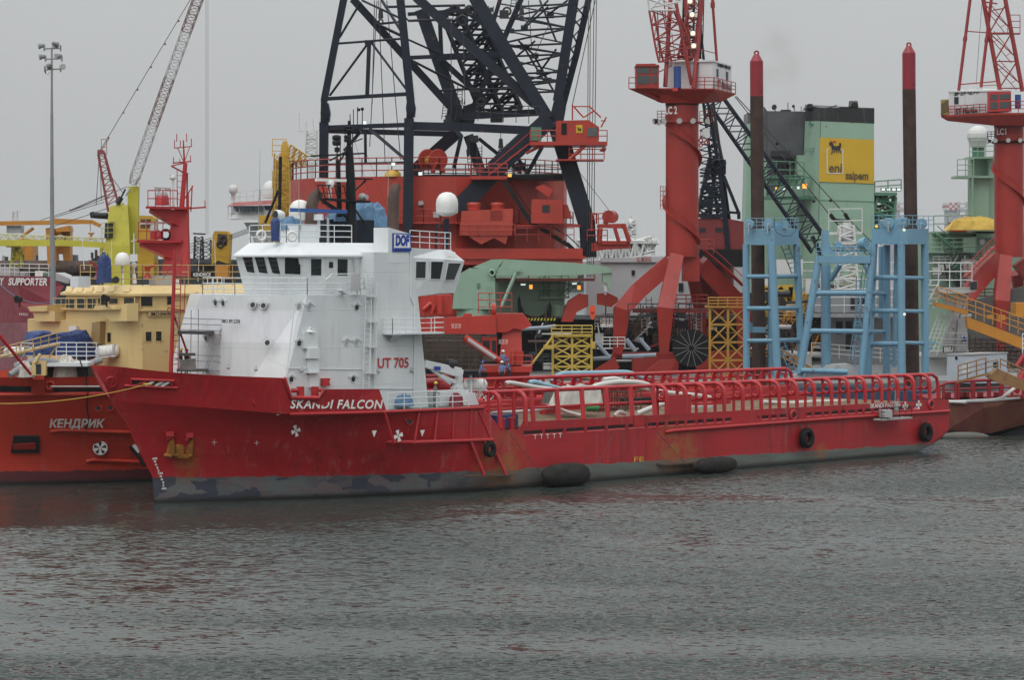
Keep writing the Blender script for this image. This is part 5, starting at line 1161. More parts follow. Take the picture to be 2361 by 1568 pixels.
# orange cranes on the dark barge
def ocrane(lab,base,build,D,grp='orange deck cranes on the far barge'):
    r=root('deck_crane',lab,'crane',base,0,grp);build(r,D);return r
def oc1(r,D):
    m=MB();slab(m,1,[(292,1640),(345,1640),(330,1400),(280,1400)],D,2.5);slab(m,1,[(280,1410),(430,1415),(430,1640),(395,1640),(385,1560),(345,1560),(345,1470),(282,1465)],D+2.5,2);slab(m,1,[(345,1400),(420,1385),(428,1420),(345,1425)],D-.5,3);m.build('column',ORNG,r)
    m=MB();m.beam(W(1,-40,1372,D),W(1,335,1366,D),1.0,.55,(0,0,1));m.beam(W(1,335,1360,D),W(1,560,1362,D),1.0,.8,(0,0,1),1,.5);m.beam(W(1,560,1360,D),W(1,615,1385,D),.8,.5,(0,0,1));m.tube(W(1,205,1400,D),W(1,130,1455,D),.22);m.build('boom',ORNG,r)
    m=MB();m.tube(W(1,552,1370,D),W(1,556,1420,D),.05);slab(m,1,[(537,1428),(576,1428),(556,1452)],D,.8);m.torus(W(1,556,1462,D),(0,1,0),.2,.07,12,5);m.build('hook',ORNG,r)
    m=MB();m.torus(W(1,370,1465,D-.3),(0,1,0),.45,.12,14,5);m.box(W(1,40,1430,D),W(1,130,1385,D)+Vector((0,2,0)));m.build('winch',GREY,r)
    m=MB();m.lattice(W(1,92,1350,D),W(1,92,1290,D),.7,.5,2,.06,.05);m.beam(W(1,48,1305,D),W(1,128,1300,D),.1,.1);m.build('antenna_mast',WHITE2,r)
ocrane('orange knuckle boom crane with long horizontal boom and hook at far left',W(1,340,1640,325),oc1,325)
def oc2(r,D):
    m=MB();slab(m,1,[(845,1700),(945,1700),(945,1340),(935,1325),(850,1322),(842,1345)],D,4);m.build('column',paint('amber crane paint',(.50,.30,.02),streak=.4,rust=.1),r)
    for x in (878,912):m=MB();slab(m,1,[(x-14,1400),(x+14,1400),(x+14,1345),(x-14,1345)],D-.05,.1);m.build('column_slot',RUST,r)
    m=MB();m.rail([W(1,860,1560,D-.4),W(1,950,1560,D-.4)],2,.05,2,1);m.build('railing',ORNG,r)
ocrane('amber box shaped crane column just left of the red mast',W(1,900,1700,322),oc2,322)
def oc3(r,D):
    m=MB();slab(m,1,[(1300,1570),(1405,1580),(1412,1440),(1395,1420),(1318,1418),(1306,1440)],D,3);slab(m,2,[(1300,110),(1320,110),(1322,180),(1296,180)],D+.02,2.9);slab(m,2,[(1380,110),(1402,110),(1400,185),(1376,185)],D+.02,2.9);slab(m,1,[(1300,1570),(1405,1580),(1402,1620),(1340,1600),(1300,1625)],D+.05,2.9);m.build('column',paint('amber crane paint',(1,1,1)),r)
    m=MB();slab(m,1,[(1332,1505),(1392,1508),(1394,1438),(1336,1435)],D-.06,.1);m.build('column_slot',RUST,r)
    m=MB();m.torus(W(1,1352,1500,D-.2),(0,1,0),.4,.12,14,5);m.torus(W(1,1372,1470,D-.2),(0,1,0),.4,.12,14,5);m.build('sheave',DARK,r)
    m=MB()
    for i in range(4):m.tube(W(1,1405,1445+i*9,D),W(1,1620,1370+i*8,D),.04,n=4);m.tube(W(1,1300,1460+i*14,D),W(1,1160,1500+i*18,D),.04,n=4)
    m.build('luffing_rope',ROPED,r)
ocrane('amber crane head with ropes, standing right of the red mast',W(2,1350,190,322),oc3,322)
BRG=root('barge','long dark grey flat barge with rusty pipes on deck, behind the buff deckhouse','barge',W(2,700,230,330));BGREY=paint('slate hull paint',(.06,.075,.085),streak=.4,rust=.1)
m=MB();slab(m,2,[(-200,945),(1700,945),(1700,190),(1060,172),(600,215),(-200,215)],330,12);m.build('hull',BGREY,BRG)
m=MB();m.tube(W(2,150,232,326),W(2,600,236,326),1.0,n=12);m.tube(W(2,-30,225,327),W(2,180,225,327),.8,n=12);m.build('deck_pipe',RUST,BRG)
rnd=random.Random(4)
for i in range(26):
    x=rnd.uniform(-20,640);w_=rnd.uniform(8,30);h_=rnd.uniform(15,75);m=MB();slab(m,2,[(x,225),(x+w_,225),(x+w_*.9,225-h_),(x+w_*.1,225-h_)],331+i*.3,2)
    if i%4==0:m.tube(W(2,x+w_/2,225-h_,332),W(2,x+w_/2,190-h_,332),.2)
    m.build('deck_gear',[BGREY,GREY,RUST,BGREY,ORNG][i%5],BRG)
m=MB();slab(m,2,[(95,215),(200,215),(200,60),(150,50),(95,60)],334,4);m.build('deck_house',ORNG,BRG)
m=MB();slab(m,2,[(1180,200),(1420,215),(1420,195),(1180,178)],326,4);m.build('deck_house',BGREY,BRG)
m=MB();m.lattice(W(2,1220,180,328),W(2,1220,40,328),1.2,1.0,5,.08,.06);m.beam(W(2,1186,22,328),W(2,1262,26,328),.2,.2);m.lattice(W(2,1262,180,328),W(2,1262,60,328),1.4,1.4,4,.06,.05);m.build('signal_mast',DARK,BRG)
m=MB();m.lattice(W(2,655,215,328),W(2,655,90,328),1.6,1.4,5,.1,.07);m.build('signal_mast',YELG,BRG)
m=MB();slab(m,2,[(1320,290),(1320,215),(1400,220),(1400,290)],240,2);m.build('vent',ORNG,BRG)
# distant wooded shore
rnd=random.Random(5);m=MB()
DT=1500.0;xs=[-440+i*2.6 for i in range(230)]
top=[16.5+3.2*math.sin(i*.07)*.4+rnd.uniform(-.6,.6)+(1.2 if i%7<3 else 0) for i in range(len(xs))]
for k in range(1500):
    i=rnd.randrange(len(xs));r=rnd.uniform(1.6,3.4);zc=rnd.uniform(3,top[i]-r*.8);m.ball((xs[i]+rnd.uniform(-3,3),DT+rnd.uniform(-20,20),zc),r,6,(1.2,1,.9))
m.box((-600,DT-15,-1),(140,DT+400,3));tag(m.build('wooded_shore',paint('far foliage',(.045,.075,.05),var=.4,sc=.1)),'low line of trees on the far shore beyond the yard','woodland',kind='stuff')
# white ship with red roofed bridge
WB_=root('white_ship','white ship bridge with red roof and sloping windows beyond the wheelhouse','ship',W(3,420,640,380));DW=380
m=MB();m.loft([[W(3,400,425,DW),W(3,620,425,DW-6),W(3,900,425,DW),W(3,620,425,DW+12)],[W(3,455,520,DW),W(3,620,520,DW-5),W(3,900,520,DW),W(3,620,520,DW+10)],[W(3,520,800,DW),W(3,640,800,DW-4),W(3,900,800,DW),W(3,640,800,DW+8)],[W(3,530,1330,DW),W(3,640,1330,DW-3),W(3,900,1330,DW),W(3,640,1330,DW+8)]][::-1]);m.build('hull',WHITE2,WB_)
m=MB();rgs=[]
for y,e in [(408,0),(375,-4),(322,6)]:rgs.append([W(3,302+e*2+(24 if y<400 else 0),y-(5 if y>380 else 0),DW),W(3,520-e,y+4,DW-7),W(3,700,y+6,DW-3),W(3,700,y,DW+8),W(3,330,y,DW+8)])
m.loft(rgs);m.build('bridge',WHITE2,WB_)
m=MB();m.loft([[W(3,297,322,DW-.5),W(3,510,318,DW-8),W(3,720,300,DW-4),W(3,720,300,DW+9),W(3,330,318,DW+9)],[W(3,335,303,DW),W(3,520,290,DW-7),W(3,720,280,DW-3),W(3,720,280,DW+8),W(3,340,300,DW+8)]]);m.build('bridge_roof',paint('dull red roof paint',(.30,.07,.06)),WB_)
m=MB()
for x0,x1 in [(345,366),(372,393),(400,422),(428,450),(457,480),(488,512),(522,575),(582,640)]:
    y=330-(x0-345)*.06;p=[W(3,x0,y,DW-1-(x0-300)*.033),W(3,x1,y-1,DW-1-(x1-300)*.033),W(3,x1+6,y+30,DW-1-(x1-300)*.033),W(3,x0+8,y+30,DW-1-(x0-300)*.033)]
    if x0>515:p=[q+Vector((0,1.0,0)) for q in p]
    m=MB();m.prism([q-Vector((0,.3,0)) for q in p],(0,.6,0));m.build('bridge_window',flat('blue tinted glass',(.03,.045,.07),.1),WB_)
m=MB();m.rail([W(3,335,303,DW),W(3,500,288,DW-6),W(3,640,280,DW-4)],1.6,.05,2,2);m.lathe(W(3,335,290,DW),[(.3,0),(.35,1),(.7,1.3),(.7,2.2),(.4,2.4)],10);m.rail([W(3,303,405,DW),W(3,345,405,DW-1)],2,.06,2,1);m.lathe(W(3,560,275,DW-3),[(1.2,0),(1.2,1.5),(.8,2.3),(.1,2.7)],10);m.build('roof_gear',WHITE2,WB_)
DY=340
YT=root('lattice_tower','yellow lattice crane tower standing beyond the white wheelhouse, left of the big drum','crane',W(3,640,560,DY))
m=MB();m.beam(W(3,612,1380,DY),W(3,625,30,DY),.6,.6);m.beam(W(3,658,1380,DY),W(3,650,30,DY),1.2,1.2);m.lattice(W(3,590,560,DY),W(3,605,0,DY),.8,.8,14,.07,.05);m.lattice(W(3,640,480,DY),W(3,640,40,DY),2.2,1.8,10,.12,.08);m.build('tower',YEL,YT)
m=MB();slab(m,4,[(0,1000),(45,1000),(42,900),(30,866),(12,866),(0,905)],DY,3);m.lattice(W(4,45,920,DY),W(4,150,985,DY),1.6,1.4,6,.1,.07);m.lattice(W(4,55,1010,DY),W(4,160,1000,DY),1.0,1.0,6,.08,.06);m.build('jib',YEL,YT)
m=MB()
for y in (20,215,390,480):m.rail([W(3,575,y,DY-2),W(3,660,y,DY-2)],2.4,.06,3,1.5)
m.box(W(3,490,480,DY),W(3,580,380,DY)+Vector((0,4,0)));m.build('platform',YEL,YT)
m=MB();m.tube(W(3,618,470,DY-3),W(3,625,20,DY-3),.25);m.tube(W(3,610,230,DY-3),W(3,530,430,DY-3),.2);m.build('black_strut',BLACK,YT)
WM=root('lattice_mast','thin white lattice antenna mast standing behind the left leg of the dark frame','mast',W(4,185,1010,420));m=MB();m.tube(W(4,185,2200,420),W(4,185,1010,420),.5);m.lattice(W(4,185,1010,420),W(4,188,800,420),2,1.6,8,.12,.08);m.beam(W(4,105,805,420),W(4,235,800,420),.2,.2)
for x,y in [(112,690),(155,745),(198,730),(235,728)]:m.tube(W(4,x,800,420),W(4,x,y,420),.07)
m.build('mast',WHITE2,WM)

# ================================================================ FLOATING HEAVY LIFT CRANE (dark blue frame on red drum)
DS=300
SPM=root('crane_ship','huge crane vessel with dark blue steel frame on a round red machinery house','crane ship',(W(4,890,1500,DS).x,DS,0))
def C4(x,y,d=0):return W(4,x,y,DS+d)
PXM=.3755/F*DS
def bm4(m,pts,w,d0=0,d1=None,dep=None):
    d1=d0 if d1 is None else d1
    n=len(pts)-1
    for i in range(n):
        a,e=C4(*pts[i],d0+(d1-d0)*i/n),C4(*pts[i+1],d0+(d1-d0)*(i+1)/n)
        if w<19:m.tube(a,e,w*PXM*.5,n=8)
        else:m.beam(a,e,w*PXM,(dep or w*.8)*PXM,(0,1,0))
# machinery house: many sided drum
cx=(C4(40,1).x+C4(1760,1).x)/2;RD=(C4(1760,1).x-C4(40,1).x)/2
zt,zb_,zc=C4(1,1105).z,C4(1,1500).z,C4(1,1575).z
m=MB();m.lathe((cx,DS+4,zb_-2),[(RD,0),(RD,zt-zb_+2)],28,sm=False);m.build('machinery_house',SRED,SPM)
m=MB();m.lathe((cx,DS+4,zc-1.5),[(RD*.98,0),(RD*.98,zb_-zc+1.2)],28,sm=False);m.box((C4(1060,1).x,DS-16,zc-1.0),(C4(1830,1).x,DS-3,zb_-.6));m.build('slewing_base',SRED,SPM)
m=MB();m.lathe((cx,DS+4,zc-2.6),[(RD*1.0,0),(RD*1.0,.9)],28,sm=False);m.build('slewing_ring',BLACK,SPM)
m=MB();m.lathe((cx,DS+4,zc-9),[(RD*.95,0),(RD*.95,6.3)],28,sm=False);m.build('crane_tub',SRED,SPM)
m=MB();n=28;pr=[Vector((cx+math.cos(math.pi+math.pi*i/n)*RD*.985,DS+4+math.sin(math.pi+math.pi*i/n)*RD*.985,zt)) for i in range(n+1)];m.rail(pr,2.2,.07,3,2.0);m.build('drum_railing',SRED,SPM)
m=MB();pr2=[Vector((cx+math.cos(math.pi+math.pi*i/n)*(RD+.8),DS+4+math.sin(math.pi+math.pi*i/n)*(RD+.8),C4(1,1380).z)) for i in range(8,n+1)];m.rail(pr2,1.6,.05,2,2)
for a,b in zip(pr2[:-1],pr2[1:]):m.beam(a,b,1.4,.2,(0,0,1))
m.build('walkway',SRED,SPM)
f=-RD*.55
# aft mast frame
m=MB();bm4(m,[(392,-40),(265,620)],42,-6);bm4(m,[(265,600),(262,760)],36,-6);bm4(m,[(265,750),(263,1090)],54,-6);bm4(m,[(730,-40),(797,620)],48,-11);bm4(m,[(797,600),(790,740)],40,-11);bm4(m,[(787,725),(778,1460)],56,-14.5,-14.5);m.build('mast_leg',NAVY,SPM)
m=MB()
for x,y,d in [(272,690,-6.6),(797,660,-11.6)]:
    slab(m,4,[(x-22,y-60),(x+18,y-60),(x+30,y),(x+24,y+55),(x-24,y+55),(x-30,y)],DS+d,1.6);m.tube(C4(x,y+15,d-.4),C4(x,y+15,d+2),.35,n=12)
m.build('mast_hinge',NAVY,SPM)
m=MB();bm4(m,[(350,265),(745,235)],14,-6,-11);bm4(m,[(290,605),(785,575)],22,-6,-11);bm4(m,[(542,262),(530,580)],24,-8.5);bm4(m,[(530,270),(300,585)],15,-8,-6.5);bm4(m,[(560,265),(780,560)],15,-8.5,-11);bm4(m,[(490,10),(360,228)],15,-7,-6);bm4(m,[(515,258),(570,258)],26,-8.5);bm4(m,[(620,0),(740,190)],18,-6,-11);bm4(m,[(500,0),(735,110)],14,-6,-11)
bm4(m,[(290,782),(790,765)],26,-6,-12);bm4(m,[(545,790),(755,970)],20,-9,-12);bm4(m,[(490,805),(390,925)],20,-8,-7);bm4(m,[(518,800),(520,1010)],18,-9);bm4(m,[(280,1008),(760,995)],12,-6,-12);bm4(m,[(270,800),(1030,822)],32,-4,2);m.build('mast_bracing',NAVY,SPM)
m=MB();bm4(m,[(440,-10),(760,345),(1045,660)],46,-4,-2);bm4(m,[(830,-20),(1560,640)],55,-6,-8);bm4(m,[(1190,-20),(1430,390),(1640,730)],76,-8,-9);bm4(m,[(860,60),(985,420),(1085,700)],78,4,3);bm4(m,[(975,90),(985,330)],26,4);m.build('main_strut',NAVY,SPM)
m=MB();bm4(m,[(780,240),(980,330)],13,-6,0);bm4(m,[(795,352),(960,345)],22,-6,0);bm4(m,[(960,350),(1370,330)],38,2,-2);bm4(m,[(815,375),(960,450),(1190,565)],16,-6,-1);bm4(m,[(960,556),(1150,545),(1420,545)],14,0,-2);bm4(m,[(590,145),(750,130)],15,-4);bm4(m,[(640,40),(1130,30)],16,0,2);bm4(m,[(780,85),(1160,60)],22,0,2);bm4(m,[(780,125),(950,120)],16,0);bm4(m,[(600,150),(735,215)],18,-5);bm4(m,[(1000,380),(1260,620)],36,2);bm4(m,[(1110,712),(1600,688)],42,-2);bm4(m,[(760,100),(790,130)],10,-3);bm4(m,[(1130,60),(1330,210)],30,2);m.build('strut_bracing',NAVY,SPM)
m=MB();m.lattice(C4(1030,60,6),C4(1290,700,6),2.0,2.4,14,.3,.16);m.lattice(C4(1150,60,6),C4(1420,690,6),2.0,2.4,14,.34,.16);m.build('inner_jib',NAVY,SPM)
m=MB();bm4(m,[(1800,-20),(1700,620)],60,-8);bm4(m,[(1892,-20),(1815,330),(1730,650)],40,-3);bm4(m,[(1480,-20),(1330,330),(1180,660)],34,4);bm4(m,[(1350,-20),(1290,180),(1180,560)],26,10);m.build('boom_chord',NAVY,SPM)
m=MB();lc=lambda y:(1470-(y/660)*290,y);rc=lambda y:(1800-(y/640)*105,y)
ys=[20,95,170,265,330,440,495,560]
for i,y in enumerate(ys):
    bm4(m,[lc(y+18),rc(y)],13,4,-8)
    if i<len(ys)-1:
        y2=ys[i+1]
        bm4(m,[lc(y),rc(y2)] if i%2 else [lc(y2),rc(y)],13,4 if i%2 else 4,-8)
        bm4(m,[(1800-y*.16,y),(1885-y2*.25,y2)],11,-8,-3);bm4(m,[(1885-y*.25,y),(1800-y2*.16,y2)],9,-3,-8);bm4(m,[(1350-y*.28,y),rc(y2)],10,10,-3)
for x0,y0,x1,y1 in [(1590,0,1690,250),(1640,0,1480,170),(1650,80,1760,0),(1500,165,1640,40),(1440,350,1560,250),(1560,340,1460,250),(1590,440,1690,300),(1500,300,1620,500),(1640,490,1560,350),(1600,430,1700,600),(1520,490,1700,430)]:bm4(m,[(x0,y0),(x1,y1)],13,-2,-4)
for x,y in [(1655,92),(1495,168),(1560,340),(1590,440),(1640,490),(1490,285)]:slab(m,4,[(x-22,y-16),(x+22,y-16),(x+22,y+16),(x-22,y+16)],DS-3.2,.4)
m.build('boom_lacing',NAVY,SPM)
m=MB()
for x,y,d in [(1715,660,-9),(1160,690,3),(1070,700,2)]:slab(m,4,[(x-70,y+90),(x+20,y+90),(x+36,y),(x+20,y-60),(x-40,y-40),(x-50,y)],DS+d,3)
m.build('boom_foot',NAVY,SPM)
m=MB();bm4(m,[(810,772),(1170,782),(1540,800)],48,-13,-12);bm4(m,[(1085,810),(815,1050)],72,-6,-2);bm4(m,[(1150,830),(1235,1070)],62,0);bm4(m,[(1108,830),(1062,1030)],24,-2);bm4(m,[(1215,850),(1475,1060)],22,-4,-2);bm4(m,[(1150,830),(1150,960)],16,-3);bm4(m,[(1470,820),(1270,1010)],18,-6);bm4(m,[(1460,980),(1510,1060)],24,-4);bm4(m,[(1610,890),(1510,1070)],24,-8);m.build('support_strut',NAVY,SPM)
m=MB();bm4(m,[(1650,730),(1400,960),(1085,1285)],104,-12.5,-13.6,60);bm4(m,[(1690,760),(1760,990),(1880,1380)],100,-12,-13,80);bm4(m,[(1880,1370),(1890,1580)],92,-13,-13,80);m.build('support_leg',NAVY,SPM)
m=MB();bm4(m,[(1790,1000),(2030,1310)],3,-13,-14)
for x in (1880,1892,1903,1918):m.tube(C4(x+(8 if x<1900 else 20),-20,-14),C4(x,1700,-14),.045,n=4)
for a,e in [((1930,0),(1790,640)),((590,0),(545,900)),((600,0),(640,1000)),((650,0),(735,980)),((575,0),(560,640)),((1045,150),(1045,700)),((1120,200),(1130,640)),((1520,0),(1540,300)),((1650,140),(1560,330))]:m.tube(C4(*a,-9),C4(*e,-9),.05,n=4)
m.build('hoist_rope',ROPED,SPM)
rr_=random.Random(9)
for i in range(34):
    x=rr_.uniform(980,1500);y=rr_.choice([70,110,190,560,640,680,740,860,1050])+rr_.uniform(-15,15);m=MB();c=C4(x,y,rr_.uniform(-3,6))
    k=i%3
    if k==0:m.torus(c,(0,1,.2),rr_.uniform(.35,.6),.14,14,5)
    elif k==1:m.box(c,c+Vector((rr_.uniform(.5,1.6),1,rr_.uniform(.4,1.1))))
    else:m.ladder(c,c+Vector((rr_.uniform(-.4,.4),0,rr_.uniform(2,4))),(1,0,0),.6,.05)
    m.build('rigging_gear',DARK,SPM)
m=MB();m.rail([C4(1210,740,-13),C4(1600,760,-13)],2,.05,2,1.5);m.rail([C4(830,1090,-12),C4(1740,1095,-12)],1.6,.06,3,1.5);m.box(C4(800,1100,-11),C4(1740,1070,-11)+Vector((0,6,0)));m.build('deck_pipework',DARK,SPM)
for x,y in [(613,90),(1350,890),(1478,70)]:
    m=MB();m.tube(C4(x,y-40,-9),C4(x,y+20,-9),.25,.35);m.tube(C4(x,y-120,-9),C4(x,y-40,-9),.05);m.torus(C4(x,y+40,-9),(0,1,0),.25,.1,12,5);m.build('hook_block',DARK,SPM)
# cab and platforms
m=MB();slab(m,4,[(1690,870),(1690,740),(1890,735),(1955,780),(1945,870)],DS-16,4);cab=m.build('crane_cab',SRED,SPM)
for pts,mt in [([(1722,825),(1755,825),(1755,755),(1722,755)],BLACK),([(1880,836),(1940,836),(1945,782),(1880,782)],flat('grey cab glass',(.10,.11,.11),.15)),([(1812,815),(1852,815),(1852,766),(1812,766)],paint('sign yellow',(.62,.42,.02)))]:
    m=MB();slab(m,4,pts,DS-16.08,.1);o=m.build('cab_sign' if mt.name=='sign yellow' else ('cab_door' if mt is BLACK else 'cab_window'),mt,cab)
def dog(par,P,sc,nrm):
    body=[(-.42,.20),(-.50,.42),(-.62,.40),(-.74,.60),(-.70,.78),(-.55,.86),(-.60,1.02),(-.48,.90),(-.40,1.0),(-.36,.84),(-.26,.70),(-.20,.46),(.0,.36),(.25,.40),(.5,.42),(.62,.34),(.74,.62),(.62,.78),(.46,.70),(.50,.60),(.60,.64),(.60,.52),(.66,.2),(.62,-.1),(.72,-.5),(.62,-.52),(.52,-.12),(.42,-.1),(.48,-.45),(.38,-.46),(.30,-.1),(.18,-.08),(.20,-.42),(.10,-.42),(.06,-.06),(-.06,-.06),(-.06,-.44),(-.16,-.44),(-.18,-.04),(-.28,-.02),(-.32,-.5),(-.40,-.66),(-.48,-.62),(-.40,-.2)]
    m=MB();m.prism([P(x*sc,y*sc) for x,y in body],nrm*.03);return m.build('dog_emblem',TXK,par)
pc=C4(1832,795,-16.12);dog(cab,lambda a,b:pc+Vector((a,0,b)),.33,Vector((0,-1,0)))
m=MB();m.box(C4(1530,890,-16.5),C4(2005,868,-16.5)+Vector((0,6,0)));m.box(C4(1690,984,-16.2),C4(1985,976,-16.2)+Vector((0,4,0)));m.tube(C4(1770,980,-16),C4(1870,890,-16),.25);m.tube(C4(1505,940,-15),C4(1625,880,-15),.2);m.build('cab_platform',SRED,SPM)
m=MB();m.rail([C4(1530,868,-16.4),C4(1690,868,-16.4)],1.3,.06,2,1.2);m.rail([C4(1950,868,-16.4),C4(2003,868,-16.4)],1.3,.06,2,1);m.rail([C4(1770,975,-16.1),C4(1985,975,-16.1)],1.7,.06,3,1.2);m.tube(C4(1790,735,-15),C4(1790,640,-15),.1);m.tube(C4(1790,652,-15),C4(1895,652,-15),.08);m.tube(C4(1895,652,-15),C4(1965,720,-15),.1);m.tube(C4(1800,655,-15),C4(1858,720,-15),.1);m.tube(C4(1858,720,-15),C4(1920,680,-15),.1);m.tube(C4(1965,780,-15),C4(1998,718,-15),.1);m.tube(C4(1965,740,-15),C4(1995,740,-15),.08);m.build('cab_railing',SRED,SPM)
for x,y in [(1565,820)]:m=MB();slab(m,4,[(1535,862),(1600,862),(1600,780),(1535,778)],DS-15,1.5);m.build('covered_gear',DGREEN,SPM)
m=MB();slab(m,4,[(1955,925),(1990,932),(2000,908),(1975,905)],DS-16,.8);m.build('floodlight',CRED,SPM)
m=MB();m.beam(C4(1525,880,-15),C4(1280,1070,-15),.9,.15);m.beam(C4(1525,815,-15),C4(1300,1010,-15),.08,.08);m.box(C4(1165,1100,-15.5),C4(1390,1080,-15.5)+Vector((0,4,0)));m.rail([C4(1165,1080,-15.4),C4(1390,1080,-15.4)],1.4,.06,3,1.0);m.build('stair_platform',SRED,SPM)
m=MB()
for a,e in [((1370,1110),(1540,1370)),((1545,1370),(1755,1500)),((1755,1495),(1835,1570))]:
    p,q=C4(*a,-15),C4(*e,-15);m.beam(p,q,1.0,.5);m.tube(p+Vector((0,0,1)),q+Vector((0,0,1)),.07)
m.build('stair',BLACK,SPM)
m=MB();m.box(C4(1440,1392,-16),C4(1840,1380,-16)+Vector((0,4,0)));m.rail([C4(1440,1480,-16),C4(1800,1480,-16)],1.5,.05,2,1.5);m.build('landing',SRED,SPM)
# reel
rt=C4(965,980,-11)
for dx,d in ((-65,1.2),(0,-.6)):
    m=MB();m.lathe(C4(965+dx,980,-11+d),[(50*PXM*1.25,-.12),(62*PXM*1.05,0),(50*PXM*1.25,.12)],24,(1,-1.6,0));m.build('reel_flange',SRED,SPM)
m=MB();m.tube(C4(905,985,-9.8),C4(955,985,-11.3),.55,n=14);m.build('reel_drum',YEL,SPM)
m=MB();m.beam(C4(930,1060,-12.0),C4(965,975,-12.2),.5,.4);m.beam(C4(1000,1060,-12),C4(965,975,-12.2),.5,.4);m.build('reel_stand',SRED,SPM)
# boxes on the drum
OB=paint('bright orange red housing',(.40,.05,.03),streak=.25,rust=.05)
m=MB();m.loft([[C4(1100,1445,-17),C4(1420,1445,-17),C4(1420,1445,-12),C4(1100,1445,-12)],[C4(1108,1295,-17),C4(1425,1280,-17),C4(1425,1280,-12),C4(1108,1295,-12)]]);slab(m,4,[(1165,1460),(1230,1500),(1310,1460),(1380,1500),(1395,1445),(1150,1445)],DS-16.8,3)
for x in (1185,1330):m.lathe(C4(x,1290,-15),[(.75,0),(.75,.5),(.9,.7),(.6,.9)],14)
vh=m.build('ventilator_house',OB,SPM)
m=MB()
for i in range(8):m.box(C4(1285,1350-i*8,-17.06),C4(1362,1346-i*8,-17.06)+Vector((0,.1,0)))
m.build('louvre',CRED,vh)
m=MB();m.rail([C4(1100,1446,-17.3),C4(1435,1446,-17.3)],1.3,.05,2,1.0);m.build('house_railing',SRED,vh)
m=MB();slab(m,4,[(1535,1370),(1732,1372),(1732,1228),(1540,1222)],DS-17,5);o=m.build('control_house',SRED,SPM);m=MB();slab(m,4,[(1605,1305),(1650,1305),(1650,1258),(1605,1258)],DS-17.06,.1);m.build('house_window',DARK,o)
m=MB();m.prism([C4(1560,1150,-16),C4(1640,1210,-16),C4(1672,1165,-16),C4(1610,1130,-16)],(0,2.5,0));slab(m,4,[(1735,1340),(1790,1340),(1760,1255),(1735,1255)],DS-16,3);m.build('vent_hood',SRED,SPM)
for pts in [[(895,1292),(945,1292),(945,1245),(895,1245)],[(1295,1300),(1340,1300),(1340,1245),(1295,1245)],[(2,1)]][:2]:
    m=MB();slab(m,4,pts,DS-RD-.0+4-.2+(.5 if pts[0][0]<1000 else 1.0),.4);m.build('house_window',DARK,SPM)
m=MB();slab(m,4,[(935,1335),(970,1335),(970,1300),(935,1300)],DS-14.5,1);slab(m,4,[(845,1260),(878,1255),(870,1232),(845,1235)],DS-14,1);m.build('wall_unit',GREY,SPM)
# winch frame at the right end
m=MB();slab(m,4,[(1905,1545),(2010,1530),(2145,1525),(2145,1485),(1905,1490)],DS-14,4);slab(m,4,[(1945,1500),(2125,1500),(2125,1478),(1945,1478)],DS-14.3,4.4);slab(m,4,[(1945,1395),(2115,1400),(2115,1372),(1950,1375)],DS-14.3,4);m.tube(C4(2105,1380,-14.2),C4(2140,1485,-14.2),.3);m.tube(C4(2050,1400,-14.2),C4(2075,1485,-14.2),.25);m.tube(C4(1960,1400,-14.2),C4(1955,1490,-14.2),.35);m.beam(C4(1990,1375,-13),C4(2020,1310,-13),.6,.6);m.tube(C4(2010,1330,-13.6),C4(2035,1330,-11),.75,n=14);m.beam(C4(2050,1360,-13.6),C4(2020,1300,-13.6),.5,.4);m.build('winch_frame',SRED,SPM)
m=MB();m.rail([C4(1880,1480,-14.5),C4(2005,1480,-14.5)],1.3,.06,2,1);m.rail([C4(1910,1375,-14.5),C4(1990,1372,-14.5)],1.2,.06,2,1);m.beam(C4(1908,1420,-14),C4(1908,1310,-14),.2,.2);m.beam(C4(1938,1375,-14),C4(1938,1310,-14),.2,.2);m.beam(C4(1900,1312,-14),C4(1942,1312,-14),.2,.2);m.build('winch_railing',SRED,SPM)
for x,y,lm,D in [(515,752,LAMPW,-13),(690,1008,LAMPW,-15),(856,1066,LAMPW,-15),(1405,1076,LAMPO,-16)]:
    c=C4(x,y,D);m=MB();m.box(c+Vector((-.24,0,-.2)),c+Vector((.24,.4,.22)));o=m.build('lamp',GREY,SPM);m=MB();m.box(c+Vector((-.2,-.05,-.17)),c+Vector((.2,-.01,.18)));m.build('lamp_glass',lm,o)
for x0,x1 in [(640,735)]:m=MB();m.lathe(C4(687,1085,-12),[(1,0),(.95,.4),(.5,.8)],14);m.build('covered_winch',YEL,SPM)
# hull
HD=286
m=MB();slab(m,0,[(960,905),(1720,905),(1720,735),(1440,738),(960,730)],HD,26);m.build('hull',HULLK,SPM);m=MB();slab(m,5,[(425,1480),(700,1480),(700,1010),(425,1010)],DS-23,10);m.build('sponson',HULLK,SPM)
m=MB();m.beam(W(5,250,640,HD-2),W(5,1240,640,HD-2),.5,.35);m.build('hull_rail',SRED,SPM)
m=MB();slab(m,5,[(230,1000),(900,1000),(900,690),(460,700),(230,720)],HD+12,3);m.build('deck_block',SRED,SPM)
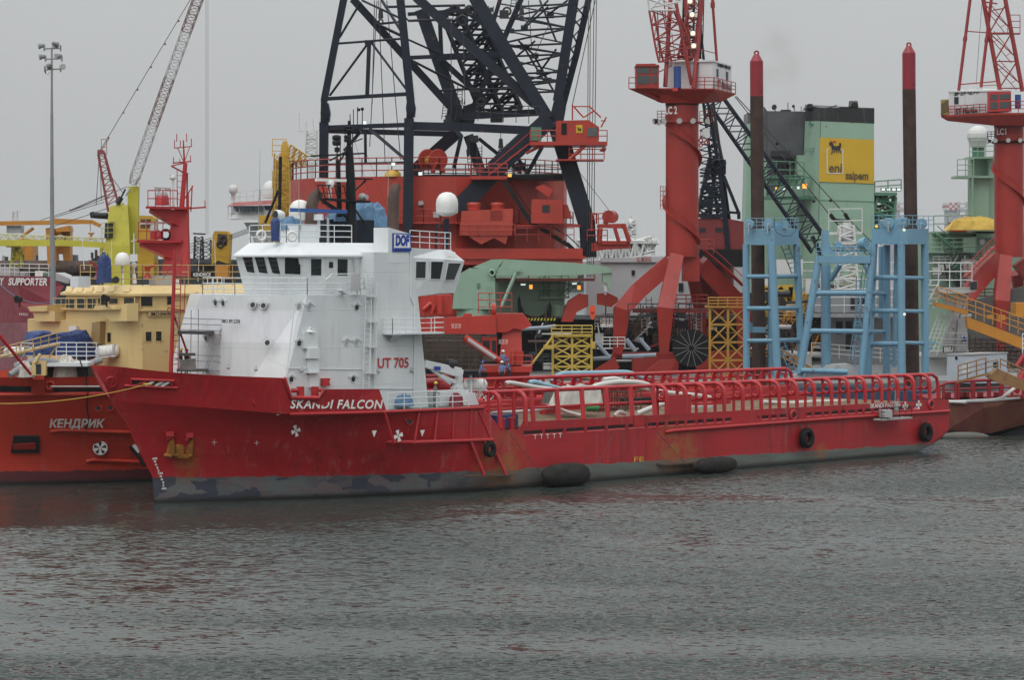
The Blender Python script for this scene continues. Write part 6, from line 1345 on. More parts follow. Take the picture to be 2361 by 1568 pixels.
# green deck crane
GC=root('deck_crane','pale green pedestal crane with long tapering horizontal boom in front of the red drum','crane',W(5,560,990,279));DG=279
def C5g(x,y,d=0):return W(5,x,y,DG+d)
m=MB();m.loft([[C5g(425,955,-2),C5g(690,958,-2),C5g(690,958,3),C5g(425,955,3)],[C5g(440,790,-2),C5g(688,770,-2),C5g(688,770,3),C5g(440,790,3)]]);slab(m,5,[(440,792),(690,772),(640,708),(530,705),(470,740)],DG-1.9,4.8);slab(m,5,[(550,700),(690,720),(745,650),(665,652)],DG-1.5,4);slab(m,5,[(440,955),(690,955),(640,1000),(560,1000)],DG-1,3);m.lathe(C5g(560,1060),[(2,0),(2,3.2)],16);m.build('crane_house',GREEN,GC)
m=MB();p=[C5g(690,752,-2.2),C5g(1190,748,-2.2),C5g(1388,735,-2.2),C5g(1405,735,-2.2),C5g(1385,698,-2.2),C5g(1180,672,-2.2),C5g(745,650,-2.2)];m.prism(p,(0,2.6,0));slab(m,5,[(1345,738),(1408,735),(1398,840),(1385,840),(1375,800),(1350,790)],DG-2,2);m.build('boom',GREEN,GC)
m=MB();m.torus(C5g(668,735,-2.4),(0,1,0),.34,.12,14,6);m.tube(C5g(825,715,-2.6),C5g(725,945,-2.6),.21,n=10);m.lathe(C5g(825,715,-2.6),[(.26,-.3),(.26,.3)],12,(0,1,0));m.build('luffing_cylinder',GREEN,GC)
for i in range(4):
    for y0 in (820,880):m=MB();m.beam(C5g(645,y0+i*12,-2.1),C5g(662,y0-4+i*12,-2.1),.12,.2);m.build('vent_louvre',GREEN,GC)
m=MB();m.box(C5g(578,825,-2.15),C5g(594,798,-2.15)+Vector((0,.2,0)));m.build('hatch',DGREEN,GC)
m=MB();slab(m,5,[(1350,790),(1385,795),(1375,850),(1360,850)],DG-1.6,.8);m.tube(C5g(1366,850,-1.2),C5g(1366,870,-1.2),.12);m.build('hook_block',WHITE,GC)
for x,y,lm in [(860,806,LAMPW),(908,820,LAMPO),(1203,824,LAMPO),(1175,800,LAMPW)]:
    c=W(5,x,y,282.5);m=MB();w_=.32 if x in (860,1175) else .22;m.box(c+Vector((-w_,0,-.12 if lm is LAMPW else -.28)),c+Vector((w_,.4,.1 if lm is LAMPW else .26)));o=m.build('lamp',DGREEN,SPM);m=MB();m.box(c+Vector((-w_*.85,-.05,-.1 if lm is LAMPW else -.25)),c+Vector((w_*.85,-.01,.08 if lm is LAMPW else .23)));m.build('lamp_glass',lm,o)
m=MB();slab(m,5,[(690,1000),(1115,1000),(1115,790),(1195,780),(1195,690),(690,690)],284,8);slab(m,5,[(950,895),(1145,890),(1145,880),(950,882)],283,1.5);m.tube(W(5,1075,1000,283.5),W(5,1075,930,283.5),1.3,n=14);m.build('deckhouse',GREEN,SPM)
m=MB();m.box(W(5,690,785,281),W(5,1300,768,281)+Vector((0,4,0)));m.rail([W(5,690,770,281),W(5,1300,768,281)],1.4,.06,2,1.8);m.build('gallery',paint('dull red brown paint',(.20,.06,.05)),SPM)
m=MB();m.rail([W(5,960,890,282.8),W(5,1140,885,282.8)],2.5,.05,3,1.3);m.ladder(W(5,1000,880,283),W(5,1000,760,283),(1,0,0),.6,.05);m.ladder(W(5,1095,880,283),W(5,1190,790,283),(1,0,0),.6,.05);m.build('deck_railing',DGREEN,SPM)
m=MB()
pts=[(830,1000),(825,900),(838,870),(848,930),(870,985),(930,1012),(985,990),(1010,960),(1022,912),(1036,940),(1030,1010),(960,1040),(860,1035)]
slab(m,5,pts,281,1.2);m.build('pipe_cradle',BLACK,SPM)
for pts in [[(1095,1035),(1165,1035),(1190,975),(1260,940),(1260,870),(1210,862),(1140,905),(1115,960)],[(1318,930),(1400,945),(1445,910),(1440,885),(1380,858),(1318,862)],[(880,1035),(915,1060),(880,1000),(868,1010)]]:
    m=MB();slab(m,5,pts,279.5,3);m.build('davit',SRED,SPM)
m=MB()
for i in range(9):slab(m,5,[(885+i*20,1028),(895+i*20,1028),(902+i*20,1012),(892+i*20,1012)],280,.2)
m.build('hazard_stripe',YELG,SPM)
sgn=MB();c=W(5,1287,978,277);sgn.prism([c+Vector((a*.38,0,b*.80)) for a,b in [(-.6,-.6),(-.3,-1),(.3,-1),(.6,-.6),(.85,.0),(.85,.6),(.5,1),(-.5,1),(-.85,.6),(-.85,0)]],(0,.15,0));hb_=solo(sgn,'hook_block',flat('orange red block',(.75,.09,.03),.4),'bright orange hook block hanging on four hoist ropes before the white ship','hook block')
m=MB();m.add([c+Vector((-.16,-.02,-.2)),c+Vector((.16,-.02,-.2)),c+Vector((.16,-.02,.1)),c+Vector((-.16,-.02,.1))],[(0,1,2,3)]);m.build('block_plate',CRED,hb_)
# white tanker side behind
NS=root('white_ship','large white ship side with a no smoking notice, behind the red portal crane legs','ship',W(7,300,900,312))
m=MB();slab(m,7,[(0,1290),(1000,1290),(1000,470),(360,470),(0,505)],312,15);slab(m,7,[(85,512),(480,512),(480,478),(85,486)],311.6,.5);m.build('superstructure',WHITE,NS)
textfit(NS,'notice_lettering','NO SMOKING',TXR,W(7,303,509,311.3),W(7,392,506,311.3),.62,bold=.02)
m=MB();slab(m,7,[(272,590),(293,590),(293,562),(272,562)],311.8,.5);slab(m,7,[(560,690),(590,690),(590,640),(560,640)],311.8,.5);m.build('window',DARK,NS)
m=MB();m.lattice(W(7,-60,445,345),W(7,350,440,345),3,2.6,14,.25,.18,(0,0,1));m.lattice(W(7,100,470,345),W(7,400,400,345),2,2,12,.2,.14,(0,0,1));m.beam(W(7,170,392,345),W(7,430,392,345),3,.3);m.tube(W(7,120,1160,345),W(7,120,460,345),.4);m.tube(W(7,330,1160,345),W(7,330,450,345),.4);sh=solo(m,'helideck_frame',WHITE2,'pale grey lattice walkway structure beyond the red winch frame','lattice deck')
for n,x,y0,y1,lab in [(7,270,390,232,'pale lattice radar mast far behind, right of the red winch frame'),(7,402,400,350,'small white dome mast far behind, left of the red crane column')]:
    r=root('radar_mast',lab,'mast',W(n,x,y0,420));m=MB();m.tube(W(n,x,1100,420),W(n,x,y0,420),.4);m.lattice(W(n,x,y0,420),W(n,x,y1+20,420),1.8,1.2,5,.18,.12);m.beam(W(n,x-26,y1+30,420),W(n,x+26,y1+28,420),.3,.3);m.tube(W(n,x,y1+20,420),W(n,x,y1-10,420),.12);m.ball(W(n,x-6,y1+45,420),.9,8);m.build('mast',WHITE2,r)
# ================================================================ QUAY AND RIGHT HALF
m=MB();slab(m,0,[(1150,906),(2900,906),(2900,855),(1150,855)],290,40);m.box((-2,257,-1),(75,290,3.4));solo(m,'quay',CONC,'x','x')
o=bpy.data.objects['quay']
for k in ('label','category'):del o[k]
o['kind']='structure'
FLMP=[]
def lattice_leg(m,n,pts,D,w,depth=None):
    for (a,e) in zip(pts[:-1],pts[1:]):m.beam(W(n,*a,D),W(n,*e,D),w,depth or w,(0,1,0))
def portal(name_l,lab,n1,n2,cx_top,cx_bot,y_top,y_bot,D,rad,legs,ring_y,txt,txt_pos):
    r=root('level_luffing_crane',lab,'crane',W(n2,cx_bot,y_bot,D)+Vector((0,0,-12)),0,'red portal cranes on the quay')
    m=MB();m.tube(W(n2,cx_bot,y_bot,D),W(n1,cx_top,y_top,D),rad,rad,28);c=m.build('column',CRED,r)
    m=MB();m.tube(W(n1,cx_top,y_top+8,D),W(n1,cx_top,y_top-8,D),rad*1.02,rad*1.02,28);m.build('slewing_ring',BLACK,r)
    return r
LC=portal('','red cylindrical portal crane with white machinery house and lit lamps, in the middle right',6,7,582,582,640,480,275,1.84,None,740,'LC 2',None);D2=275
def C6(x,y,d=0):return W(6,x,y,D2+d)
def C7(x,y,d=0):return W(7,x,y,D2+d)
for pts,w in [([(505,520,0),(310,690,-1),(212,805,-2),(185,1075,-2)],[1.9,1.9,1.9,1.0]),([(545,480,-3),(510,640,-4.5),(478,800,-6),(470,1075,-6)],[1.5,1.6,1.75,.95]),([(690,520,1),(770,600,1.5),(900,740,3),(960,830,3),(965,1100,3)],[1.9,1.9,2.0,1.8,1.1]),([(640,560,4),(690,800,7),(715,1020,7)],[1.4,1.3,.7])]:
    m=MB();rings=[]
    P=[C7(*q) for q in pts]
    for i,c in enumerate(P):
        d=(P[min(i+1,len(P)-1)]-P[max(i-1,0)]).normalized();x=d.cross(Vector((0,1,0))).normalized();y=x.cross(d);a=w[i]/2
        rings.append([c-x*a-y*a,c+x*a-y*a,c+x*a+y*a,c-x*a+y*a])
    m.loft(rings);m.build('leg',CRED,LC)
m=MB();m.tube(C7(582,500),C7(640,640),.1);m.box(C7(590,630,-1),C7(690,480,-1)+Vector((0,3,0)));m.build('column_foot',CRED,LC)
m=MB();m.box(C7(280,822,1),C7(740,795,1)+Vector((0,1.2,0)));m.rail([C7(540,790,.5),C7(740,790,.5)],1.4,.06,3,1.2);m.build('cross_beam',CRED,LC)
m=MB();slab(m,7,[(155,1068),(560,1068),(560,1190),(275,1190),(275,1100),(150,1105)],D2-1,1.5);slab(m,7,[(170,1098),(60,1165),(-20,1220),(100,1240),(200,1160)],D2-3,1.2);slab(m,7,[(450,1115),(340,1200),(480,1220),(560,1110)],D2-7,1.2);slab(m,7,[(670,1060),(960,1060),(960,1180),(670,1180)],D2+2,1.5);m.build('bogie_beam',CRED,LC)
m=MB();m.loft([[C6(455,632,-1.9),C6(700,632,-1.9),C6(700,632,1.9),C6(455,632,1.9)],[C6(440,575,-2.2),C6(720,575,-2.2),C6(720,575,2.5),C6(440,575,2.5)]]);m.loft([[C6(450,630,-1),C6(690,635,-2),C6(820,625,-1),C6(690,630,3)],[C6(255,545,-2),C6(780,548,-4),C6(912,578,1),C6(640,540,5)],[C6(255,540,-2),C6(780,541,-4),C6(912,572,1),C6(640,535,5)]]);m.tube(C6(330,552,-2),C6(445,618,-1.5),.22);m.build('platform',CRED,LC)
m=MB();slab(m,6,[(300,540),(440,540),(440,395),(300,392)],D2-3,3);m.prism([C6(296,405,-3.2),C6(445,405,-3.2),C6(415,388,-3.2),(C6(300,390,-3.2))],(0,3.3,0));cb_=m.build('operator_cab',CRED,LC)
for pts in [[(306,512),(386,512),(386,462),(306,462)],[(306,448),(386,448),(386,412),(306,412)],[(400,510),(428,510),(428,462),(400,462)],[(400,448),(428,448),(428,412),(400,412)]]:
    m=MB();slab(m,6,pts,D2-3.06,.1);m.build('cab_window',flat('cab glass',(.06,.07,.07),.08),cb_)
MH=paint('machinery house white',(.60,.61,.62),streak=.5,rust=.08,dcol=(.3,.29,.27))
m=MB();m.loft([[C6(490,545,2),C6(770,548,-2.5),C6(885,572,1.5),C6(640,545,6)],[C6(490,385,2),C6(770,373,-2.5),C6(885,405,1.5),C6(640,380,6)]]);o=m.build('machinery_house',MH,LC)
m=MB();m.loft([[C6(485,386,2),C6(770,376,-2.8),C6(890,409,1.5),C6(640,382,6.2)],[C6(485,378,2),C6(770,366,-2.8),C6(890,400,1.5),C6(640,374,6.2)]]);m.build('house_roof',MH,o)
e0,e1=C6(770,548,-2.5),C6(885,572,1.5);pl=(e0,(e1-e0).cross(Vector((0,0,1))))
for q in [[(790,470),(804,474),(804,424),(790,420)],[(848,492),(864,496),(864,442),(848,438)]]:window(o,6,q,pl,MH,'house_window',.05)
def strokes(par,n,pl,x0,y0,x1,y1,k,mat,seed):
    rnd=random.Random(seed);m=MB();nv=nout(pl[1],pl[0])
    for i in range(k):
        t=i/k;cx_,cy_=x0+(x1-x0)*(t+.4/k),y0+(y1-y0)*(t+.4/k);w_=(x1-x0)/k*.36;h_=11
        for a,b,c,d in rnd.sample([(-1,-.9,1,-.9),(-1,0,1,0),(-1,.9,1,.9),(-.9,-1,-.9,1),(.9,-1,.9,1),(0,-1,0,1),(-.8,.2,-.8,1),(-.6,-.4,.6,-.4)],4):
            p,q=RAY(n,cx_+a*w_,cy_+b*h_,*pl,.05),RAY(n,cx_+c*w_,cy_+d*h_,*pl,.05);m.beam(p,q,.10,.04,nv)
    return m.build('wall_lettering',mat,par)
strokes(o,6,pl,800,395,880,418,6,TXK,3)
textfit(o,'company_lettering','ST Marine',TXK,RAY(6,792,525,*pl,.06),RAY(6,878,556,*pl,.06),.75,bold=.02)
m=MB();m.tube(C6(553,540,-3.5),C6(553,405,-3.5),.42,n=14);m.build('blue_tank',paint('blue tank paint',(.02,.06,.22)),LC)
m=MB();m.rail([C6(255,541,-2),C6(300,541,-2.5)],1.2,.05,2,1);m.rail([C6(662,541,-3.9),C6(778,541,-3.9),C6(910,572,1)],1.2,.05,3,1.2);m.build('railing',CRED,LC)
m=MB();slab(m,6,[(522,556),(556,556),(556,538),(522,538)],D2-4.2,.1);m.build('number_plate',flat('bright red plate',(.5,.03,.03),.5),LC)
JR=paint('jib red paint',(.28,.03,.03),streak=.3,rust=.1)
m=MB()
for a,e,r,d0,d1 in [((478,530),(512,-30),.24,-1,1),((640,520),(545,20),.2,-1,-1),((655,540),(704,-30),.28,-1.5,0),((640,500),(600,-20),.2,2,2)]:m.tube(C6(*a,d0),C6(*e,d1),r,n=8)
m.build('a_frame',JR,LC)
m=MB()
lf=[(440,380),(425,320),(410,240),(395,150),(380,62)];rt_=[(660,350),(640,290),(610,200),(580,130),(552,60)]
for ch,d in ((lf,-1),(rt_,-1),([(x+28,y) for x,y in lf],1.5),([(x-22,y) for x,y in rt_],1.5)):
    for a,e in zip(ch[:-1],ch[1:]):m.tube(C6(*a,d),C6(*e,d),.13)
for i in range(4):
    m.tube(C6(*lf[i],-1),C6(*rt_[i+1],-1),.08);m.tube(C6(*rt_[i],-1),C6(*lf[i+1],-1),.08);m.tube(C6(*lf[i],-1),C6(*rt_[i],-1),.08);m.tube(C6(lf[i][0]+28,lf[i][1],1.5),C6(rt_[i+1][0]-22,rt_[i+1][1],1.5),.07);m.tube(C6(*lf[i],-1),C6(lf[i+1][0]+28,lf[i+1][1],1.5),.06);m.tube(C6(*rt_[i],-1),C6(rt_[i+1][0]-22,rt_[i+1][1],1.5),.06)
m.lattice(C6(600,360,0),C6(665,-20,0),1.6,1.2,9,.1,.06)
m.build('jib',JR,LC)
m=MB()
for a,e in [((380,62),(370,-30)),((552,60),(540,-30)),((380,62),(552,60)),((380,62),(470,-30)),((552,60),(450,-20)),((400,40),(560,10)),((372,-10),(552,55)),((500,-20),(575,0))]:m.tube(C6(*a,-1),C6(*e,-1),.12)
m.build('jib_tip_section',WHITE2,LC)
m=MB();m.lattice(C6(615,350,3),C6(625,-30,3),1.2,1.2,12,.09,.06);m.ladder(C6(690,360,2),C6(700,-20,2),(1,0,0),.6,.06,.6);m.tube(C6(693,360,3),C6(700,150,3),.14);m.tube(C6(716,365,3),C6(698,190,3),.14);m.build('access_tower',BLACK,LC)
m=MB();m.tube(C6(795,372,3),C6(771,40,3),.17);m.tube(C6(771,45,3),C6(769,-30,3),.2);m.tube(C6(770,45,3),C6(770,12,3),.28);m.tube(C6(690,300,1),C6(785,325,3),.05);m.build('luffing_rod',JR,LC)
m=MB()
for a,e in [((460,60),(520,380)),((470,0),(510,370)),((430,60),(560,150)),((430,250),(620,320)),((445,320),(660,280)),((450,350),(640,352)),((520,400),(440,440)),((520,180),(560,185)),((430,65),(445,370))]:m.tube(C6(*a,0),C6(*e,0),.07)
m.ladder(C6(530,400,-1.6),C6(505,200,-1.6),(1,0,0),.5,.04,.5);m.build('jib_bracing',JR,LC)
for x,y in [(643,88),(648,203),(653,280),(630,6)]:
    c=C6(x,y,-1.8);m=MB();m.box(c+Vector((-.3,0,-.28)),c+Vector((.3,.4,.3)));o2=m.build('lamp',GREY,LC);m=MB();m.ball(c+Vector((0,-.1,0)),.26,8);m.build('lamp_glass',flat('lit warm lamp',(.6,.5,.4),.3,1.2,(1,.80,.5)),o2)
textfit(LC,'crane_number','LC 2',TXW,C6(478,698,-1.9),C6(552,696,-1.9),.82,bold=.03)
for x,y,d in [(410,745,(-1,-.3,-.3)),(438,750,(-.5,-.8,-.3)),(470,743,(-.3,-1,-.3)),(565,740,(0,-1,-.3)),(648,740,(.25,-1,-.3)),(735,740,(.6,-.9,-.3))]:flood(C6(x,y,-2.4),d,.34,.6,LC,BLACK)
m=MB();m.torus(C6(582,752,0),(0,0,1),2.15,.1,30,6);m.rail([C6(430,735,-1),C6(480,735,-1.5)],1.0,.04,3,.5);m.beam(C6(425,738,-1),C6(485,738,-1),.6,.08);m.beam(C6(680,750,-1),C6(765,745,-1),.6,.12);m.rail([C6(690,748,-1),C6(765,745,-1)],1.2,.04,3,.6);m.build('light_gallery',CRED,LC)
m=MB();pts=[]
def spiral(z0,z1,a0,a1,n=26):return [(C6(582,1).x+math.cos(a0+(a1-a0)*i/n)*2.03,D2+math.sin(a0+(a1-a0)*i/n)*2.03,z0+(z1-z0)*i/n) for i in range(n+1)]
zz=lambda y:C6(1,y).z
for (y0,y1) in [(770,960),(1290,1500)]:
    sp_=[Vector(q) for q in spiral(zz(y0),zz(y1),math.pi*1.15,math.pi*1.93)]
    for a,e in zip(sp_[:-1],sp_[1:]):m.beam(a,e,.42,.1,(0,0,1));m.tube(a+Vector((0,0,1)),e+Vector((0,0,1)),.03)
    for a in sp_[::2]:m.tube(a,a+Vector((0,0,1)),.025)
sp_=[Vector(q) for q in spiral(zz(960),zz(1290),math.pi*1.93,math.pi*3.15)]
for a,e in zip(sp_[:-1],sp_[1:]):m.beam(a,e,.42,.1,(0,0,1));m.tube(a+Vector((0,0,1)),e+Vector((0,0,1)),.03)
m.rail([C6(448,1285,0),C6(482,1290,-1)],2.6,.04,5,.5);m.rail([C6(688,1555,-1),C6(775,1560,-1)],1.6,.05,3,.7);m.build('spiral_stair',CRED,LC)
m=MB();p,q=C7(715,440,-1),C7(835,540,0);m.beam(p,q,.8,.12);m.tube(p+Vector((0,0,1)),q+Vector((0,0,1)),.05);p,q=C7(835,540,0),C7(960,660,1);m.beam(p,q,.8,.12);m.tube(p+Vector((0,0,1)),q+Vector((0,0,1)),.05);m.build('leg_stair',CRED,LC)
# cable reel at the crane foot
m=MB();c=W(7,638,1040,268);m.lathe(c,[(2.05,-.3),(2.05,-.2),(.4,-.2),(.4,.5),(2.05,.5),(2.05,.6)],28,(0,1,0),False);rl_=solo(m,'cable_reel',BLACK,'big dark cable reel standing between the legs of the red portal crane','cable reel')
m=MB()
for k in range(14):
    a=k*math.pi*2/14;m.tube(c+Vector((math.cos(a)*.3,-.36,math.sin(a)*.3)),c+Vector((math.cos(a)*2,-.34,math.sin(a)*2)),0.03)
m.build('spoke',GALV,rl_)
# right portal crane
LR=portal('','red portal crane with white machinery house and yellow striped panel, cut by the right edge',8,9,1492,1492,772,325,288,1.67*1.02,None,0,'',None);D3=288
def C8(x,y,d=0):return W(8,x,y,D3+d)
def C9(x,y,d=0):return W(9,x,y,D3+d)
for pts,w in [([(1430,345,0),(1330,440,-1),(1215,590,-2),(1185,1025,-2)],[2.2,2.0,1.9,1.2]),([(1465,325,-3),(1455,450,-4),(1443,600,-5),(1440,690,-5),(1432,1025,-5)],[1.4,1.55,1.7,1.2,1.0]),([(1560,345,2),(1650,460,2),(1750,600,2),(1760,1025,2)],[2.0,2.0,1.9,1.2]),([(1535,420,4),(1560,600,6),(1575,1020,6)],[1.2,1.1,.7])]:
    m=MB();rings=[];P=[C9(*q) for q in pts]
    for i,c in enumerate(P):
        d=(P[min(i+1,len(P)-1)]-P[max(i-1,0)]).normalized();x=d.cross(Vector((0,1,0))).normalized();y=x.cross(d);a=w[i]/2
        rings.append([c-x*a-y*a,c+x*a-y*a,c+x*a+y*a,c-x*a+y*a])
    m.loft(rings);m.build('leg',CRED,LR)
m=MB();m.box(C9(1260,612,0),C9(1600,585,0)+Vector((0,1,0)));m.rail([C9(1290,585,-.5),C9(1560,580,-.5)],1.2,.06,3,1);m.build('cross_beam',CRED,LR)
m=MB();m.loft([[C8(1410,772,-1.8),C8(1580,772,-1.8),C8(1580,772,2),C8(1410,772,2)],[C8(1115,742,2),C8(1390,770,-3),C8(1640,770,-3),C8(1600,740,4)],[C8(1075,718,2),C8(1370,705,-4),C8(1640,700,-4),C8(1600,700,5)],[C8(1075,708,2),C8(1370,692,-4),C8(1640,690,-4),C8(1600,690,5)]]);m.build('platform',CRED,LR)
m=MB();e0,e1=C8(1122,705,1.5),C8(1365,690,-3);m.loft([[e0,e1,C8(1500,690,0),C8(1300,700,6)],[C8(1122,560,1.5),C8(1360,555,-3),C8(1500,555,0),C8(1300,545,6)]]);o=m.build('machinery_house',MH,LR)
m=MB();m.loft([[C8(1115,566,1.5),C8(1362,560,-3.2),C8(1505,558,0),C8(1300,550,6.3)],[C8(1115,557,1.5),C8(1362,552,-3.2),C8(1505,550,0),C8(1300,540,6.3)]]);m.beam(C8(1215,545,3),C8(1330,540,3),.3,.3);m.build('house_roof',MH,o)
pl=(e0,(e1-e0).cross(Vector((0,0,1))))
for q in [[(1157,640),(1184,638),(1184,595),(1157,595)],[(1284,628),(1311,626),(1311,585),(1284,585)]]:window(o,8,q,pl,MH,'house_window',.06)
strokes(o,8,pl,1155,574,1315,566,8,TXK,5)
textfit(o,'company_lettering','ST Marine',TXK,RAY(8,1168,698,*pl,.06),RAY(8,1300,688,*pl,.06),.62,bold=.035)
m=MB();slab(m,8,[(1074,708),(1122,705),(1122,608),(1074,610)],D3+1.6,.2);sp_=m.build('striped_panel',paint('ochre panel',(.30,.22,.06)),LR)
m=MB()
for i in range(6):slab(m,8,[(1076,640+i*14),(1120,612+i*15),(1120,618+i*15),(1076,647+i*14)] if i<5 else [(1076,704),(1110,704),(1116,706),(1076,707)],D3+1.55,.04)
m.build('black_stripe',TXK,sp_)
m=MB();slab(m,8,[(1365,685),(1505,680),(1505,560),(1365,562)],D3-3.6,2);cb_=m.build('operator_cab',paint('bright cab red',(.42,.03,.03)),LR)
for pts in [[(1378,668),(1425,668),(1425,625),(1378,625)],[(1436,664),(1500,660),(1500,622),(1436,625)],[(1378,612),(1425,610),(1425,578),(1378,580)],[(1436,608),(1500,606),(1500,574),(1436,576)]]:
    m=MB();slab(m,8,pts,D3-3.66,.1);m.build('cab_window',flat('cab glass',(1,1,1)),cb_)
m=MB();m.tube(C8(1547,665,-3),C8(1547,580,-3),.35,n=12);m.build('blue_tank',paint('blue tank paint',(1,1,1)),LR)
m=MB();m.rail([C8(1122,704,1.2),C8(1350,690,-3.4)],1.0,.05,3,1.0);m.rail([C8(1505,690,-3.8),C8(1640,688,-3.8)],1.3,.05,3,1.0);m.build('railing',CRED,LR)
m=MB()
for a,e,r in [((1183,555),(1255,-20),.19),((1320,535),(1385,-20),.19),((1436,555),(1330,-30),.26),((1575,560),(1465,-30),.26)]:m.tube(C8(*a,1),C8(*e,1),r,n=8)
for x,y in [(1222,238),(1354,245)]:m.tube(C8(x+2,y-12,1),C8(x-2,y+12,1),.27)
for a,e,r in [((1235,190),(1355,198),.07),((1192,517),(1425,497),.08),((1320,525),(1420,520),.05),((1345,10),(1420,20),.1),((1380,205),(1560,205),.12),((1395,60),(1455,50),.08)]:m.tube(C8(*a,1),C8(*e,1),r)
ys=[(20,200),(200,375),(375,540)]
for y0,y1 in ys:
    L0=1330+(y0+30)*.18;R0=1465+(y0+30)*.186;L1=1330+(y1+30)*.18;R1=1465+(y1+30)*.186
    m.tube(C8(R0,y0,1),C8(L1,y1,1),.09);m.tube(C8(L0,y0,1),C8(R1,y1-20,1),.07);m.tube(C8(L1,y1,1),C8(R1,y1,1),.08);m.ladder(C8(L0+10,y0,.6),C8(R1-15,y1,.6),(1,0,.6),.8,.05,.9)
m.rail([C8(1485,205,0),C8(1560,205,0)],2.2,.05,3,1)
m.build('jib',JR,LR)
m=MB();m.tube(C8(1325,20,2),C8(1290,520,2),.03,n=4);m.tube(C8(1380,0,2),C8(1320,520,2),.03,n=4);m.build('hoist_rope',ROPEG,LR)
textfit(LR,'crane_number','LC1',TXW,C8(1418,826,-1.75),C8(1475,824,-1.75),.72,bold=.02)
for x,y,d in [(1360,868,(-1,-.4,-.3)),(1408,862,(-.4,-1,-.2)),(1487,860,(0,-1,-.2)),(1560,860,(.3,-1,-.2))]:flood(C8(x,y,-2.2),d,.28,.5,LR,BLACK)
m=MB();m.torus(C8(1492,873,0),(0,0,1),1.95,.12,30,6);m.rail([C8(1360,850,-.8),C8(1405,850,-1.4)],.8,.04,3,.5);m.build('light_gallery',BLACK,LR)
m=MB()
cxr=C8(1492,1).x;zr=lambda y:C8(1,y).z
for y0,y1,a0,a1 in [(1060,1260,1.1,1.95),(880,1060,.2,1.1)]:
    sp_=[Vector((cxr+math.cos(math.pi*(a0+(a1-a0)*i/24))*1.88,D3+math.sin(math.pi*(a0+(a1-a0)*i/24))*1.88,zr(y0)+(zr(y1)-zr(y0))*i/24)) for i in range(25)]
    for a,e in zip(sp_[:-1],sp_[1:]):m.beam(a,e,.4,.1,(0,0,1));m.tube(a+Vector((0,0,1)),e+Vector((0,0,1)),.03)
m.build('spiral_stair',CRED,LR)
m=MB();p,q=C9(1400,260,-2),C9(1215,450,-3);m.beam(p,q,.8,.15);m.tube(p+Vector((0,0,1.1)),q+Vector((0,0,1.1)),.05)
for i in range(9):a=p.lerp(q,i/8);m.tube(a,a+Vector((0,0,1.1)),.035)
m.build('leg_stair',CRED,LR)
# black lattice crane with red house
DB=302
BC=root('crawler_crane','black lattice boom crane with red engine house, half hidden behind the red portal column','crane',W(6,830,1568,DB)+Vector((0,0,-8)))
def CB(x,y,d=0):return W(6,x,y,DB+d)
m=MB();slab(m,6,[(640,1530),(960,1530),(960,1360),(880,1345),(760,1332),(640,1345)],DB,6);m.lathe(CB(790,1560,3),[(2.2,-15),(2.2,-1.5),(3.2,-1.5),(3.2,1)],20);eh=m.build('engine_house',paint('dull red house',(.22,.03,.03)),BC)
for pts in [[(690,1425),(727,1425),(727,1398),(690,1398)],[(785,1425),(830,1425),(830,1396),(785,1396)]]:m=MB();slab(m,6,pts,DB-.08,.1);m.build('house_window',DARK,eh)
m=MB();slab(m,6,[(640,1640),(960,1640),(960,1530),(640,1530)],DB-.5,7);m.build('undercarriage',BLACK,BC)
m=MB()
for a,e,w_ in [((745,640),(830,1180),.45),((830,1180),(865,1540),.6),((700,1180),(780,970),.4),((780,970),(800,970),.4),((690,1260),(850,1265),.5),((690,1325),(850,1325),.5),((838,1080),(930,1310),.38),((930,1300),(930,1345),.4),((865,1302),(935,1308),.3),((700,1150),(830,1150),.3),((690,1060),(830,1065),.25),((835,980),(835,1070),.6),((770,970),(800,960),.5)]:m.beam(CB(*a),CB(*e),w_,w_)
for i in range(14):
    y=760+i*40;x0=690;x1=755+(y-640)*.155;m.tube(CB(x0,y),CB(x1,y+20),.1);m.tube(CB(x0,y+40),CB(x1,y),.07)
for i in range(10):
    y=1040+i*28;m.tube(CB(720,y),CB(820,y-6),.12);m.tube(CB(720+i*4,1260),CB(760+i*5,1150),.05)
m.lattice(CB(712,1330,1),CB(770,980,1),1.6,.9,8,.2,.12);m.torus(CB(795,1010,-.5),(0,1,0),.55,.2,14,5);m.torus(CB(825,1000,-.5),(0,1,0),.4,.18,14,5);m.build('back_mast',NAVY,BC)
m=MB();m.lattice(CB(740,610,2),CB(855,1480,1),1.2,1.4,18,.14,.09);m.build('inner_mast',NAVY,BC)
m=MB();m.lattice(CB(795,625,-2),CB(1425,1510,-6),1.9,2.3,16,.16,.075,(1,0,.7));m.beam(CB(1380,1450,-6),CB(1450,1600,-6),1.2,.4);m.build('boom',NAVY,BC)
m=MB()
for a,e in [((905,590),(1485,1315)),((915,590),(1580,1310)),((1480,1320),(1720,1568)),((1600,1340),(1760,1500)),((1500,1340),(1740,1568)),((755,640),(815,960)),((765,640),(835,980)),((785,690),(825,960))]:m.tube(CB(*a,-5),CB(*e,-5),.06,n=4)
m.build('pendant_rope',ROPED,BC)
m=MB();m.beam(CB(1490,1315,-5),CB(1520,1352,-5),.7,.4);m.beam(CB(1515,1352,-5),CB(1605,1358,-5),.5,.4);m.beam(CB(1580,1310,-5),CB(1608,1358,-5),.55,.4);m.build('spreader',BLACK,BC)
for x,y in [(1165,880),(1495,1230),(1390,1235)]:m=MB();m.ball(CB(x,y,-5),.22,6);m.build('rope_socket',BLACK,BC)
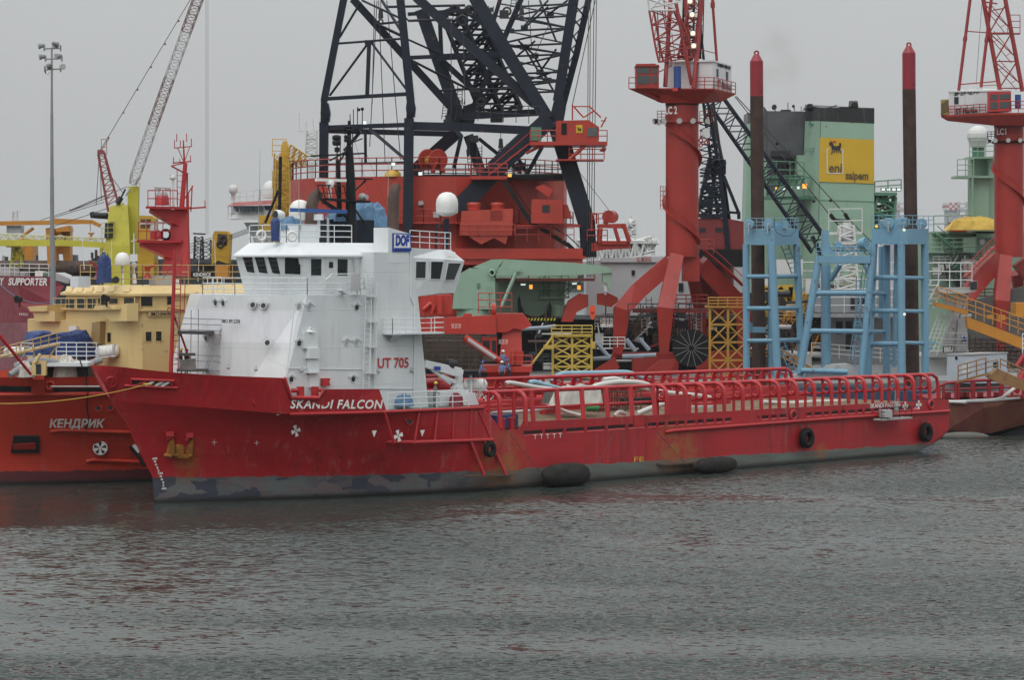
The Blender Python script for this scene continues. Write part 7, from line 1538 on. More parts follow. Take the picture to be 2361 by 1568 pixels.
hk=root('hook_block','white striped hook block with red hook hanging right of the red column','hook block',W(6,733,885,273));m=MB();m.prism([W(6,x,y,273) for x,y in [(708,800),(722,785),(750,785),(754,840),(735,850),(712,830)]],(0,.6,0));m.build('block',WHITE2,hk);m=MB();m.torus(W(6,733,872,273),(0,1,0),.22,.08,12,5);m.torus(W(6,697,860,273),(0,1,0),.2,.08,12,5);m.torus(W(6,697,890,273),(0,1,0),.18,.07,12,5);m.tube(W(6,733,850,273),W(6,733,862,273),.1);m.tube(W(6,697,800,273),W(6,697,855,273),.05);m.build('hook',JR,hk)
# green funnel house with yellow sign
DF=335
FH=root('ship_funnel','pale green ship funnel block with yellow sign and soot black tops','ship funnel',W(8,430,1500,DF)+Vector((0,0,-8)))
def C8f(x,y,d=0):return W(8,x,y,DF+d)
KAP=paint('soot black cap',(.03,.03,.032),streak=.7,dcol=(.12,.12,.12),sc=.5);GSOOT=paint('sooty grey plate',(.075,.078,.085),streak=.5,dcol=(.03,.03,.03),var=.3)
m=MB();m.loft([[C8f(306,2330,-5),C8f(668,2330,-5),C8f(668,2330,8),C8f(180,2330,3)],[C8f(333,742,-5),C8f(663,757,-5),C8f(663,757,8),C8f(240,742,3)]]);slab(m,6,[(1290,1568),(1425,1568),(1425,950),(1290,952)],DF+2,4);m.build('funnel_casing',GREEN,FH)
m=MB();m.loft([[C8f(333,742,-5.03),C8f(665,757,-5.03),C8f(664,757,8),C8f(239,742,3)],[C8f(334,660,-5.03),C8f(665,662,-5.03),C8f(664,662,8),C8f(239,640,3)]]);slab(m,8,[(238,670),(286,660),(286,636),(258,636)],DF-1,3);m.tube(C8f(512,662,0),C8f(560,662,0),1.0,n=14);slab(m,8,[(455,664),(560,664),(560,655),(455,655)],DF-3,3);m.ball(C8f(536,655,0),.55*1.0,10);m.build('funnel_cap',KAP,FH)
m=MB();m.lathe(C8f(536,655,-2),[(.55,-1),(.58,1)],16,(0,1,0));m.tube(C8f(380,662,-3),C8f(435,645,-3),.08);m.build('exhaust_pipe',KAP,FH)
m=MB();slab(m,6,[(985,1200),(1345,1200),(1345,682),(1105,680),(1085,652),(1085,690),(985,690)],DF+6,6);m.build('exhaust_block',GSOOT,FH)
m=MB();slab(m,6,[(940,2330),(1300,2330),(1300,1090),(1110,1090),(1106,960),(1040,960),(1040,745),(985,760)],DF+5.8,5);m.build('green_block',GREEN,FH)
m=MB();slab(m,6,[(1105,955),(1325,955),(1325,690),(1105,690)],DF+5.7,.2);slab(m,6,[(1100,1200),(1240,1090),(1290,1090),(1290,955),(1105,955),(1105,1110)],DF+5.6,.2);m.build('soot_plate',GSOOT,FH)
m=MB();slab(m,6,[(1135,960),(1250,960),(1250,925),(1135,925)],DF+4,2)
for i in range(4):slab(m,6,[(1150+i*26,1110),(1168+i*26,1110),(1168+i*26,1010),(1150+i*26,1010)],DF+5.3,.3)
slab(m,6,[(1195,970),(1295,968),(1295,958),(1195,958)],DF+3.5,2);m.build('louvre',DARK,FH)
for x,y,r in [(1150,658,.38),(1268,652,.22)]:m=MB();m.lathe(W(6,x,y,DF+7),[(.02,0),(r*1.0,.12),(r*1.05,.14)],16,(-.5,-.8,.1));m.tube(W(6,x,y,DF+7),W(6,x+4,y+25,DF+7),.08);m.build('dish_antenna',KAP,FH)
m=MB();m.tube(W(6,1232,680,DF+7),W(6,1232,628,DF+7),.06);m.tube(W(6,1313,680,DF+7),W(6,1313,650,DF+7),.05);m.box(W(6,1190,684,DF+7),W(6,1250,672,DF+7)+Vector((0,1,0)));m.build('antenna',KAP,FH)
p4=[C8f(324,1115,-5.12),C8f(663,1127,-5.12),C8f(663,858,-5.12),C8f(331,843,-5.12)]
m=MB();m.prism(p4,(0,.08,0));SG=m.build('yellow_sign',paint('sign amber',(.53,.33,.02),streak=.1,var=.05),FH)
pp=lambda x,y:C8f(x,y,-5.17)
def tx8(body,x0,y0,x1,h,mat,bold=.02):
    return textfit(SG,'sign_lettering',body,mat,pp(x0,y0),pp(x1,y0+(x1-x0)*.03),h,bold=bold,off=.02)
BRN=flat('brown lettering',(.10,.07,.03),.6)
tx8('eni',386,1058,465,2.0*.62,BRN);tx8('saipem',487,1098,628,1.0,BRN,.03)
m=MB()
for a,e in [((375,912),(375,1062)),((375,1062),(472,1064)),((472,1064),(472,916)),((472,916),(455,915)),((375,912),(388,912))]:m.beam(pp(*a),pp(*e),.09,.04,(0,1,0))
m.build('sign_frame',TXW,SG)
pc=pp(424,915);dog(SG,lambda a,b:pc+Vector((a,0,b)),1.12,Vector((0,-1,0)))
m=MB();m.prism([pp(408,870),pp(420,862),pp(432,868),pp(428,874),pp(412,875)],(0,-.03,0));m.build('emblem_flame',TXR,SG)
m=MB();m.rail([W(6,1075,1190,DF-2),W(6,1330,1200,DF-2)],4.5,.07,4,2);m.box(W(6,1075,1222,DF-2),W(6,1415,1205,DF-2)+Vector((0,4,0)));m.lattice(W(6,1080,1110,DF-1),W(6,1330,1105,DF-1),1.2,1.2,12,.08,.06,(0,0,1));m.build('light_gallery',DGREEN,FH)
for x,y,lm in [(1162,1156,LAMPO),(1206,1158,LAMPW),(1248,1155,LAMPW),(1295,1152,LAMPW),(1335,1142,LAMPO)]:
    c=W(6,x,y,DF-3);s_=.34 if x>1320 else .18;m=MB();m.box(c+Vector((-s_,0,-s_)),c+Vector((s_,.4,s_)));o2=m.build('lamp',DGREEN,FH);m=MB();m.box(c+Vector((-s_*.9,-.06,-s_*.9)),c+Vector((s_*.9,-.01,s_*.9)));m.build('lamp_glass',lm,o2)
m=MB();m.rail([C8f(240,948,-1),C8f(325,945,-3)],.8,.06,2,1);m.beam(C8f(268,760,0),C8f(330,765,-3),.5,.2);m.beam(C8f(268,765,0),C8f(272,742,0),.2,.2);m.beam(C8f(240,1210,0),C8f(320,1215,-4),.6,.4);m.beam(C8f(225,1090,-2),C8f(272,1090,-2),.8,.25);m.build('platform_bracket',DGREEN,FH)
m=MB();m.tube(C8f(318,1640,-5.05),C8f(333,745,-5.05),.06);m.tube(C8f(320,1228,-5.05),C8f(664,1238,-5.05),.04);m.build('plate_seam',DGREEN,FH)
TRS=root('light_tower','dark green lattice tower with lit floodlights, right of the green funnel','light tower',W(8,720,1400,332));m=MB();m.lattice(W(8,700,1400,332),W(8,735,1200,332),3.0,2.4,5,.22,.16);m.lattice(W(8,740,1400,332),W(8,690,1200,332),2.0,1.8,4,.2,.14);m.box(W(8,668,1200,330),W(8,805,1180,330)+Vector((0,4,0)));m.rail([W(8,668,1178,330),W(8,830,1165,330)],1.4,.08,2,1.5);m.build('tower',DGREEN,TRS)
for x in (720,752,785,815):c=W(8,x,1163,330);m=MB();m.box(c+Vector((-.3,0,-.25)),c+Vector((.3,.5,.25)));o2=m.build('lamp',DGREEN,TRS);m=MB();m.box(c+Vector((-.22,-.06,-.15)),c+Vector((.22,-.01,.15)));m.build('lamp_glass',LAMPW,o2)
# spuds
SPB=paint('rusty brown pile',(.055,.036,.03),rough=.7,var=.35,streak=.8,dcol=(.016,.014,.014),sc=.7,rust=.15,rcol=(.13,.05,.02));SPR=paint('pile red paint',(.24,.014,.024),streak=.25)
for lab,n,xt,yt,yc,yr,n2,xb,yb in [('tall red tipped rusty brown pile left of the yellow sign',6,1039,330,375,590,7,1053,1250),('tall red tipped rusty brown pile right of the yellow sign',8,877,280,325,548,9,902,1150)]:
    r=root('spud_pile',lab,'pile',W(n2,xb,yb,256)+Vector((0,0,-6)),0,'mooring piles of the blue barge')
    t,c,k,b=W(n,xt,yt,256),W(n,xt,yc,256),W(n,xt+1,yr,256),W(n2,xb,yb,256);b=b+(b-k).normalized()*6
    m=MB();m.tube(b,k,.70,.69,24);m.build('shaft',SPB,r);m=MB();m.tube(k,c,.69,.69,24);m.tube(c,t,.69,.26,24);m.build('tip',SPR,r);m=MB();m.torus(t+Vector((0,0,.12)),(0,1,0),.2,.09,14,6);m.build('lifting_eye',SPR,r)
    m=MB()
    for i in range(9):q=b.lerp(c,.12+i*.1);m.tube(q+Vector((.36,-.62,-.05)),q+Vector((.36,-.62,.05)),.1)
    m.build('pin_hole',DARK,r)
# blue gantries on the barge
BG=root('barge','work barge with light blue pile gantries, behind the long open cargo deck','barge',(50,252,0))
m=MB();m.box((22,244,-1),(42,258,3.2));m.build('hull',paint('barge blue',(.02,.05,.10),streak=.4,rust=.1),BG)
m=MB();slab(m,9,[(330,1040),(640,1045),(520,985),(390,990)],249,4);slab(m,9,[(120,1075),(500,1085),(500,1045),(220,1030)],247,3);m.build('deck_cover',paint('dirty white deck',(.42,.44,.44),streak=.5,rust=.2),BG)
def tower(lab,n,legs,hor,D0,extra=None,r=.38):
    t=root('pile_gantry',lab,'gantry',W(n,*legs[0][1],legs[0][2]),0,'light blue gantries on the barge')
    for (a,e,D,rr) in legs:m=MB();m.tube(W(n,*a,D),W(n,*e,D),rr,n=14);m.build('leg',BLUE,t)
    for (a,e,Da,De,rr) in hor:
        m=MB();p,q=W(n,*a,Da),W(n,*e,De);m.tube(p,q,rr,n=10)
        d=(q-p).normalized()*.9;z=Vector((0,0,-.9))
        for c,s_ in ((p,1),(q,-1)):
            c=c+d*.25*s_;b=[c+Vector((0,0,-.1)),c+d*s_+Vector((0,0,-.1)),c+d*s_*.45+z*.25,c+d*s_*.18+z*.55,c+z*1.1];m.prism([x-Vector((0,.05,0)) for x in b],(0,.1,0))
        m.build('cross_tube',BLUE,t)
    return t
T1=tower('light blue pile gantry with two cable sheaves, around the left brown pile',7,[((975,400),(978,1260),250,.36),((1130,400),(1170,1240),246.5,.40),((1285,400),(1312,1100),251,.36),((1130,400),(1128,1200),256,.34)],
           [((975,y),(1130+(y-400)*.048,y),250,246.7,.23) for y in (600,796,995)]+[((1140+(y-400)*.048,y),(1285+(y-400)*.03,y-3),246.7,251,.23) for y in (600,796,993)]+[((1160,1200),(1320,1185),246.7,251,.2)],250)
m=MB();m.loft([[W(7,968,405,250),W(7,1148,408,246.4),W(7,1298,402,251),W(7,1130,400,257)],[W(7,968,308,250),W(7,1148,310,246.4),W(7,1298,305,251),W(7,1130,306,257)]]);m.build('head_beam',BLUE,T1)
def sheave(t,n,x,y,D,r=.55):
    m=MB();c=W(n,x,y,D);m.lathe(c,[(r,-.18),(r*1.1,-.12),(r*.85,0),(r*1.1,.12),(r,.18)],18,(.3,1,0),False);m.build('sheave',BLUE,t);m=MB();m.lathe(c,[(r*.3,-.25),(r*.3,.25)],10,(.3,1,0));m.beam(c+Vector((-.12,-.25,0)),c+Vector((-.12,-.25,-.9)),.22,.1);m.build('sheave_hub',GREY,t)
sheave(T1,7,995,280,248.5,.44);sheave(T1,7,1112,279,247,.46)
m=MB();m.box(W(7,1155,305,248),W(7,1230,262,248)+Vector((0,1.5,0)));m.build('winch_housing',BLUE,T1)
m=MB();m.rail([W(7,968,306,250),W(7,1148,308,246.5),W(7,1295,303,251)],1.05,.035,3,.9);m.build('railing',BLUE,T1)
m=MB();m.ladder(W(7,1210,405,252),W(7,1285,600,252),(1,0,.3),.7,.06,.45);m.ladder(W(7,1190,1010,251),W(7,1275,1210,251),(1,0,.3),.7,.06,.45);m.build('ladder',BLUE,T1)
m=MB();m.box(W(7,1020,945,252),W(7,1092,912,252)+Vector((0,1,0)));m.tube(W(7,1005,945,251),W(7,1005,885,251),.2);m.build('pile_guide',BLUE,T1)
m=MB();m.path([W(7,1148,305,246.2),W(7,1165,330,246),W(7,1200,352,246),W(7,1250,350,247),W(7,1285,310,250)],.03);m.build('cable',DARK,T1)
T2=tower('light blue sloping frame gantry in the middle of the barge',9,[((325,320),(208,1040),247,.38),((652,320),(588,1045),247,.36),((366,370),(368,1000),252,.5),((740,250),(740,1040),252,.38)],
           [((290,545),(628,545),247,247,.27),((250,778),(605,782),247,247,.27),((215,1020),(500,1030),246.5,246.5,.26),((640,545),(730,548),247,252,.2),((600,782),(730,782),247,252,.2)],250)
m=MB();slab(m,9,[(322,365),(640,365),(600,372),(640,315),(322,315)],246.6,.8);m.box(W(9,322,362,246.5),W(9,640,316,246.5)+Vector((0,1.0,0)));slab(m,9,[(345,310),(388,310),(388,160),(345,160)],247,.8);slab(m,9,[(388,310),(440,310),(400,275),(388,230)],247,.3);m.box(W(9,385,290,247.2),W(9,640,278,247.2)+Vector((0,1.5,0)));m.build('head_beam',BLUE,T2)
m=MB()
for x in range(395,640,28):m.beam(W(9,x,310,247),W(9,x+10,262,247),.12,.12)
m.tube(W(9,390,262,247),W(9,640,262,247),.08);m.lathe(W(9,600,240,247),[(.5,-.4),(.62,.3)],14,(.8,-.6,.1));m.prism([W(9,x,y,247) for x,y in [(415,238),(445,225),(465,238),(490,270),(440,275)]],(0,.6,0));m.prism([W(9,x,y,247) for x,y in [(560,235),(585,222),(600,240),(590,270),(560,270)]],(0,.6,0));m.rail([W(9,308,315,247),W(9,345,315,247)],1.3,.04,3,.6);m.build('truss',BLUE,T2)
m=MB();m.beam(W(9,455,370,251),W(9,395,470,252),.5,.3);m.beam(W(9,600,370,251),W(9,640,450,251),.4,.3);m.ladder(W(9,570,440,248.5),W(9,560,1000,248.5),(1,0,0),.5,.05,.5);m.ladder(W(9,605,400,248.5),W(9,520,960,248.5),(1,0,0),.4,.04,.5);m.rail([W(9,555,655,248),W(9,590,655,248)],.5,.05,2,.6);m.rail([W(9,545,755,248),W(9,585,755,248)],.5,.05,2,.6);m.build('ladder',BLUE,T2)
T3=tower('light blue pile gantry with four cable sheaves, around the right brown pile',9,[((663,240),(625,1060),249,.38),((830,240),(832,1060),246,.38),((800,240),(788,1000),251,.22),((975,240),(978,1060),249,.38),((705,260),(705,700),253,.25)],
           [((660-(y-240)*.045,y),(830,y),249,246,.25) for y in (450,655,857)]+[((835,y),(970,y+3),246,249,.2) for y in (450,655,850)],250)
m=MB();m.loft([[W(9,648,245,249),W(9,868,245,245.5),W(9,995,245,249),W(9,760,245,254)],[W(9,648,150,249),W(9,868,150,245.5),W(9,1000,150,249),W(9,760,150,254)]])
bm_=m.build('head_beam',BLUE,T3);bm_.location.y+=0
for x,y,D in [(755,115,247),(850,112,246.2),(820,118,250),(955,118,248.5)]:sheave(T3,9,x,y,D,.5)
m=MB();m.box(W(9,712,148,248),W(9,740,100,248)+Vector((0,1.5,0)));m.box(W(9,780,148,248),W(9,810,95,248)+Vector((0,1.5,0)));m.build('winch_housing',BLUE,T3)
m=MB();m.rail([W(9,650,148,249),W(9,868,148,245.5),W(9,1030,150,249)],1.3,.035,3,.9);m.build('railing',BLUE,T3)
for x,y,c_ in [(848,158,flat('lit green lamp',(.5,.6,.4),.3,.8,(.7,1,.5))),(850,676,LAMPW),(678,136,LAMPO)]:m=MB();m.ball(W(9,x,y,244.9),.14,8);m.build('lamp',c_,T3)
m=MB();m.box(W(9,990,950,250),W(9,1040,850,250)+Vector((0,.1,0))) if 0 else m.beam(W(9,990,852,249),W(9,1045,848,249),.3,.2);m.beam(W(9,995,905,249),W(9,1030,850,249),.15,.15);m.build('bracket',BLUE,T3)
# ================================================================ RIGHT: green vessel, grey ship, yard gear
DGV=305
GV=root('support_vessel','pale green vessel with white radome tower and yellow tarpaulin, behind the right crane','ship',W(9,1250,520,DGV)+Vector((0,0,-14)))
def CG(x,y,d=0):return W(9,x,y,DGV+d)
m=MB();slab(m,9,[(960,1250),(1700,1250),(1700,205),(1290,205),(1290,165),(1020,170),(1020,230),(960,235)],DGV+2,12);slab(m,9,[(1210,520),(1290,520),(1290,200),(1210,205)],DGV,3);slab(m,9,[(1290,205),(1700,205),(1700,165),(1290,165)],DGV+.5,6);m.build('deckhouse',GREEN,GV)
m=MB();m.rail([CG(1030,168,1),CG(1290,165,0),CG(1420,165,0)],2.0,.08,2,2);m.box(CG(1030,178,.5),CG(1420,166,.5)+Vector((0,3,0)));m.rail([CG(1010,290,0),CG(1290,285,0)],1.6,.06,3,1.5);m.box(CG(1010,298,-1),CG(1290,288,-1)+Vector((0,3,0)));m.build('gallery',GREEN,GV)
m=MB();p,q=CG(1050,180,0),CG(1160,280,0);m.beam(p,q,1.0,.3);m.tube(p+Vector((0,0,1)),q+Vector((0,0,1)),.06);m.tube(CG(1165,210,1),CG(1290,205,1),.1);m.build('stair',DGREEN,GV)
for x,y in [(1328,230),(1270,355)]:m=MB();m.box(CG(x-14,y+16,-.4),CG(x+14,y-16,-.4)+Vector((0,.6,0)));m.build('wall_cabinet',GREY,GV)
rnd=random.Random(21)
for i in range(26):
    x,y=rnd.uniform(1015,1230),rnd.uniform(320,520);m=MB();c=CG(x,y,rnd.uniform(-3,0));k=i%3
    if k==0:m.box(c,c+Vector((rnd.uniform(.4,1.6),1,rnd.uniform(.4,1.8))))
    elif k==1:m.tube(c,c+Vector((rnd.uniform(-1,2),0,rnd.uniform(1,3))),.12)
    else:m.rail([c,c+Vector((2.2,0,0))],1.0,.05,3,.8)
    m.build('deck_gear',rnd.choice([DARK,WHITE2,DGREEN,GREY,BLACK,DARK]),GV)
m=MB();slab(m,8,[(1275,1420),(1370,1420),(1370,1095),(1275,1090)],DGV-1,4);slab(m,8,[(1368,1420),(1410,1420),(1410,960),(1368,960)],DGV-.5,4);slab(m,8,[(1265,1095),(1420,1095),(1420,965),(1265,970)],DGV+1,3);m.build('tower',GREEN,GV)
m=MB();m.box(W(8,1172,1092,DGV-2),W(8,1410,1078,DGV-2)+Vector((0,4,0)));m.rail([W(8,1175,1078,DGV-2),W(8,1275,1076,DGV-2)],2.0,.06,3,1.0);m.rail([W(8,1250,962,DGV-2),W(8,1400,960,DGV-2)],2.0,.06,3,1.0);m.box(W(8,1248,972,DGV-2),W(8,1410,962,DGV-2)+Vector((0,4,0)));m.tube(W(8,1268,1095,DGV-2),W(8,1268,1330,DGV-2),.13);m.build('tower_platform',GREEN,GV)
m=MB();m.tube(W(8,1290,962,DGV),W(8,1290,905,DGV),.5,.5,10);m.tube(W(8,1318,962,DGV),W(8,1318,905,DGV),.5,.5,10);m.build('radome_stand',DGREEN,GV)
m=MB();c=W(8,1302,838,DGV);r_=68*.3754/F*DGV;m.lathe(c,[(r_*.62,-r_*1.0),(r_*.68,-r_*.85),(r_*1.0,-.1*r_),(r_*.98,.25*r_),(r_*.85,.55*r_),(r_*.6,.82*r_),(r_*.3,.96*r_),(.02,r_)],16,sm=False);m.build('radome',WHITE2,GV)
m=tarp(CG(1272,158,-4),6.4,4,1.6,TARPY,seed=33,rz=0);solo(m,'tarpaulin',TARPY,'large yellow tarpaulin over cargo on top of the green vessel','tarpaulin')
m=MB();m.box(CG(1130,168,-.5),CG(1235,110,-.5)+Vector((0,2,0)));m.build('covered_cargo',CRED,GV)
# refinery columns far off
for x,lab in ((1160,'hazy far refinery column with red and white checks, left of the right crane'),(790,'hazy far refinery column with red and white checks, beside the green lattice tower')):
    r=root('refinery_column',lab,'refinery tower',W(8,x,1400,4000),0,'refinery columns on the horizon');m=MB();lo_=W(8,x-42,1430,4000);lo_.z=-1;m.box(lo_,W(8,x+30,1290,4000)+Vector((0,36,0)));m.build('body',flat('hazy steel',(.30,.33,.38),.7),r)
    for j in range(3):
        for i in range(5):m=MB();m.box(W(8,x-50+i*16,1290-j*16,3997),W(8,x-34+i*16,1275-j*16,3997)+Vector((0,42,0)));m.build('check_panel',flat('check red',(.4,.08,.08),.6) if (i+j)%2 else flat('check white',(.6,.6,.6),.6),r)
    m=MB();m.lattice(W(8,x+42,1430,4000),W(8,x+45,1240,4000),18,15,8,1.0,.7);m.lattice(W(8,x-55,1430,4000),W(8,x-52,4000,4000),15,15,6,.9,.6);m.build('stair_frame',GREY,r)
# grey ship with bridge platform
DE=268
EB=root('grey_ship','light grey ship with slanted lattice bridge supports, behind the blue gantries','ship',W(9,700,1060,DE)+Vector((0,0,-3)))
LGREY=paint('light grey ship paint',(.43,.44,.44),streak=.4,rust=.1);MGREY=paint('mid grey ship paint',(.26,.27,.28),streak=.3,rust=.05)  # pale grey for the hull, a darker mid grey for deckhouse and pontoon
def CE(x,y,d=0):return W(9,x,y,DE+d)
m=MB();slab(m,9,[(200,1110),(1110,1110),(1110,930),(870,935),(870,985),(280,990),(280,935),(200,935)],DE+1,12);m.build('hull',LGREY,EB)
m=MB();slab(m,9,[(390,985),(870,985),(870,690),(390,690)],DE+2,8);slab(m,9,[(300,665),(870,665),(870,520),(300,520)],DE,10);slab(m,9,[(285,695),(870,695),(870,672),(285,672)],DE-2,10);o=m.build('deckhouse',MGREY,EB)
for x0,x1,y0,y1 in [(520,545,575,645),(560,622,575,610),(640,680,575,640),(430,470,720,800),(490,530,720,900)]:m=MB();slab(m,9,[(x0,y1),(x1,y1),(x1,y0),(x0,y0)],DE-.08 if y0<700 else DE+1.9,.1);m.build('window',DARK,o)
m=MB();m.rail([CE(225,515,-2),CE(880,515,-2)],2.8,.06,3,1.8);m.rail([CE(285,670,-2),CE(870,670,-2)],2.6,.05,3,1.8);m.rail([CE(280,935),CE(870,985)],1.5,.05,3,1.5);m.rail([CE(990,518,-1),CE(1265,518,-1)],2.8,.06,3,1.3);m.build('railing',WHITE2,EB)
m=MB();m.lattice(CE(495,520,3),CE(492,130,3),2.2,1.5,12,.14,.09);m.tube(CE(494,240,3),CE(495,110,3),.5);m.beam(CE(385,178,3),CE(590,175,3),.4,.3);m.rail([CE(385,175,3),CE(590,172,3)],2.6,.06,2,3);m.box(CE(450,190,2.5),CE(525,165,2.5)+Vector((0,1.5,0)));m.beam(CE(455,240,2),CE(560,235,2),.4,.3);m.build('mast',WHITE2,EB)
m=MB();m.loft([[CE(1055,518,-2),CE(1290,518,-2),CE(1290,518,3),CE(1055,518,3)][::1],[CE(1040,512,-2),CE(1300,508,-2),CE(1300,508,3),CE(1040,512,3)]]);slab(m,9,[(1055,520),(1295,520),(1290,535),(1215,548),(1090,545),(1060,530)],DE-2,5);m.build('bridge_platform',LGREY,EB)
m=MB()
for a,e,w_ in [((1095,540),(1150,660),.6),((1200,540),(1160,650),.6),((1205,545),(1100,880),.7),((1160,640),(1130,870),.6),((1240,545),(1150,880),.35)]:m.beam(CE(*a),CE(*e),w_,w_)
m.build('support_leg',LGREY,EB)
m=MB()
for a,e in [((1060,520),(1000,640)),((1110,660),(1020,930)),((1090,660),(1000,900)),((1040,470),(985,580))]:
    p,q=CE(*a,-1),CE(*e,-1);m.ladder(p,q,(1,0,0),.9,.07,.5)
m.build('stair',WHITE2,EB)
m=MB();slab(m,9,[(1165,905),(1235,905),(1235,700),(1180,700)],DE-.5,2);m.rail([CE(1080,905,-1),CE(1235,905,-1)],2.0,.06,3,1);m.box(CE(1000,940,0),CE(1300,905,0)+Vector((0,4,0)));m.tube(CE(1200,690),CE(1260,684),.25);m.box(CE(1265,520,-1),CE(1297,470,-1)+Vector((0,.7,0)));m.build('deck_block',LGREY,EB)
m=MB();slab(m,9,[(1255,522),(1296,522),(1296,472),(1260,478)],DE-2.2,1);m.build('covered_searchlight',DARK,EB)
m=MB();slab(m,9,[(1088,913),(1152,910),(1152,871),(1088,874)],DE-1.6,.15);nb=m.build('name_board',BLACK,EB);textfit(nb,'name_lettering','EBISU',TXW,W(9,1094,907,DE-1.7),W(9,1148,905,DE-1.7),.52,bold=.03)
m=MB();slab(m,9,[(1202,852),(1232,850),(1232,803),(1202,805)],DE-.8,.1);eb_=m.build('emblem_board',TXW,EB)
m=MB();c=W(9,1217,828,DE-.86);P5=[c+Vector((math.cos(math.pi/2+k*math.pi/5)*(.42 if k%2==0 else .2),0,math.sin(math.pi/2+k*math.pi/5)*(.42 if k%2==0 else .2))) for k in range(10)];m.prism(P5,(0,-.03,0));m.build('star_emblem',SIGNB,eb_)
# container and yellow frames between the gantries
m=MB();slab(m,7,[(1160,590),(1325,590),(1325,495),(1160,495)],276,4);solo(m,'cabin',WHITE2,'off white site cabin seen between the left blue gantry legs','cabin')
m=MB()
for x in range(1170,1325,22):m.tube(W(7,x,590,275.9),W(7,x,498,275.9),.06)
YFr=root('steel_frame','yellow steel frame with draped sheets behind the left blue gantry','steel frame',W(7,1170,860,274))
m=MB()
for a,e in [((1090,670),(1260,665)),((1100,670),(1100,850)),((1250,665),(1225,850)),((1250,665),(1275,840)),((1180,668),(1240,760))]:m.beam(W(7,*a,274),W(7,*e,274),.5,.5)
m.build('frame',YEL,YFr);m=MB();slab(m,7,[(1320,700),(1350,690),(1345,780),(1325,830)],273,.4);slab(m,7,[(1265,690),(1290,700),(1300,800),(1270,770)],273,.4);m.build('sheet',TARPY,YFr)
rnd=random.Random(31)
YG=root('yard_gear','jumble of dark shipyard machinery on the quay behind the blue gantries','machinery',(45,270,3.4))
for i in range(60):
    x,y=rnd.uniform(960,1560),rnd.uniform(690,1150);c=W(7,x,y,rnd.uniform(270,276));m=MB();k=i%5
    if k==0:m.box(c,c+Vector((rnd.uniform(.6,2.2),1,rnd.uniform(.5,2))))
    elif k==1:m.tube(c,c+Vector((rnd.uniform(-2,2),0,rnd.uniform(1,3.5))),rnd.uniform(.06,.2))
    elif k==2:m.rail([c,c+Vector((rnd.uniform(2,4),0,rnd.uniform(-.5,.5)))],1.1,.05,3,.9)
    elif k==3:m.ladder(c,c+Vector((rnd.uniform(1,3),0,rnd.uniform(2,4))),(1,0,-.6),.7,.05)
    else:m.tube(c,c+Vector((rnd.uniform(2,5),0,rnd.uniform(-.3,.3))),rnd.uniform(.1,.35))
    m.build('machine_part',rnd.choice([DARK,RUST,GREY,DARK,BLACK,WHITE2,ORNG]),YG)
m=MB();slab(m,7,[(940,1200),(1600,1200),(1600,700),(940,700)],279,1);slab(m,9,[(1180,1010),(1700,1010),(1700,470),(1180,620)],283,1);m.build('dark_shed_wall',paint('dark shed cladding',(.07,.068,.066),streak=.6,var=.4,rust=.2),YG)
ST_=root('stairway','brown handrailed stairway slanting down behind the left blue gantry','stairway',W(7,1300,1200,262));m=MB()
for dy in (0,45):m.beam(W(7,1180,1040+dy,262),W(7,1400,1180+dy*.5,262),.2,.2)
for i in range(12):m.tube(W(7,1185+i*18,1085+i*9,262),W(7,1185+i*18,1040+i*11.5,262),.05)
m.build('handrail',ORNG,ST_);m=MB();m.beam(W(7,1180,1095,262.5),W(7,1400,1210,262.5),.9,.3);m.build('steps',RUST,ST_)
# orange conveyor gangway
OG=root('conveyor','long orange truss gangway sloping down at the right edge','gangway',W(9,1400,900,262));m=MB();DO=262
m.prism([W(9,x,y,DO) for x,y in [(1235,690),(1600,830),(1600,900),(1500,860),(1240,760)]],(0,1.5,0));m.prism([W(9,x,y,DO+3) for x,y in [(1040,600),(1240,650),(1240,680),(1040,625)]],(0,1.5,0));m.build('girder',ORNG,OG)
m=MB();m.rail([W(9,1235,685,DO-.2),W(9,1600,815,DO-.2)],1.9,.06,3,1.0);m.rail([W(9,1050,590,DO+2.8),W(9,1235,650,DO+2.8)],1.5,.06,3,1.0);m.build('handrail',ORNG,OG)
m=MB();m.box(W(9,1535,690,272),W(9,1640,605,272)+Vector((0,3,0)));m.box(W(9,1365,705,DO+2),W(9,1400,680,DO+2)+Vector((0,1,0)));m.box(W(9,1425,712,DO+2),W(9,1470,682,DO+2)+Vector((0,1,0)));m.build('motor_box',ORNG,OG)
SF=root('scaffolding','rusty tube scaffolding under the orange gangway at right','scaffolding',W(9,1420,1000,264));m=MB()
for x in range(1250,1600,36):m.tube(W(9,x,1010,264),W(9,x,800+(x-1250)*.35,264),.07)
for y in range(830,1010,24):m.tube(W(9,1245,y,264),W(9,1610,y-4,264),.06);m.tube(W(9,1245,y+8,266),W(9,1610,y+6,266),.06)
for x in range(1250,1560,70):m.tube(W(9,x,1000,264),W(9,x+60,880,264),.05)
m.build('tubes',RUST,SF);m=MB()
for y in (850,905,955):m.box(W(9,1260,y+6,264),W(9,1600,y,264)+Vector((0,1.6,0)))
m.build('planks',RUST,SF)
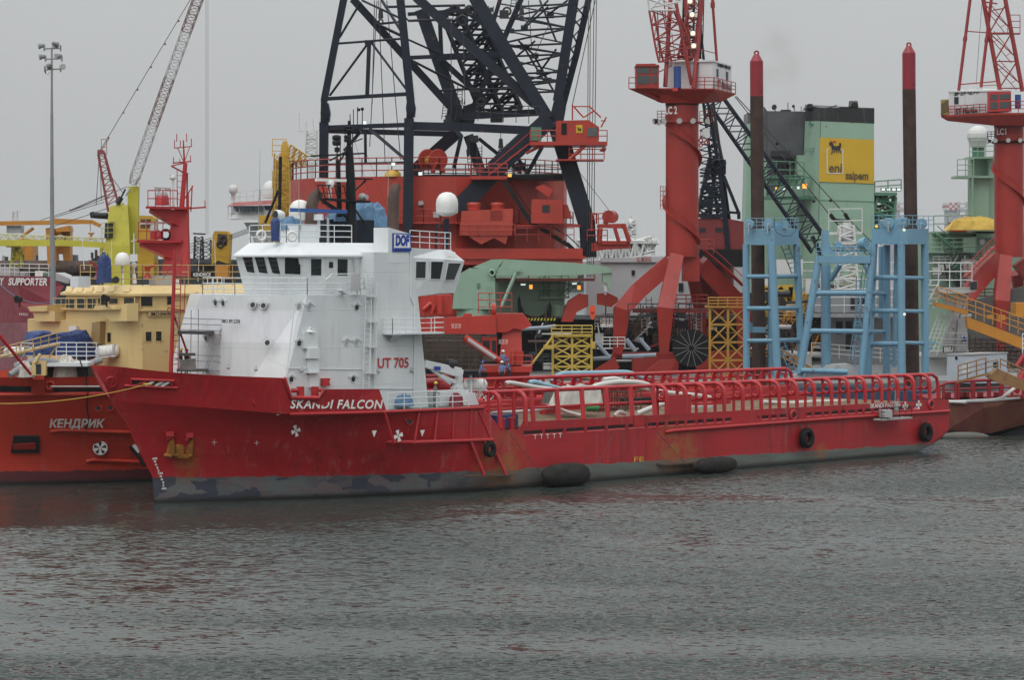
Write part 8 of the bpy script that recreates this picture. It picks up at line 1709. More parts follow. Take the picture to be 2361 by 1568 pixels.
# white site cabin
CB_=root('site_cabin','pale blue white site cabin with flat roof near the stern, under the scaffolding','cabin',W(9,1290,1085,246));SH_=paint('pale cabin paint',(.45,.50,.55),streak=.25,rust=.05)
p0_,p1_,p2_=W(9,1113,1085,246),W(9,1273,1085,243.5),W(9,1480,1080,247);p3_=p0_+(p2_-p1_);hz_=lambda p,y:Vector((p.x,p.y,W(9,1,y,p.y).z))
m=MB();m.loft([[hz_(p,1100) for p in (p0_,p1_,p2_,p3_)],[hz_(p0_,928),hz_(p1_,932),hz_(p2_,918),hz_(p3_,918)]]);o=m.build('walls',SH_,CB_)
m=MB();cc=(p0_+p2_)/2;ex=[cc+(p-cc)*1.03 for p in (p0_,p1_,p2_,p3_)];m.loft([[hz_(p,928 if i<2 else 917) for i,p in enumerate(ex)],[hz_(p,918 if i<2 else 908) for i,p in enumerate(ex)]]);m.build('roof',GREY,CB_)
plA=(p0_,(p1_-p0_).cross(Vector((0,0,1))));plB=(p1_,(p2_-p1_).cross(Vector((0,0,1))))
window(CB_,9,[(1205,1035),(1252,1035),(1252,978),(1205,975)],plA,SH_,'window',.08,WHITE2);window(CB_,9,[(1162,955),(1178,955),(1178,935),(1162,935)],plA,SH_,'vent',.05);window(CB_,9,[(1393,1005),(1425,1003),(1425,968),(1393,970)],plB,SH_,'window',.08)
m=MB();slab(m,9,[(1000,1190),(1700,1190),(1700,1085),(1000,1085)],247,12);solo(m,'pontoon',MGREY,'low grey pontoon carrying the pale site cabin near the stern','pontoon')
# red vessel stern and rusty hull at right
DR=229
RV=root('work_boat','red railed stern with rusty dented hull, cut by the right edge beyond the stern','ship',W(9,1350,1420,DR))
def CR(x,y,d=0):return W(9,x,y,DR+d)
RH=paint('rusty red hull',(.12,.028,.025),rough=.7,var=.3,streak=.6,dcol=(.14,.06,.03),rust=1.3,rcol=(.13,.05,.025),sc=.5)
m=MB();m.loft([[CR(1120,1385),CR(1330,1410,-2),CR(1390,1405,-2),CR(1800,1300,-1),CR(1800,1300,12),CR(1120,1385,10)],[CR(1118,1240),CR(1335,1250,-3),CR(1420,1240,-3),CR(1800,1195,-2),CR(1800,1190,12),CR(1118,1235,10)],[CR(1120,1222),CR(1330,1215,-3),CR(1500,1198,-3),CR(1800,1180,-2),CR(1800,1180,12),CR(1120,1220,10)]]);m.build('hull',RH,RV)
m=MB();m.loft([[CR(1100,1440),CR(1350,1440,-1),CR(1800,1440,-1),CR(1800,1440,12),CR(1100,1440,10)],[CR(1120,1386),CR(1340,1409,-1.7),CR(1800,1300,-.8),CR(1800,1300,12),CR(1120,1386,10)]]);m.build('underbody',BLACK,RV)
m=MB();m.prism([CR(1120,1222,-.1),CR(1330,1215,-3.1),CR(1560,1196,-3.1),CR(1560,1192,-.1),CR(1130,1212,.5)],(0,0,.12));m.build('deck_edge',GREY,RV)
m=MB();slab(m,9,[(1000,1230),(1700,1215),(1700,1170),(1000,1195)],DR+3,8)
m.path([CR(1030,1150,2),CR(1055,1120,2),CR(1110,1098,2),CR(1230,1086,2),CR(1360,1080,2),CR(1620,1080,2)],.16,8)
m.path([CR(1060,1140,2),CR(1360,1128,2),CR(1620,1125,2)],.1)
for x in (1062,1090,1165,1182,1265,1276,1365,1372,1440,1450,1510,1580):m.tube(CR(x,1215,2),CR(x,1090+max(0,1110-x)*.5,2),.15)
for x in (1100,1190,1215,1300,1400):m.box(CR(x,1205,3),CR(x+35,1155,3)+Vector((0,.4,0)))
m.build('stern_rail',paint('dull dark red rail',(.24,.015,.022),rust=.1),RV)
m=MB();m.path([CR(1120,1212,-.5),CR(1220,1218,-1.5),CR(1350,1213,-2),CR(1450,1190,-2),CR(1500,1150,-1),CR(1540,1118,0)],.16);solo(m,'cargo_hose',HOSEW,'grey hose lying along the rusty hull at the right edge','hose')
m=MB();m.tube(CR(1600,1020,4),CR(1520,1150,4),.5);m.tube(CR(1620,880,4),CR(1540,1000,4),.3);m.build('red_davit',RED,RV)
m=MB();m.lathe(W(9,1215,1428,223),[(.05,-2.3),(.28,-1.8),(.42,-.7),(.42,.8),(.28,1.8),(.05,2.3)],14,(1,.05,0));solo(m,'floating_fender',paint('worn grey rubber',(.11,.11,.10),streak=.3,rust=.2,rough=.8),'grey capsule shaped fender floating by the rusty hull at right','fender')
BGW=root('gangway','brown railed gangway bridge angled over the red stern rails at right','gangway',CR(1380,1090,-3));m=MB();BRW=paint('brown gangway paint',(.24,.13,.05),streak=.4,rust=.3)
m.prism([CR(x,y,-4) for x,y in [(1360,1060),(1425,1010),(1600,1090),(1600,1150),(1420,1095)]],(0,1.5,0));m.beam(CR(1175,1092,-3),CR(1365,1040,-4),1.0,.2);m.build('deck',BRW,BGW)
m=MB();m.rail([CR(1180,1085,-3.3),CR(1350,1038,-4)],1.4,.06,3,.9);m.rail([CR(1350,1038,-4),CR(1420,1022,-4)],1.0,.06,2,.8);m.rail([CR(1440,1010,-4),CR(1600,1080,-4)],.9,.06,2,1);m.build('handrail',BRW,BGW)
m=MB();m.rail([W(9,1575,915,240),W(9,1640,915,240)],1.9,.05,4,.7);solo(m,'platform_railing',WHITE,'white platform railing at the extreme right edge','railing')
# yellow lattice towers on the quay
def ytower(lab,n,x0,x1,yt,yb,D,mat,ytop):
    r=root('scaffold_tower',lab,'lattice tower',W(n,(x0+x1)/2,yb,D),0,'yellow lattice towers on the quay');m=MB();dep=5
    xs_=[x0,(x0+x1)/2,x1];ys_=[yt+(yb-yt)*i/4 for i in range(5)]
    for d in (0,dep):
        for x in xs_:m.beam(W(n,x,yb,D+d),W(n,x,yt,D+d),.24,.24)
        for y in ys_:m.beam(W(n,x0,y,D+d),W(n,x1,y,D+d),.2,.2)
        for i in range(4):
            for a,e in zip(xs_[:-1],xs_[1:]):m.tube(W(n,a,ys_[i],D+d),W(n,e,ys_[i+1],D+d),.1);m.tube(W(n,e,ys_[i],D+d),W(n,a,ys_[i+1],D+d),.1)
    for x in xs_:
        for i in range(4):m.tube(W(n,x,ys_[i],D),W(n,x,ys_[i+1],D+dep),.1);m.beam(W(n,x,ys_[i],D),W(n,x,ys_[i],D+dep),.15,.15)
    for i in range(8):m.box(W(n,x0+(x1-x0)*.45,yb-(yb-yt)*i/8,D+1),W(n,x1-20,yb-(yb-yt)*i/8-6,D+1)+Vector((0,1.5,0)))
    m.build('tower',mat,r);m=MB();m.rail([W(n,x0-8,yt,D-.3),W(n,x1+4,yt,D-.3)],(yt-ytop)*.375/F*D,.06,3,1.1);m.rail([W(n,x0-8,yt,D+dep),W(n,x1+4,yt,D+dep)],(yt-ytop)*.375/F*D,.06,3,1.1);m.box(W(n,x0-8,yt+8,D-.3),W(n,x1+4,yt,D-.3)+Vector((0,dep+.5,0)));m.build('platform',mat,r);return r
PY=paint('pale yellow steel',(.48,.34,.06),streak=.4,rust=.3)
t_=ytower('pale yellow lattice tower with railed top, left of the red portal crane legs',5,1042,1280,1120,1375,262,PY,1058)
m=MB();m.beam(W(5,985,1190,261),W(5,1050,1190,261),.6,.4);m.tube(W(5,1040,1130,261),W(5,910,1300,261),.14);m.box(W(5,1280,1200,261.5),W(5,1305,1160,261.5)+Vector((0,1,0)));m.build('bracket',PY,t_)
ytower('amber yellow lattice stair tower, right of the red portal crane legs',7,752,975,785,1225,258,paint('amber steel',(.46,.24,.035),streak=.3,rust=.25),730)
# dark hull clutter: silver props, scaffolding, catwalks
PR=root('shoring_pipes','silver grey shoring pipes and catwalk along the black hull, behind the cargo deck','pipework',W(5,1300,1340,266));m=MB()
for a,e in [((1300,1155),(1388,1252)),((1290,1262),(1398,1256)),((840,1080),(1000,1070)),((1000,1070),(1060,1062)),((1490,1145),(1550,1215)),((1470,1250),(1600,1245))]:m.tube(W(5,*a,266),W(5,*e,266),.22,n=8)
for a,e in [((1240-1000+0,985),(298,1058)),((320,982),(380,1052)),((215,1090),(422,1082)),((45,995),(135,1100)),((50,1105),(140,1098))]:m.tube(W(7,*a,266),W(7,*e,266),.22,n=8)
m.build('pipe',paint('silver pipe',(.22,.27,.33),rough=.35),PR)
m=MB();m.rail([W(5,980,1330,268),W(5,1040,1330,268)],1.5,.05,3,1);m.rail([W(7,250,880,270),W(7,480,880,270)],2,.06,3,1.3);m.rail([W(7,560,880,270),W(7,760,880,270)],2,.06,3,1.3);m.rail([W(5,850,1130,283),W(5,1040,1130,283)],1.5,.05,3,1.3);m.build('catwalk_railing',DARK,PR)
rnd=random.Random(77)
for i in range(46):
    x,y=rnd.choice([(rnd.uniform(250,640),rnd.uniform(1100,1330)),(rnd.uniform(860,1040),rnd.uniform(1040,1340)),(rnd.uniform(1290,1400),rnd.uniform(1040,1300))]);c=W(5,x,y,rnd.uniform(272,282));m=MB();k=i%4
    if k==0:m.box(c,c+Vector((rnd.uniform(.5,2.5),1,rnd.uniform(.4,1.6))))
    elif k==1:m.tube(c,c+Vector((rnd.uniform(-.5,.5),0,rnd.uniform(1,4))),.08)
    elif k==2:m.tube(c,c+Vector((rnd.uniform(2,6),0,0)),rnd.uniform(.06,.16))
    else:m.rail([c,c+Vector((2.5,0,0))],1.1,.05,3,.8)
    m.build('deck_fitting',rnd.choice([DARK,RUST,GREY,RUST,BLACK,WHITE2]),SPM)
for i in range(95):
    x,y=rnd.uniform(220,760),rnd.uniform(840,1060);c=W(7,x,y,rnd.uniform(281,285.5));m=MB();k=i%3
    if k==0:m.box(c,c+Vector((rnd.uniform(.4,1.5),.8,rnd.uniform(.4,1.5))))
    elif k==1:m.tube(c,c+Vector((rnd.uniform(1,3),0,rnd.uniform(-1,2))),rnd.uniform(.06,.18))
    else:m.ladder(c,c+Vector((0,0,2.6)),(1,0,0),.6,.05)
    m.build('deck_fitting',rnd.choice([DARK,GREY,RUST,BLACK,DARK,RUST,WHITE2,CRED]),SPM)
S2=root('scaffolding','dark tube scaffolding beside the white wheelhouse tower, under the red knuckle boom','scaffolding',W(5,430,1330,236));m=MB()
for d in (0,2):
    for x in range(262,590,44):m.tube(W(5,x,1545,236+d),W(5,x,1115,236+d),.045)
    for y in range(1125,1340,28):m.tube(W(5,252,y,236+d),W(5,600,y+6,236+d),.04)
for x in range(270,560,90):m.tube(W(5,x,1320,236),W(5,x+80,1130,236),.04)
m.build('tubes',RUST,S2);m=MB()
for y in (1150,1215,1272):m.box(W(5,260,y+8,236),W(5,590,y,236)+Vector((0,2,0)))
slab(m,5,[(235,1330),(600,1330),(600,1105),(235,1105)],241,.5);m.build('planks',paint('dark planks',(.05,.043,.035),var=.4),S2)
pb=W(5,420,1545,236);m=MB();m.box((pb.x-7,235,-1),(pb.x+7,243,pb.z));solo(m,'pontoon',HULLK,'dark pontoon under the tube scaffolding beyond the white wheelhouse tower','pontoon')
# ================================================================ gear on the nearest ship
def tyre(n,x,y,R_,lab,yoff):
    s,yy,z=SP(n,x,y,yoff);r=root('tyre_fender',lab,'tyre fender',S(s,yy,z-R_),TH,'tyre fenders on the red hull');a=S(0,-1,0)-S(0,0,0)
    m=MB();m.torus(S(s,yy,z),a,R_*.70,R_*.30,30,12,1.15);m.build('tyre',RUBBER,r)
    m=MB()
    for k in range(36):
        t=k*math.pi/18;d=(S(1,0,0)-S(0,0,0))*math.cos(t)+Vector((0,0,1))*math.sin(t);c=S(s,yy,z)+d*R_*.97;m.beam(c-a*R_*.22,c+a*R_*.22,.05,.06)
    m.build('tread',RUBBER,r)
    m=MB();
    for dx in (-.45,.45):m.path([S(s+dx*R_,yy+.1,z+R_*.75),S(s+dx*R_*1.3,yy+.3,z+R_*1.35)],.045)
    m.build('chain',ROPED,r)
tyre(11,1497,920,.53,'smallest black tyre fender, hanging at the forward deck break of the red hull',-9.4)
tyre(9,250,1437,.80,'large black tyre fender amidships on the red hull, left of the stern tyre',-9.4)
tyre(9,982,1402,.80,'large black tyre fender hung nearest the stern of the red hull',-9.4)
FR_=paint('worn fender rubber',(.022,.021,.02),rough=.85,var=.45,streak=.5,dcol=(.04,.036,.032),sc=1.6,bump=.8,rust=.08,rcol=(.07,.04,.02))
def yoko(x0,x1,yt,yb,lab,seed,flat_=1.0):
    xm=(x0+x1)/2;s,yy,z=SP(12,xm,(yt+yb)/2,-10.1);L_=abs(SP(12,x1,yb,-10.1)[0]-SP(12,x0,yb,-10.1)[0]);r=(SP(12,xm,yt,-10.1)[2]-SP(12,xm,yb,-10.1)[2])/2;z=SP(12,xm,yt,-10.1)[2]-r
    m=MB();pr=[];n=14
    for i in range(n+1):
        t=-1+2*i/n;pr.append((r*max(.05,(1-abs(t)**3.4))**.5,t*L_/2))
    m.lathe(S(s,yy,z),pr,22,S(1,.02,0)-S(0,0,0));rnd=random.Random(seed)
    for i in range(len(m.v)):m.v[i]+=Vector((rnd.uniform(-.02,.02),rnd.uniform(-.02,.02),rnd.uniform(-.02,.02)))
    rt=root('pneumatic_fender',lab,'fender',S(s,yy,z-r),TH,'floating rubber fenders');m.build('body',FR_,rt)
    k=MB()
    for t in (-.94,.94):k.torus(S(s+t*L_/2,yy,z),S(1,0,0)-S(0,0,0),r*.3,.05,14,6);k.tube(S(s+t*L_/2,yy,z),S(s+t*L_/2*1.05,yy,z),.12)
    k.build('end_flange',RUST,rt);return s,yy,z,L_
f1=yoko(768,1192,1095,1322,'larger black floating fender at the waterline, left of the two',3);f2=yoko(2170,2562,1040,1190,'smaller black floating fender at the waterline, right of the two',4)
for a,e,lab in [((435,780),(800,1235),'thin wire from the deck notch down to the larger floating fender'),((1440,792),(1192,1240),'thin wire from the bulwark slots to the right end of the larger fender'),((1700,655),(2150,1160),'thin wire from the bulwark box down to the smaller fender')]:
    m=MB();m.path(sagging(SW(12,*a,-9.15),SW(12,*e,-10.0),.12,6),.022,5);solo(m,'fender_wire',ROPED,lab,'wire','fender wires')
m=MB();p=S(*SH(10,490,345,LT))+(S(-.1,-.4,0)-S(0,0,0));q=W(2,-30,1068,158);m.path(sagging(q,p,.35,10),.034,6);m.torus(p,(0,0,1),.25,.06,10,5);solo(m,'mooring_rope',ROPEY,'yellow mooring rope running from the bow off to the left','rope')
# staging hung near the stern
ST2=root('hanging_stage','grey work stage hung on the red hull near the stern','work platform',SW(9,780,1325,-9.8));a,e=SP(9,690,1325,-9.9),SP(9,875,1322,-9.9);m=MB();m.sbox((a[0],-10.3,a[2]-.05),(e[0],-9.4,a[2]+.08));m.build('deck',GREY,ST2)
m=MB();m.rail([S(a[0],-10.2,a[2]),S(e[0],-10.2,a[2])],1.0,.03,3,.8);m.tube(S(a[0]+.8,-10.2,a[2]+1.0),SW(9,790,1100,-8.2),.02);m.tube(S(e[0]-.3,-10.2,a[2]+1.0),SW(9,862,1130,-8.2),.02);m.build('stage_railing',RUST,ST2)
m=MB();m.ladder(SW(9,800,1290,-9.6),SW(9,803,1085,-8.3),S(1,0,0)-S(0,0,0),.4,.03,.3);m.build('ladder',GALV,ST2)
m=MB();m.box(SW(9,705,1310,-10),SW(9,765,1262,-10)+Vector((0,.4,0)));m.tube(SW(9,805,1275,-10),SW(9,805,1215,-10),.13,n=10);m.build('paint_gear',GREY,ST2)
# bow scaffolding
BS=root('scaffolding','light tube scaffolding with dark planks beside the red foremast on the bow','scaffolding',SW(2,1240,880,0));m=MB()
for x in (1092,1170,1215,1372):
    for dy in (-.6,.9):m.tube(SW(2,x,885,dy),SW(2,x+4,500 if x>1300 else 470+(1372-x)*.1,dy),.028,n=5)
for y in (545,580,615,640,770,805,862):
    for dy in (-.6,.9):m.tube(SW(2,1085,y-4,dy),SW(2,1385,y+6,dy),.026,n=5)
for x0,y0,x1,y1 in [(1245,885,1372,580),(1262,885,1388,570),(1300,740,1380,560)]:m.tube(SW(2,x0,y0,-.6),SW(2,x1,y1,-.6),.028,n=5)
m.build('tubes',GALV,BS)
m=MB()
for x0,x1,y in [(1090,1205,628),(1205,1312,630),(1085,1280,862),(1100,1200,765)]:m.hexa([SW(2,x0,y+9,-.7),SW(2,x1,y+9,-.7),SW(2,x1,y+9,.9),SW(2,x0,y+9,.9),SW(2,x0,y-9,-.7),SW(2,x1,y-9,-.7),SW(2,x1,y-9,.9),SW(2,x0,y-9,.9)])
m.build('planks',paint('weathered planks',(.06,.06,.055),var=.4),BS)
m=MB();slab(m,2,[(1100,860),(1200,860),(1195,790),(1110,800)],160.5,.5);solo(m,'cover',paint('grey canvas',(.14,.13,.12),var=.4,sc=2),'grey sheeted gear on the bow between foremast and scaffolding','cover')
# cargo deck gear
def hose(n,pts,yl,r,mat,lab,grp='cargo hoses on the deck'):
    m=MB();P=[SW(n,x,y,yy) for (x,y),yy in zip(pts,yl if isinstance(yl,list) else [yl]*len(pts))];Q=[]
    for i in range(len(P)-1):
        a,b,c,d=P[max(i-1,0)],P[i],P[i+1],P[min(i+2,len(P)-1)]
        for k in range(5):
            t=k/5;Q.append(.5*((2*b)+(c-a)*t+(2*a-5*b+4*c-d)*t*t+(3*b-a-3*c+d)*t**3))
    Q.append(P[-1]);m.path(Q,r,8);return solo(m,'cargo_hose',mat,lab,'hose',grp)
hose(12,[(290,625),(480,622),(690,605),(880,572),(960,612),(1080,648),(1150,660)],-6.2,.15,HOSEW,'white hose snaking across the forward end of the timber deck')
hose(12,[(1640,640),(1760,590),(1890,545)],-5,.2,HOSEW,'white hose rising to the plate box in the near rail')
hose(12,[(1435,662),(1470,625),(1530,640)],-7.4,.16,HOSEW,'short looped white hose end on the bulwark edge')
hose(12,[(430,362),(470,352),(700,392),(950,425)],4,.17,HOSEW,'straight grey white hose sloping over the far rail, nearest the wheelhouse')
hose(12,[(640,355),(690,345),(780,370),(930,410)],5.5,.2,HOSEB,'pale blue hose arching over the far rail')
hose(12,[(1175,490),(1225,400),(1330,365),(1480,345),(1650,352),(1760,385),(1830,470)],2,.22,HOSEW,'thick white hose bent in a high arch over the deck')
hose(12,[(1330,325),(1450,315),(1560,365),(1700,400),(1900,440),(2200,470),(2361,500)],4,.18,HOSEW,'long white hose running aft along the middle of the deck')
hose(12,[(850,345),(930,275),(1080,266),(1300,262),(1540,258),(1640,290),(1730,330)],12,.22,HOSEB,'pale blue pipe bridging the far rails on the next ship')
hose(9,[(-20,1215),(150,1222),(330,1212),(530,1215)],-1,.16,HOSEW,'white hose lying straight near the stern end of the deck')
m=tarp(SW(12,1090,545,-1.5),4.2,2.4,1.5,TARPW,seed=41);solo(m,'cover',paint('off white sheet',(.42,.41,.37),var=.3,sc=1),'big off white sheet over cargo in the middle of the timber deck','cover')
m=tarp(SW(12,900,540,1),2.0,1.8,1.2,TARPW,seed=42);solo(m,'cover',paint('grey cover',(.10,.10,.095),var=.3),'dark grey covered gear left of the big off white sheet','cover')
m=MB();a=SP(12,345,720,-6.4);e=SP(12,540,645,-6.4);m.sbox((a[0],-6.4,4.0),(e[0],-5.2,e[2]));solo(m,'skip',paint('blue skip paint',(.02,.06,.20),rust=.1),'dark blue skip at the forward end of the cargo deck','skip')
rnd=random.Random(52)
RC=[]
for i in range(5):
    m=MB();p=SW(12,1240+i*75,600,1.5+(i%2));w_=1.2
    for dx in (0,.4,.8,1.2):
        for dy in (0,.8):m.tube(p+Vector((dx,dy,-.4)),p+Vector((dx,dy,1.5)),.03,n=4)
    for z in (-.3,.1,.5,.9,1.4):
        for dy in (0,.8):m.tube(p+Vector((0,dy,z)),p+Vector((1.2,dy,z)),.03,n=4)
        m.tube(p+Vector((0,0,z)),p+Vector((0,.8,z)),.03,n=4)
    solo(m,'wire_cage',RUST,'rusty wire cage on the timber deck in a row by the near rail','cage','wire cages on the cargo deck')
for i,(x,y,yl,lab) in enumerate([(1225,585,0,'small green drum on the timber deck beside the wire cages'),(1255,500,2.5,'yellow bent pipe piece behind the wire cages'),(2200,600,0,'stack of grey steel plates on the deck, right of the plate box'),(1660,520,3,'bundle of dark rods on the deck behind the near rail')]):
    c=SW(12,x,y,yl);m=MB()
    if i==0:m.lathe(c,[(.25,-.5),(.28,-.4),(.25,0),(.28,.4),(.25,.5)],14,(1,.3,0));solo(m,'drum',paint('green drum',(.05,.25,.08)),lab,'drum')
    elif i==1:m.path([c,c+Vector((.4,0,-.2)),c+Vector((.8,0,-.7))],.12);solo(m,'pipe_piece',YEL,lab,'pipe')
    elif i==2:m.box(c-Vector((1.2,.5,.25)),c+Vector((1.4,.7,.1)));m.box(c+Vector((-1.0,-.4,.1)),c+Vector((1.2,.6,.3)));solo(m,'plate_stack',GREY,lab,'steel plates')
    else:
        for k in range(8):m.tube(c+Vector((-1.6,k%2*.1,.08*k-.3)),c+Vector((1.6,k%2*.1,.08*k-.3)),.05)
        solo(m,'rod_bundle',DARK,lab,'steel rods')
dm=MB()
for i_,s in enumerate(list(range(26,74,3))+list(range(28,72,5))):
    for y in ((6.9,4.6,2.4,5.2)[i_%4],):
        h_=rnd.uniform(.6,1.6);dm=MB();dm.sbox((s+rnd.uniform(0,1),y,3.56),(s+rnd.uniform(1.6,3.2),y+.8,3.56+h_));dm.build('deck_pipe_box',RED,SHIP)
for i in range(20):
    s=27+i*2.3;m=MB();c=S(s,KY-3+(i*37%11)*.7,3.9);k=i%4
    if k==0:m.box(c,c+Vector((rnd.uniform(.8,2),1,rnd.uniform(.6,1.5))))
    elif k==1:m.tube(c+Vector((0,0,.3)),c+Vector((2.5,.5,.3)),.3,n=10)
    elif k==2:m.rail([c,c+Vector((2.5,0,0))],1.2,.05,3,.9)
    else:m.lathe(c,[(.45,0),(.5,.5),(.45,1)],12)
    m.build('deck_gear',[DARK,RED,YEL,GREY,RUST][i%5],KEN)
m=MB();
cargo=[S(26.5,KY-KB+.4,3.9),S(74,KY-KB+.4,3.9)]
m.rail(cargo,1.9,.11,3,2.4);m.build('deck_railing',RED,KEN)
m=tarp(SW(11,740,535,-6.8),1.5,.8,.8,TARPL,seed=61);solo(m,'tarpaulin',TARPL,'small light blue plastic sheet on the green foredeck behind the railing','tarpaulin')
m=tarp(SW(11,1200,535,-7.2),1.0,.7,.9,TARPL,seed=62);solo(m,'cover',cloth('dark red cover',(.22,.015,.03)),'dark red canvas cover before the white deck locker','cover')
m=MB();rnd=random.Random(71)
for i in range(16):p=SW(11,rnd.uniform(1390,1490),rnd.uniform(400,500),-6.5);m.tube(p,p+Vector((rnd.uniform(-.5,.5),rnd.uniform(-.3,.3),rnd.uniform(-.5,.5))),.035,n=4)
m.path([SW(11,1430,370,-7),SW(11,1530,455,-7),SW(11,1480,500,-7)],.04);m.build('raft_davit',WHITE,SHIP)
# ================================================================ PEOPLE
SKIN=flat('skin',(.20,.11,.07),.6);HELM={'y':flat('yellow helmet',(.65,.48,.03),.35),'w':flat('white helmet',(.7,.7,.68),.35),'b':flat('blue helmet',(.02,.08,.35),.35)}
CLO={'blue':flat('light blue coverall',(.13,.22,.40),.8),'grey':flat('grey coverall',(.16,.17,.18),.8),'navy':flat('dark trousers',(.035,.04,.055),.8)}
BOOT=flat('work boots',(.03,.025,.02),.7)
def person(loc,face,lab,helm,top='blue',leg='navy',lean=0.,arm=(.3,.6),cat='worker',grp=None):
    V=[];E=[];Rr=[]
    def v(p,r):V.append(Vector(p));Rr.append(r);return len(V)-1
    def ch(i,pts):
        for p,r in pts:j=v(p,r);E.append((i,j));i=j
        return i
    ln=lambda z:max(0,z-.95)*lean
    pel=v((0,0,.95),.15);
    chest=ch(pel,[((0,ln(1.12),1.12),.135),((0,ln(1.32),1.32),.16)]);neck=ch(chest,[((0,ln(1.46),1.47),.065)])
    ch(neck,[((0,ln(1.55)+.01,1.56),.085),((0,ln(1.66)+.015,1.67),.095),((0,ln(1.74),1.73),.06)])
    for sg in (-1,1):
        ch(pel,[((sg*.10,0,.86),.095),((sg*.115,.02*sg,.48),.062),((sg*.12,-.02,.10),.045),((sg*.125,.10,.05),.045),((sg*.125,.17,.04),.03)])
        a=arm[0] if sg<0 else arm[1]
        sh=ch(chest,[((sg*.19,ln(1.38),1.39),.06)]);el=Vector((sg*.25,ln(1.39)+.24*math.sin(a)*.6,1.39-.29*math.cos(a*.6)))
        wr=el+Vector((-sg*.05*a,.26*math.sin(min(1.5,a*1.3)),-.26*math.cos(min(1.6,a*1.3))));e_=ch(sh,[(el,.045),(wr,.03)])
        dv=(wr-el).normalized();pm=wr+dv*.06;pi_=ch(e_,[(pm,.028)])
        for k in range(4):f0=pm+dv*.05+Vector((0,0,1)).cross(dv)*(.018*(k-1.5)) if abs(dv.z)<.95 else pm+dv*.05+Vector((.0,.018*(k-1.5),0));ch(pi_,[(f0,.009),(f0+dv*(.035-.006*abs(k-1.4))+Vector((0,.012,-.004)),.008)])
        ch(e_,[(wr+dv*.03+Vector((-sg*.03,.01,0)),.01),(wr+dv*.07+Vector((-sg*.035,.03,0)),.009)])
    me=bpy.data.meshes.new('body');me.from_pydata(V,E,[]);ob=bpy.data.objects.new('person',me);COL.objects.link(ob)
    sk=ob.modifiers.new('skin','SKIN');sk.use_smooth_shade=True;sb=ob.modifiers.new('sub','SUBSURF');sb.levels=1;sb.render_levels=1
    for i,d in enumerate(me.skin_vertices[0].data):d.radius=(Rr[i],Rr[i]*(.8 if i<3 else 1));d.use_root=(i==0)
    dg=bpy.context.evaluated_depsgraph_get();nm=bpy.data.meshes.new_from_object(ob.evaluated_get(dg));ob.modifiers.clear();ob.data=nm;bpy.data.meshes.remove(me)
    nm.materials.clear()
    for mt in (CLO[top],CLO[leg],SKIN,BOOT):nm.materials.append(mt)
    for p in nm.polygons:
        c=p.center;p.use_smooth=True;hand=min((c-Vector(q)).length for q in V[len(V)//2:]) if 0 else 1
        p.material_index=3 if c.z<.12 else 1 if (c.z<.93 and abs(c.x)<.21) else 2 if c.z>1.47 else 0
    hi=[i for i,r in enumerate(Rr) if r in (.028,.009,.008,.01)]
    for p in nm.polygons:
        if any((p.center-V[i]).length<.05 for i in hi):p.material_index=2
    ob.location=loc;ob.rotation_euler=(0,0,face);tag(ob,lab,cat,grp)
    m=MB();M=Matrix.Translation(Vector(loc))@Matrix.Rotation(face,4,'Z');c=M@Vector((0,ln(1.66)+.01,1.69));m.lathe(c,[(.155,-.01),(.15,.0),(.128,.02),(.12,.07),(.09,.12),(.03,.145),(.01,.146)],14);m.box(M@Vector((-.09,ln(1.66)+.1,1.675)),M@Vector((.09,ln(1.66)+.19,1.69))) if abs(face)<.01 else None
    m.build('helmet',HELM[helm],ob)
    m=MB()
    for dx in (-.035,.035):m.ball(M@Vector((dx,ln(1.64)+.10,1.64)),.014,6)
    m.ball(M@Vector((0,ln(1.6)+.115,1.605)),.016,6);m.box(M@Vector((-.03,ln(1.57)+.085,1.562)),M@Vector((-.03,ln(1.57)+.085,1.562))+Vector((.05,.01,.008)));m.build('face',DARK,ob)
    return ob
def standat(n,xh,yh,D,h=1.83):
    p=W(n,xh,yh,D);return (p.x,p.y,p.z-h)
person(standat(12,402,47,202.5),2.6,'worker in light blue coverall and white helmet standing highest on the red crane base','w',arm=(.2,.9),grp='workers by the red deck crane')
person(standat(12,392,147,201.5),3.1,'worker in light blue coverall and white helmet, lower and in front at the crane base','w',arm=(.5,.5),grp='workers by the red deck crane')
person(standat(12,460,128,201.8),1.9,'worker with blue helmet turned left, standing at the crane foot','b',lean=.2,arm=(1.1,1.1),grp='workers by the red deck crane')
person(standat(12,190,147,201.5),4.4,'worker with blue helmet bending forward, left of the crane base','b',lean=.3,arm=(.9,.9),grp='workers by the red deck crane')
pz=SP(11,1012,342,-7.6);person(tuple(S(pz[0],-7.6,5.88)),-1.2,'worker in grey coverall and yellow helmet leaning at the white deck locker','y','grey','grey',lean=.1,arm=(.8,1.2))
pz=SP(11,1050,368,-5.5);person(tuple(S(pz[0],-4.2,5.88)),2.0,'second worker in yellow helmet, mostly hidden behind the white deck locker','y','grey','grey',lean=.4,arm=(1.0,1.0))
pz=SP(10,806,28,.2);person(tuple(S(pz[0],.2,pz[2]-1.83)),1.6,'worker in yellow helmet on the bow behind the red foremast','y','grey','grey',arm=(.9,.9))
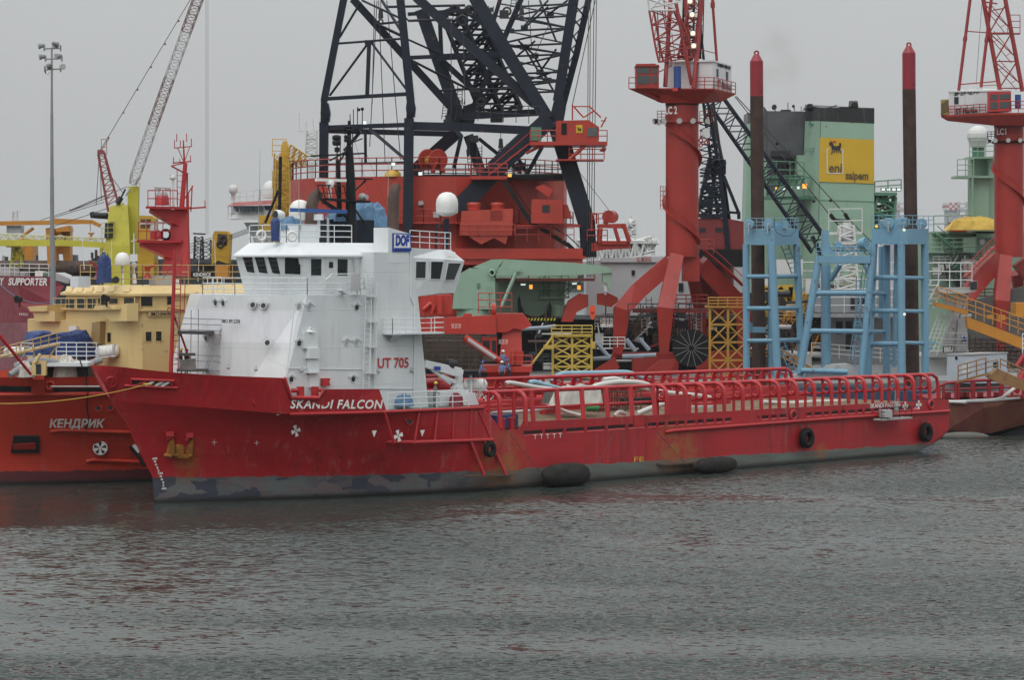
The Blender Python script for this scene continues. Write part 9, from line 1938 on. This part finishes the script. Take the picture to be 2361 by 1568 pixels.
pz=SP(10,852,35,.5);person(tuple(S(pz[0],.5,pz[2]-1.83)),4.2,'worker in blue helmet on the bow beside the scaffolding','b','grey','grey',arm=(1.0,.6))
for x,y,lab in [(888,340,'blue helmeted worker seen over the far rail, leftmost of four'),(1095,312,'blue helmeted worker seen over the far rail, second from left'),(1312,295,'blue helmeted worker seen over the far rail, third from left'),(1520,297,'blue helmeted worker seen over the far rail, rightmost of four')]:
    p=W(12,x,y,222);D=222
    person((p.x,p.y,3.95),random.Random(x).uniform(0,6),lab,'b',arm=(.5,.7),grp='workers beyond the far rail')
# ================================================================ smoke and air
m=MB();c=W(0,1795,150,350)
m.ball(c,1.0,12,(4.6,3.0,9.0));sm_=MB();
mt=bpy.data.materials.new('thin brown smoke');mt.use_nodes=True;nt=mt.node_tree;nt.nodes.clear();g=NG(mt)
out=g.n('ShaderNodeOutputMaterial');pv=g.n('ShaderNodeVolumePrincipled');pv.inputs['Color'].default_value=(.35,.30,.26,1)
tc=g.n('ShaderNodeTexCoord').outputs['Object'];ln_=g.n('ShaderNodeVectorMath',operation='LENGTH');g.l(g.map(tc,(1/4.6,1/3.0,1/9.0),(0,0,-1.0)),ln_.inputs[0])
d=g.math('MULTIPLY',g.ramp(ln_.outputs['Value'],.2,1,.075,0,True),g.ramp(g.noise(tc,.28,3),.4,.65));g.l(d,pv.inputs['Density']);g.l(pv.outputs[0],out.inputs['Volume'])
tag(solo(m,'smoke',mt,'faint brownish exhaust smoke drifting above the dark funnel tops','smoke'),kind='stuff')
mt=bpy.data.materials.new('haze air');mt.use_nodes=True;nt=mt.node_tree;nt.nodes.clear();g=NG(mt)
out=g.n('ShaderNodeOutputMaterial');pv=g.n('ShaderNodeVolumePrincipled');pv.inputs['Color'].default_value=(.86,.88,.9,1);pv.inputs['Density'].default_value=.00006;pv.inputs['Anisotropy'].default_value=0.0
g.l(pv.outputs[0],out.inputs['Volume'])
m=MB();m.box((-3200,-500,-2.2),(3200,6100,130));tag(m.build('haze',mt),kind='stuff')
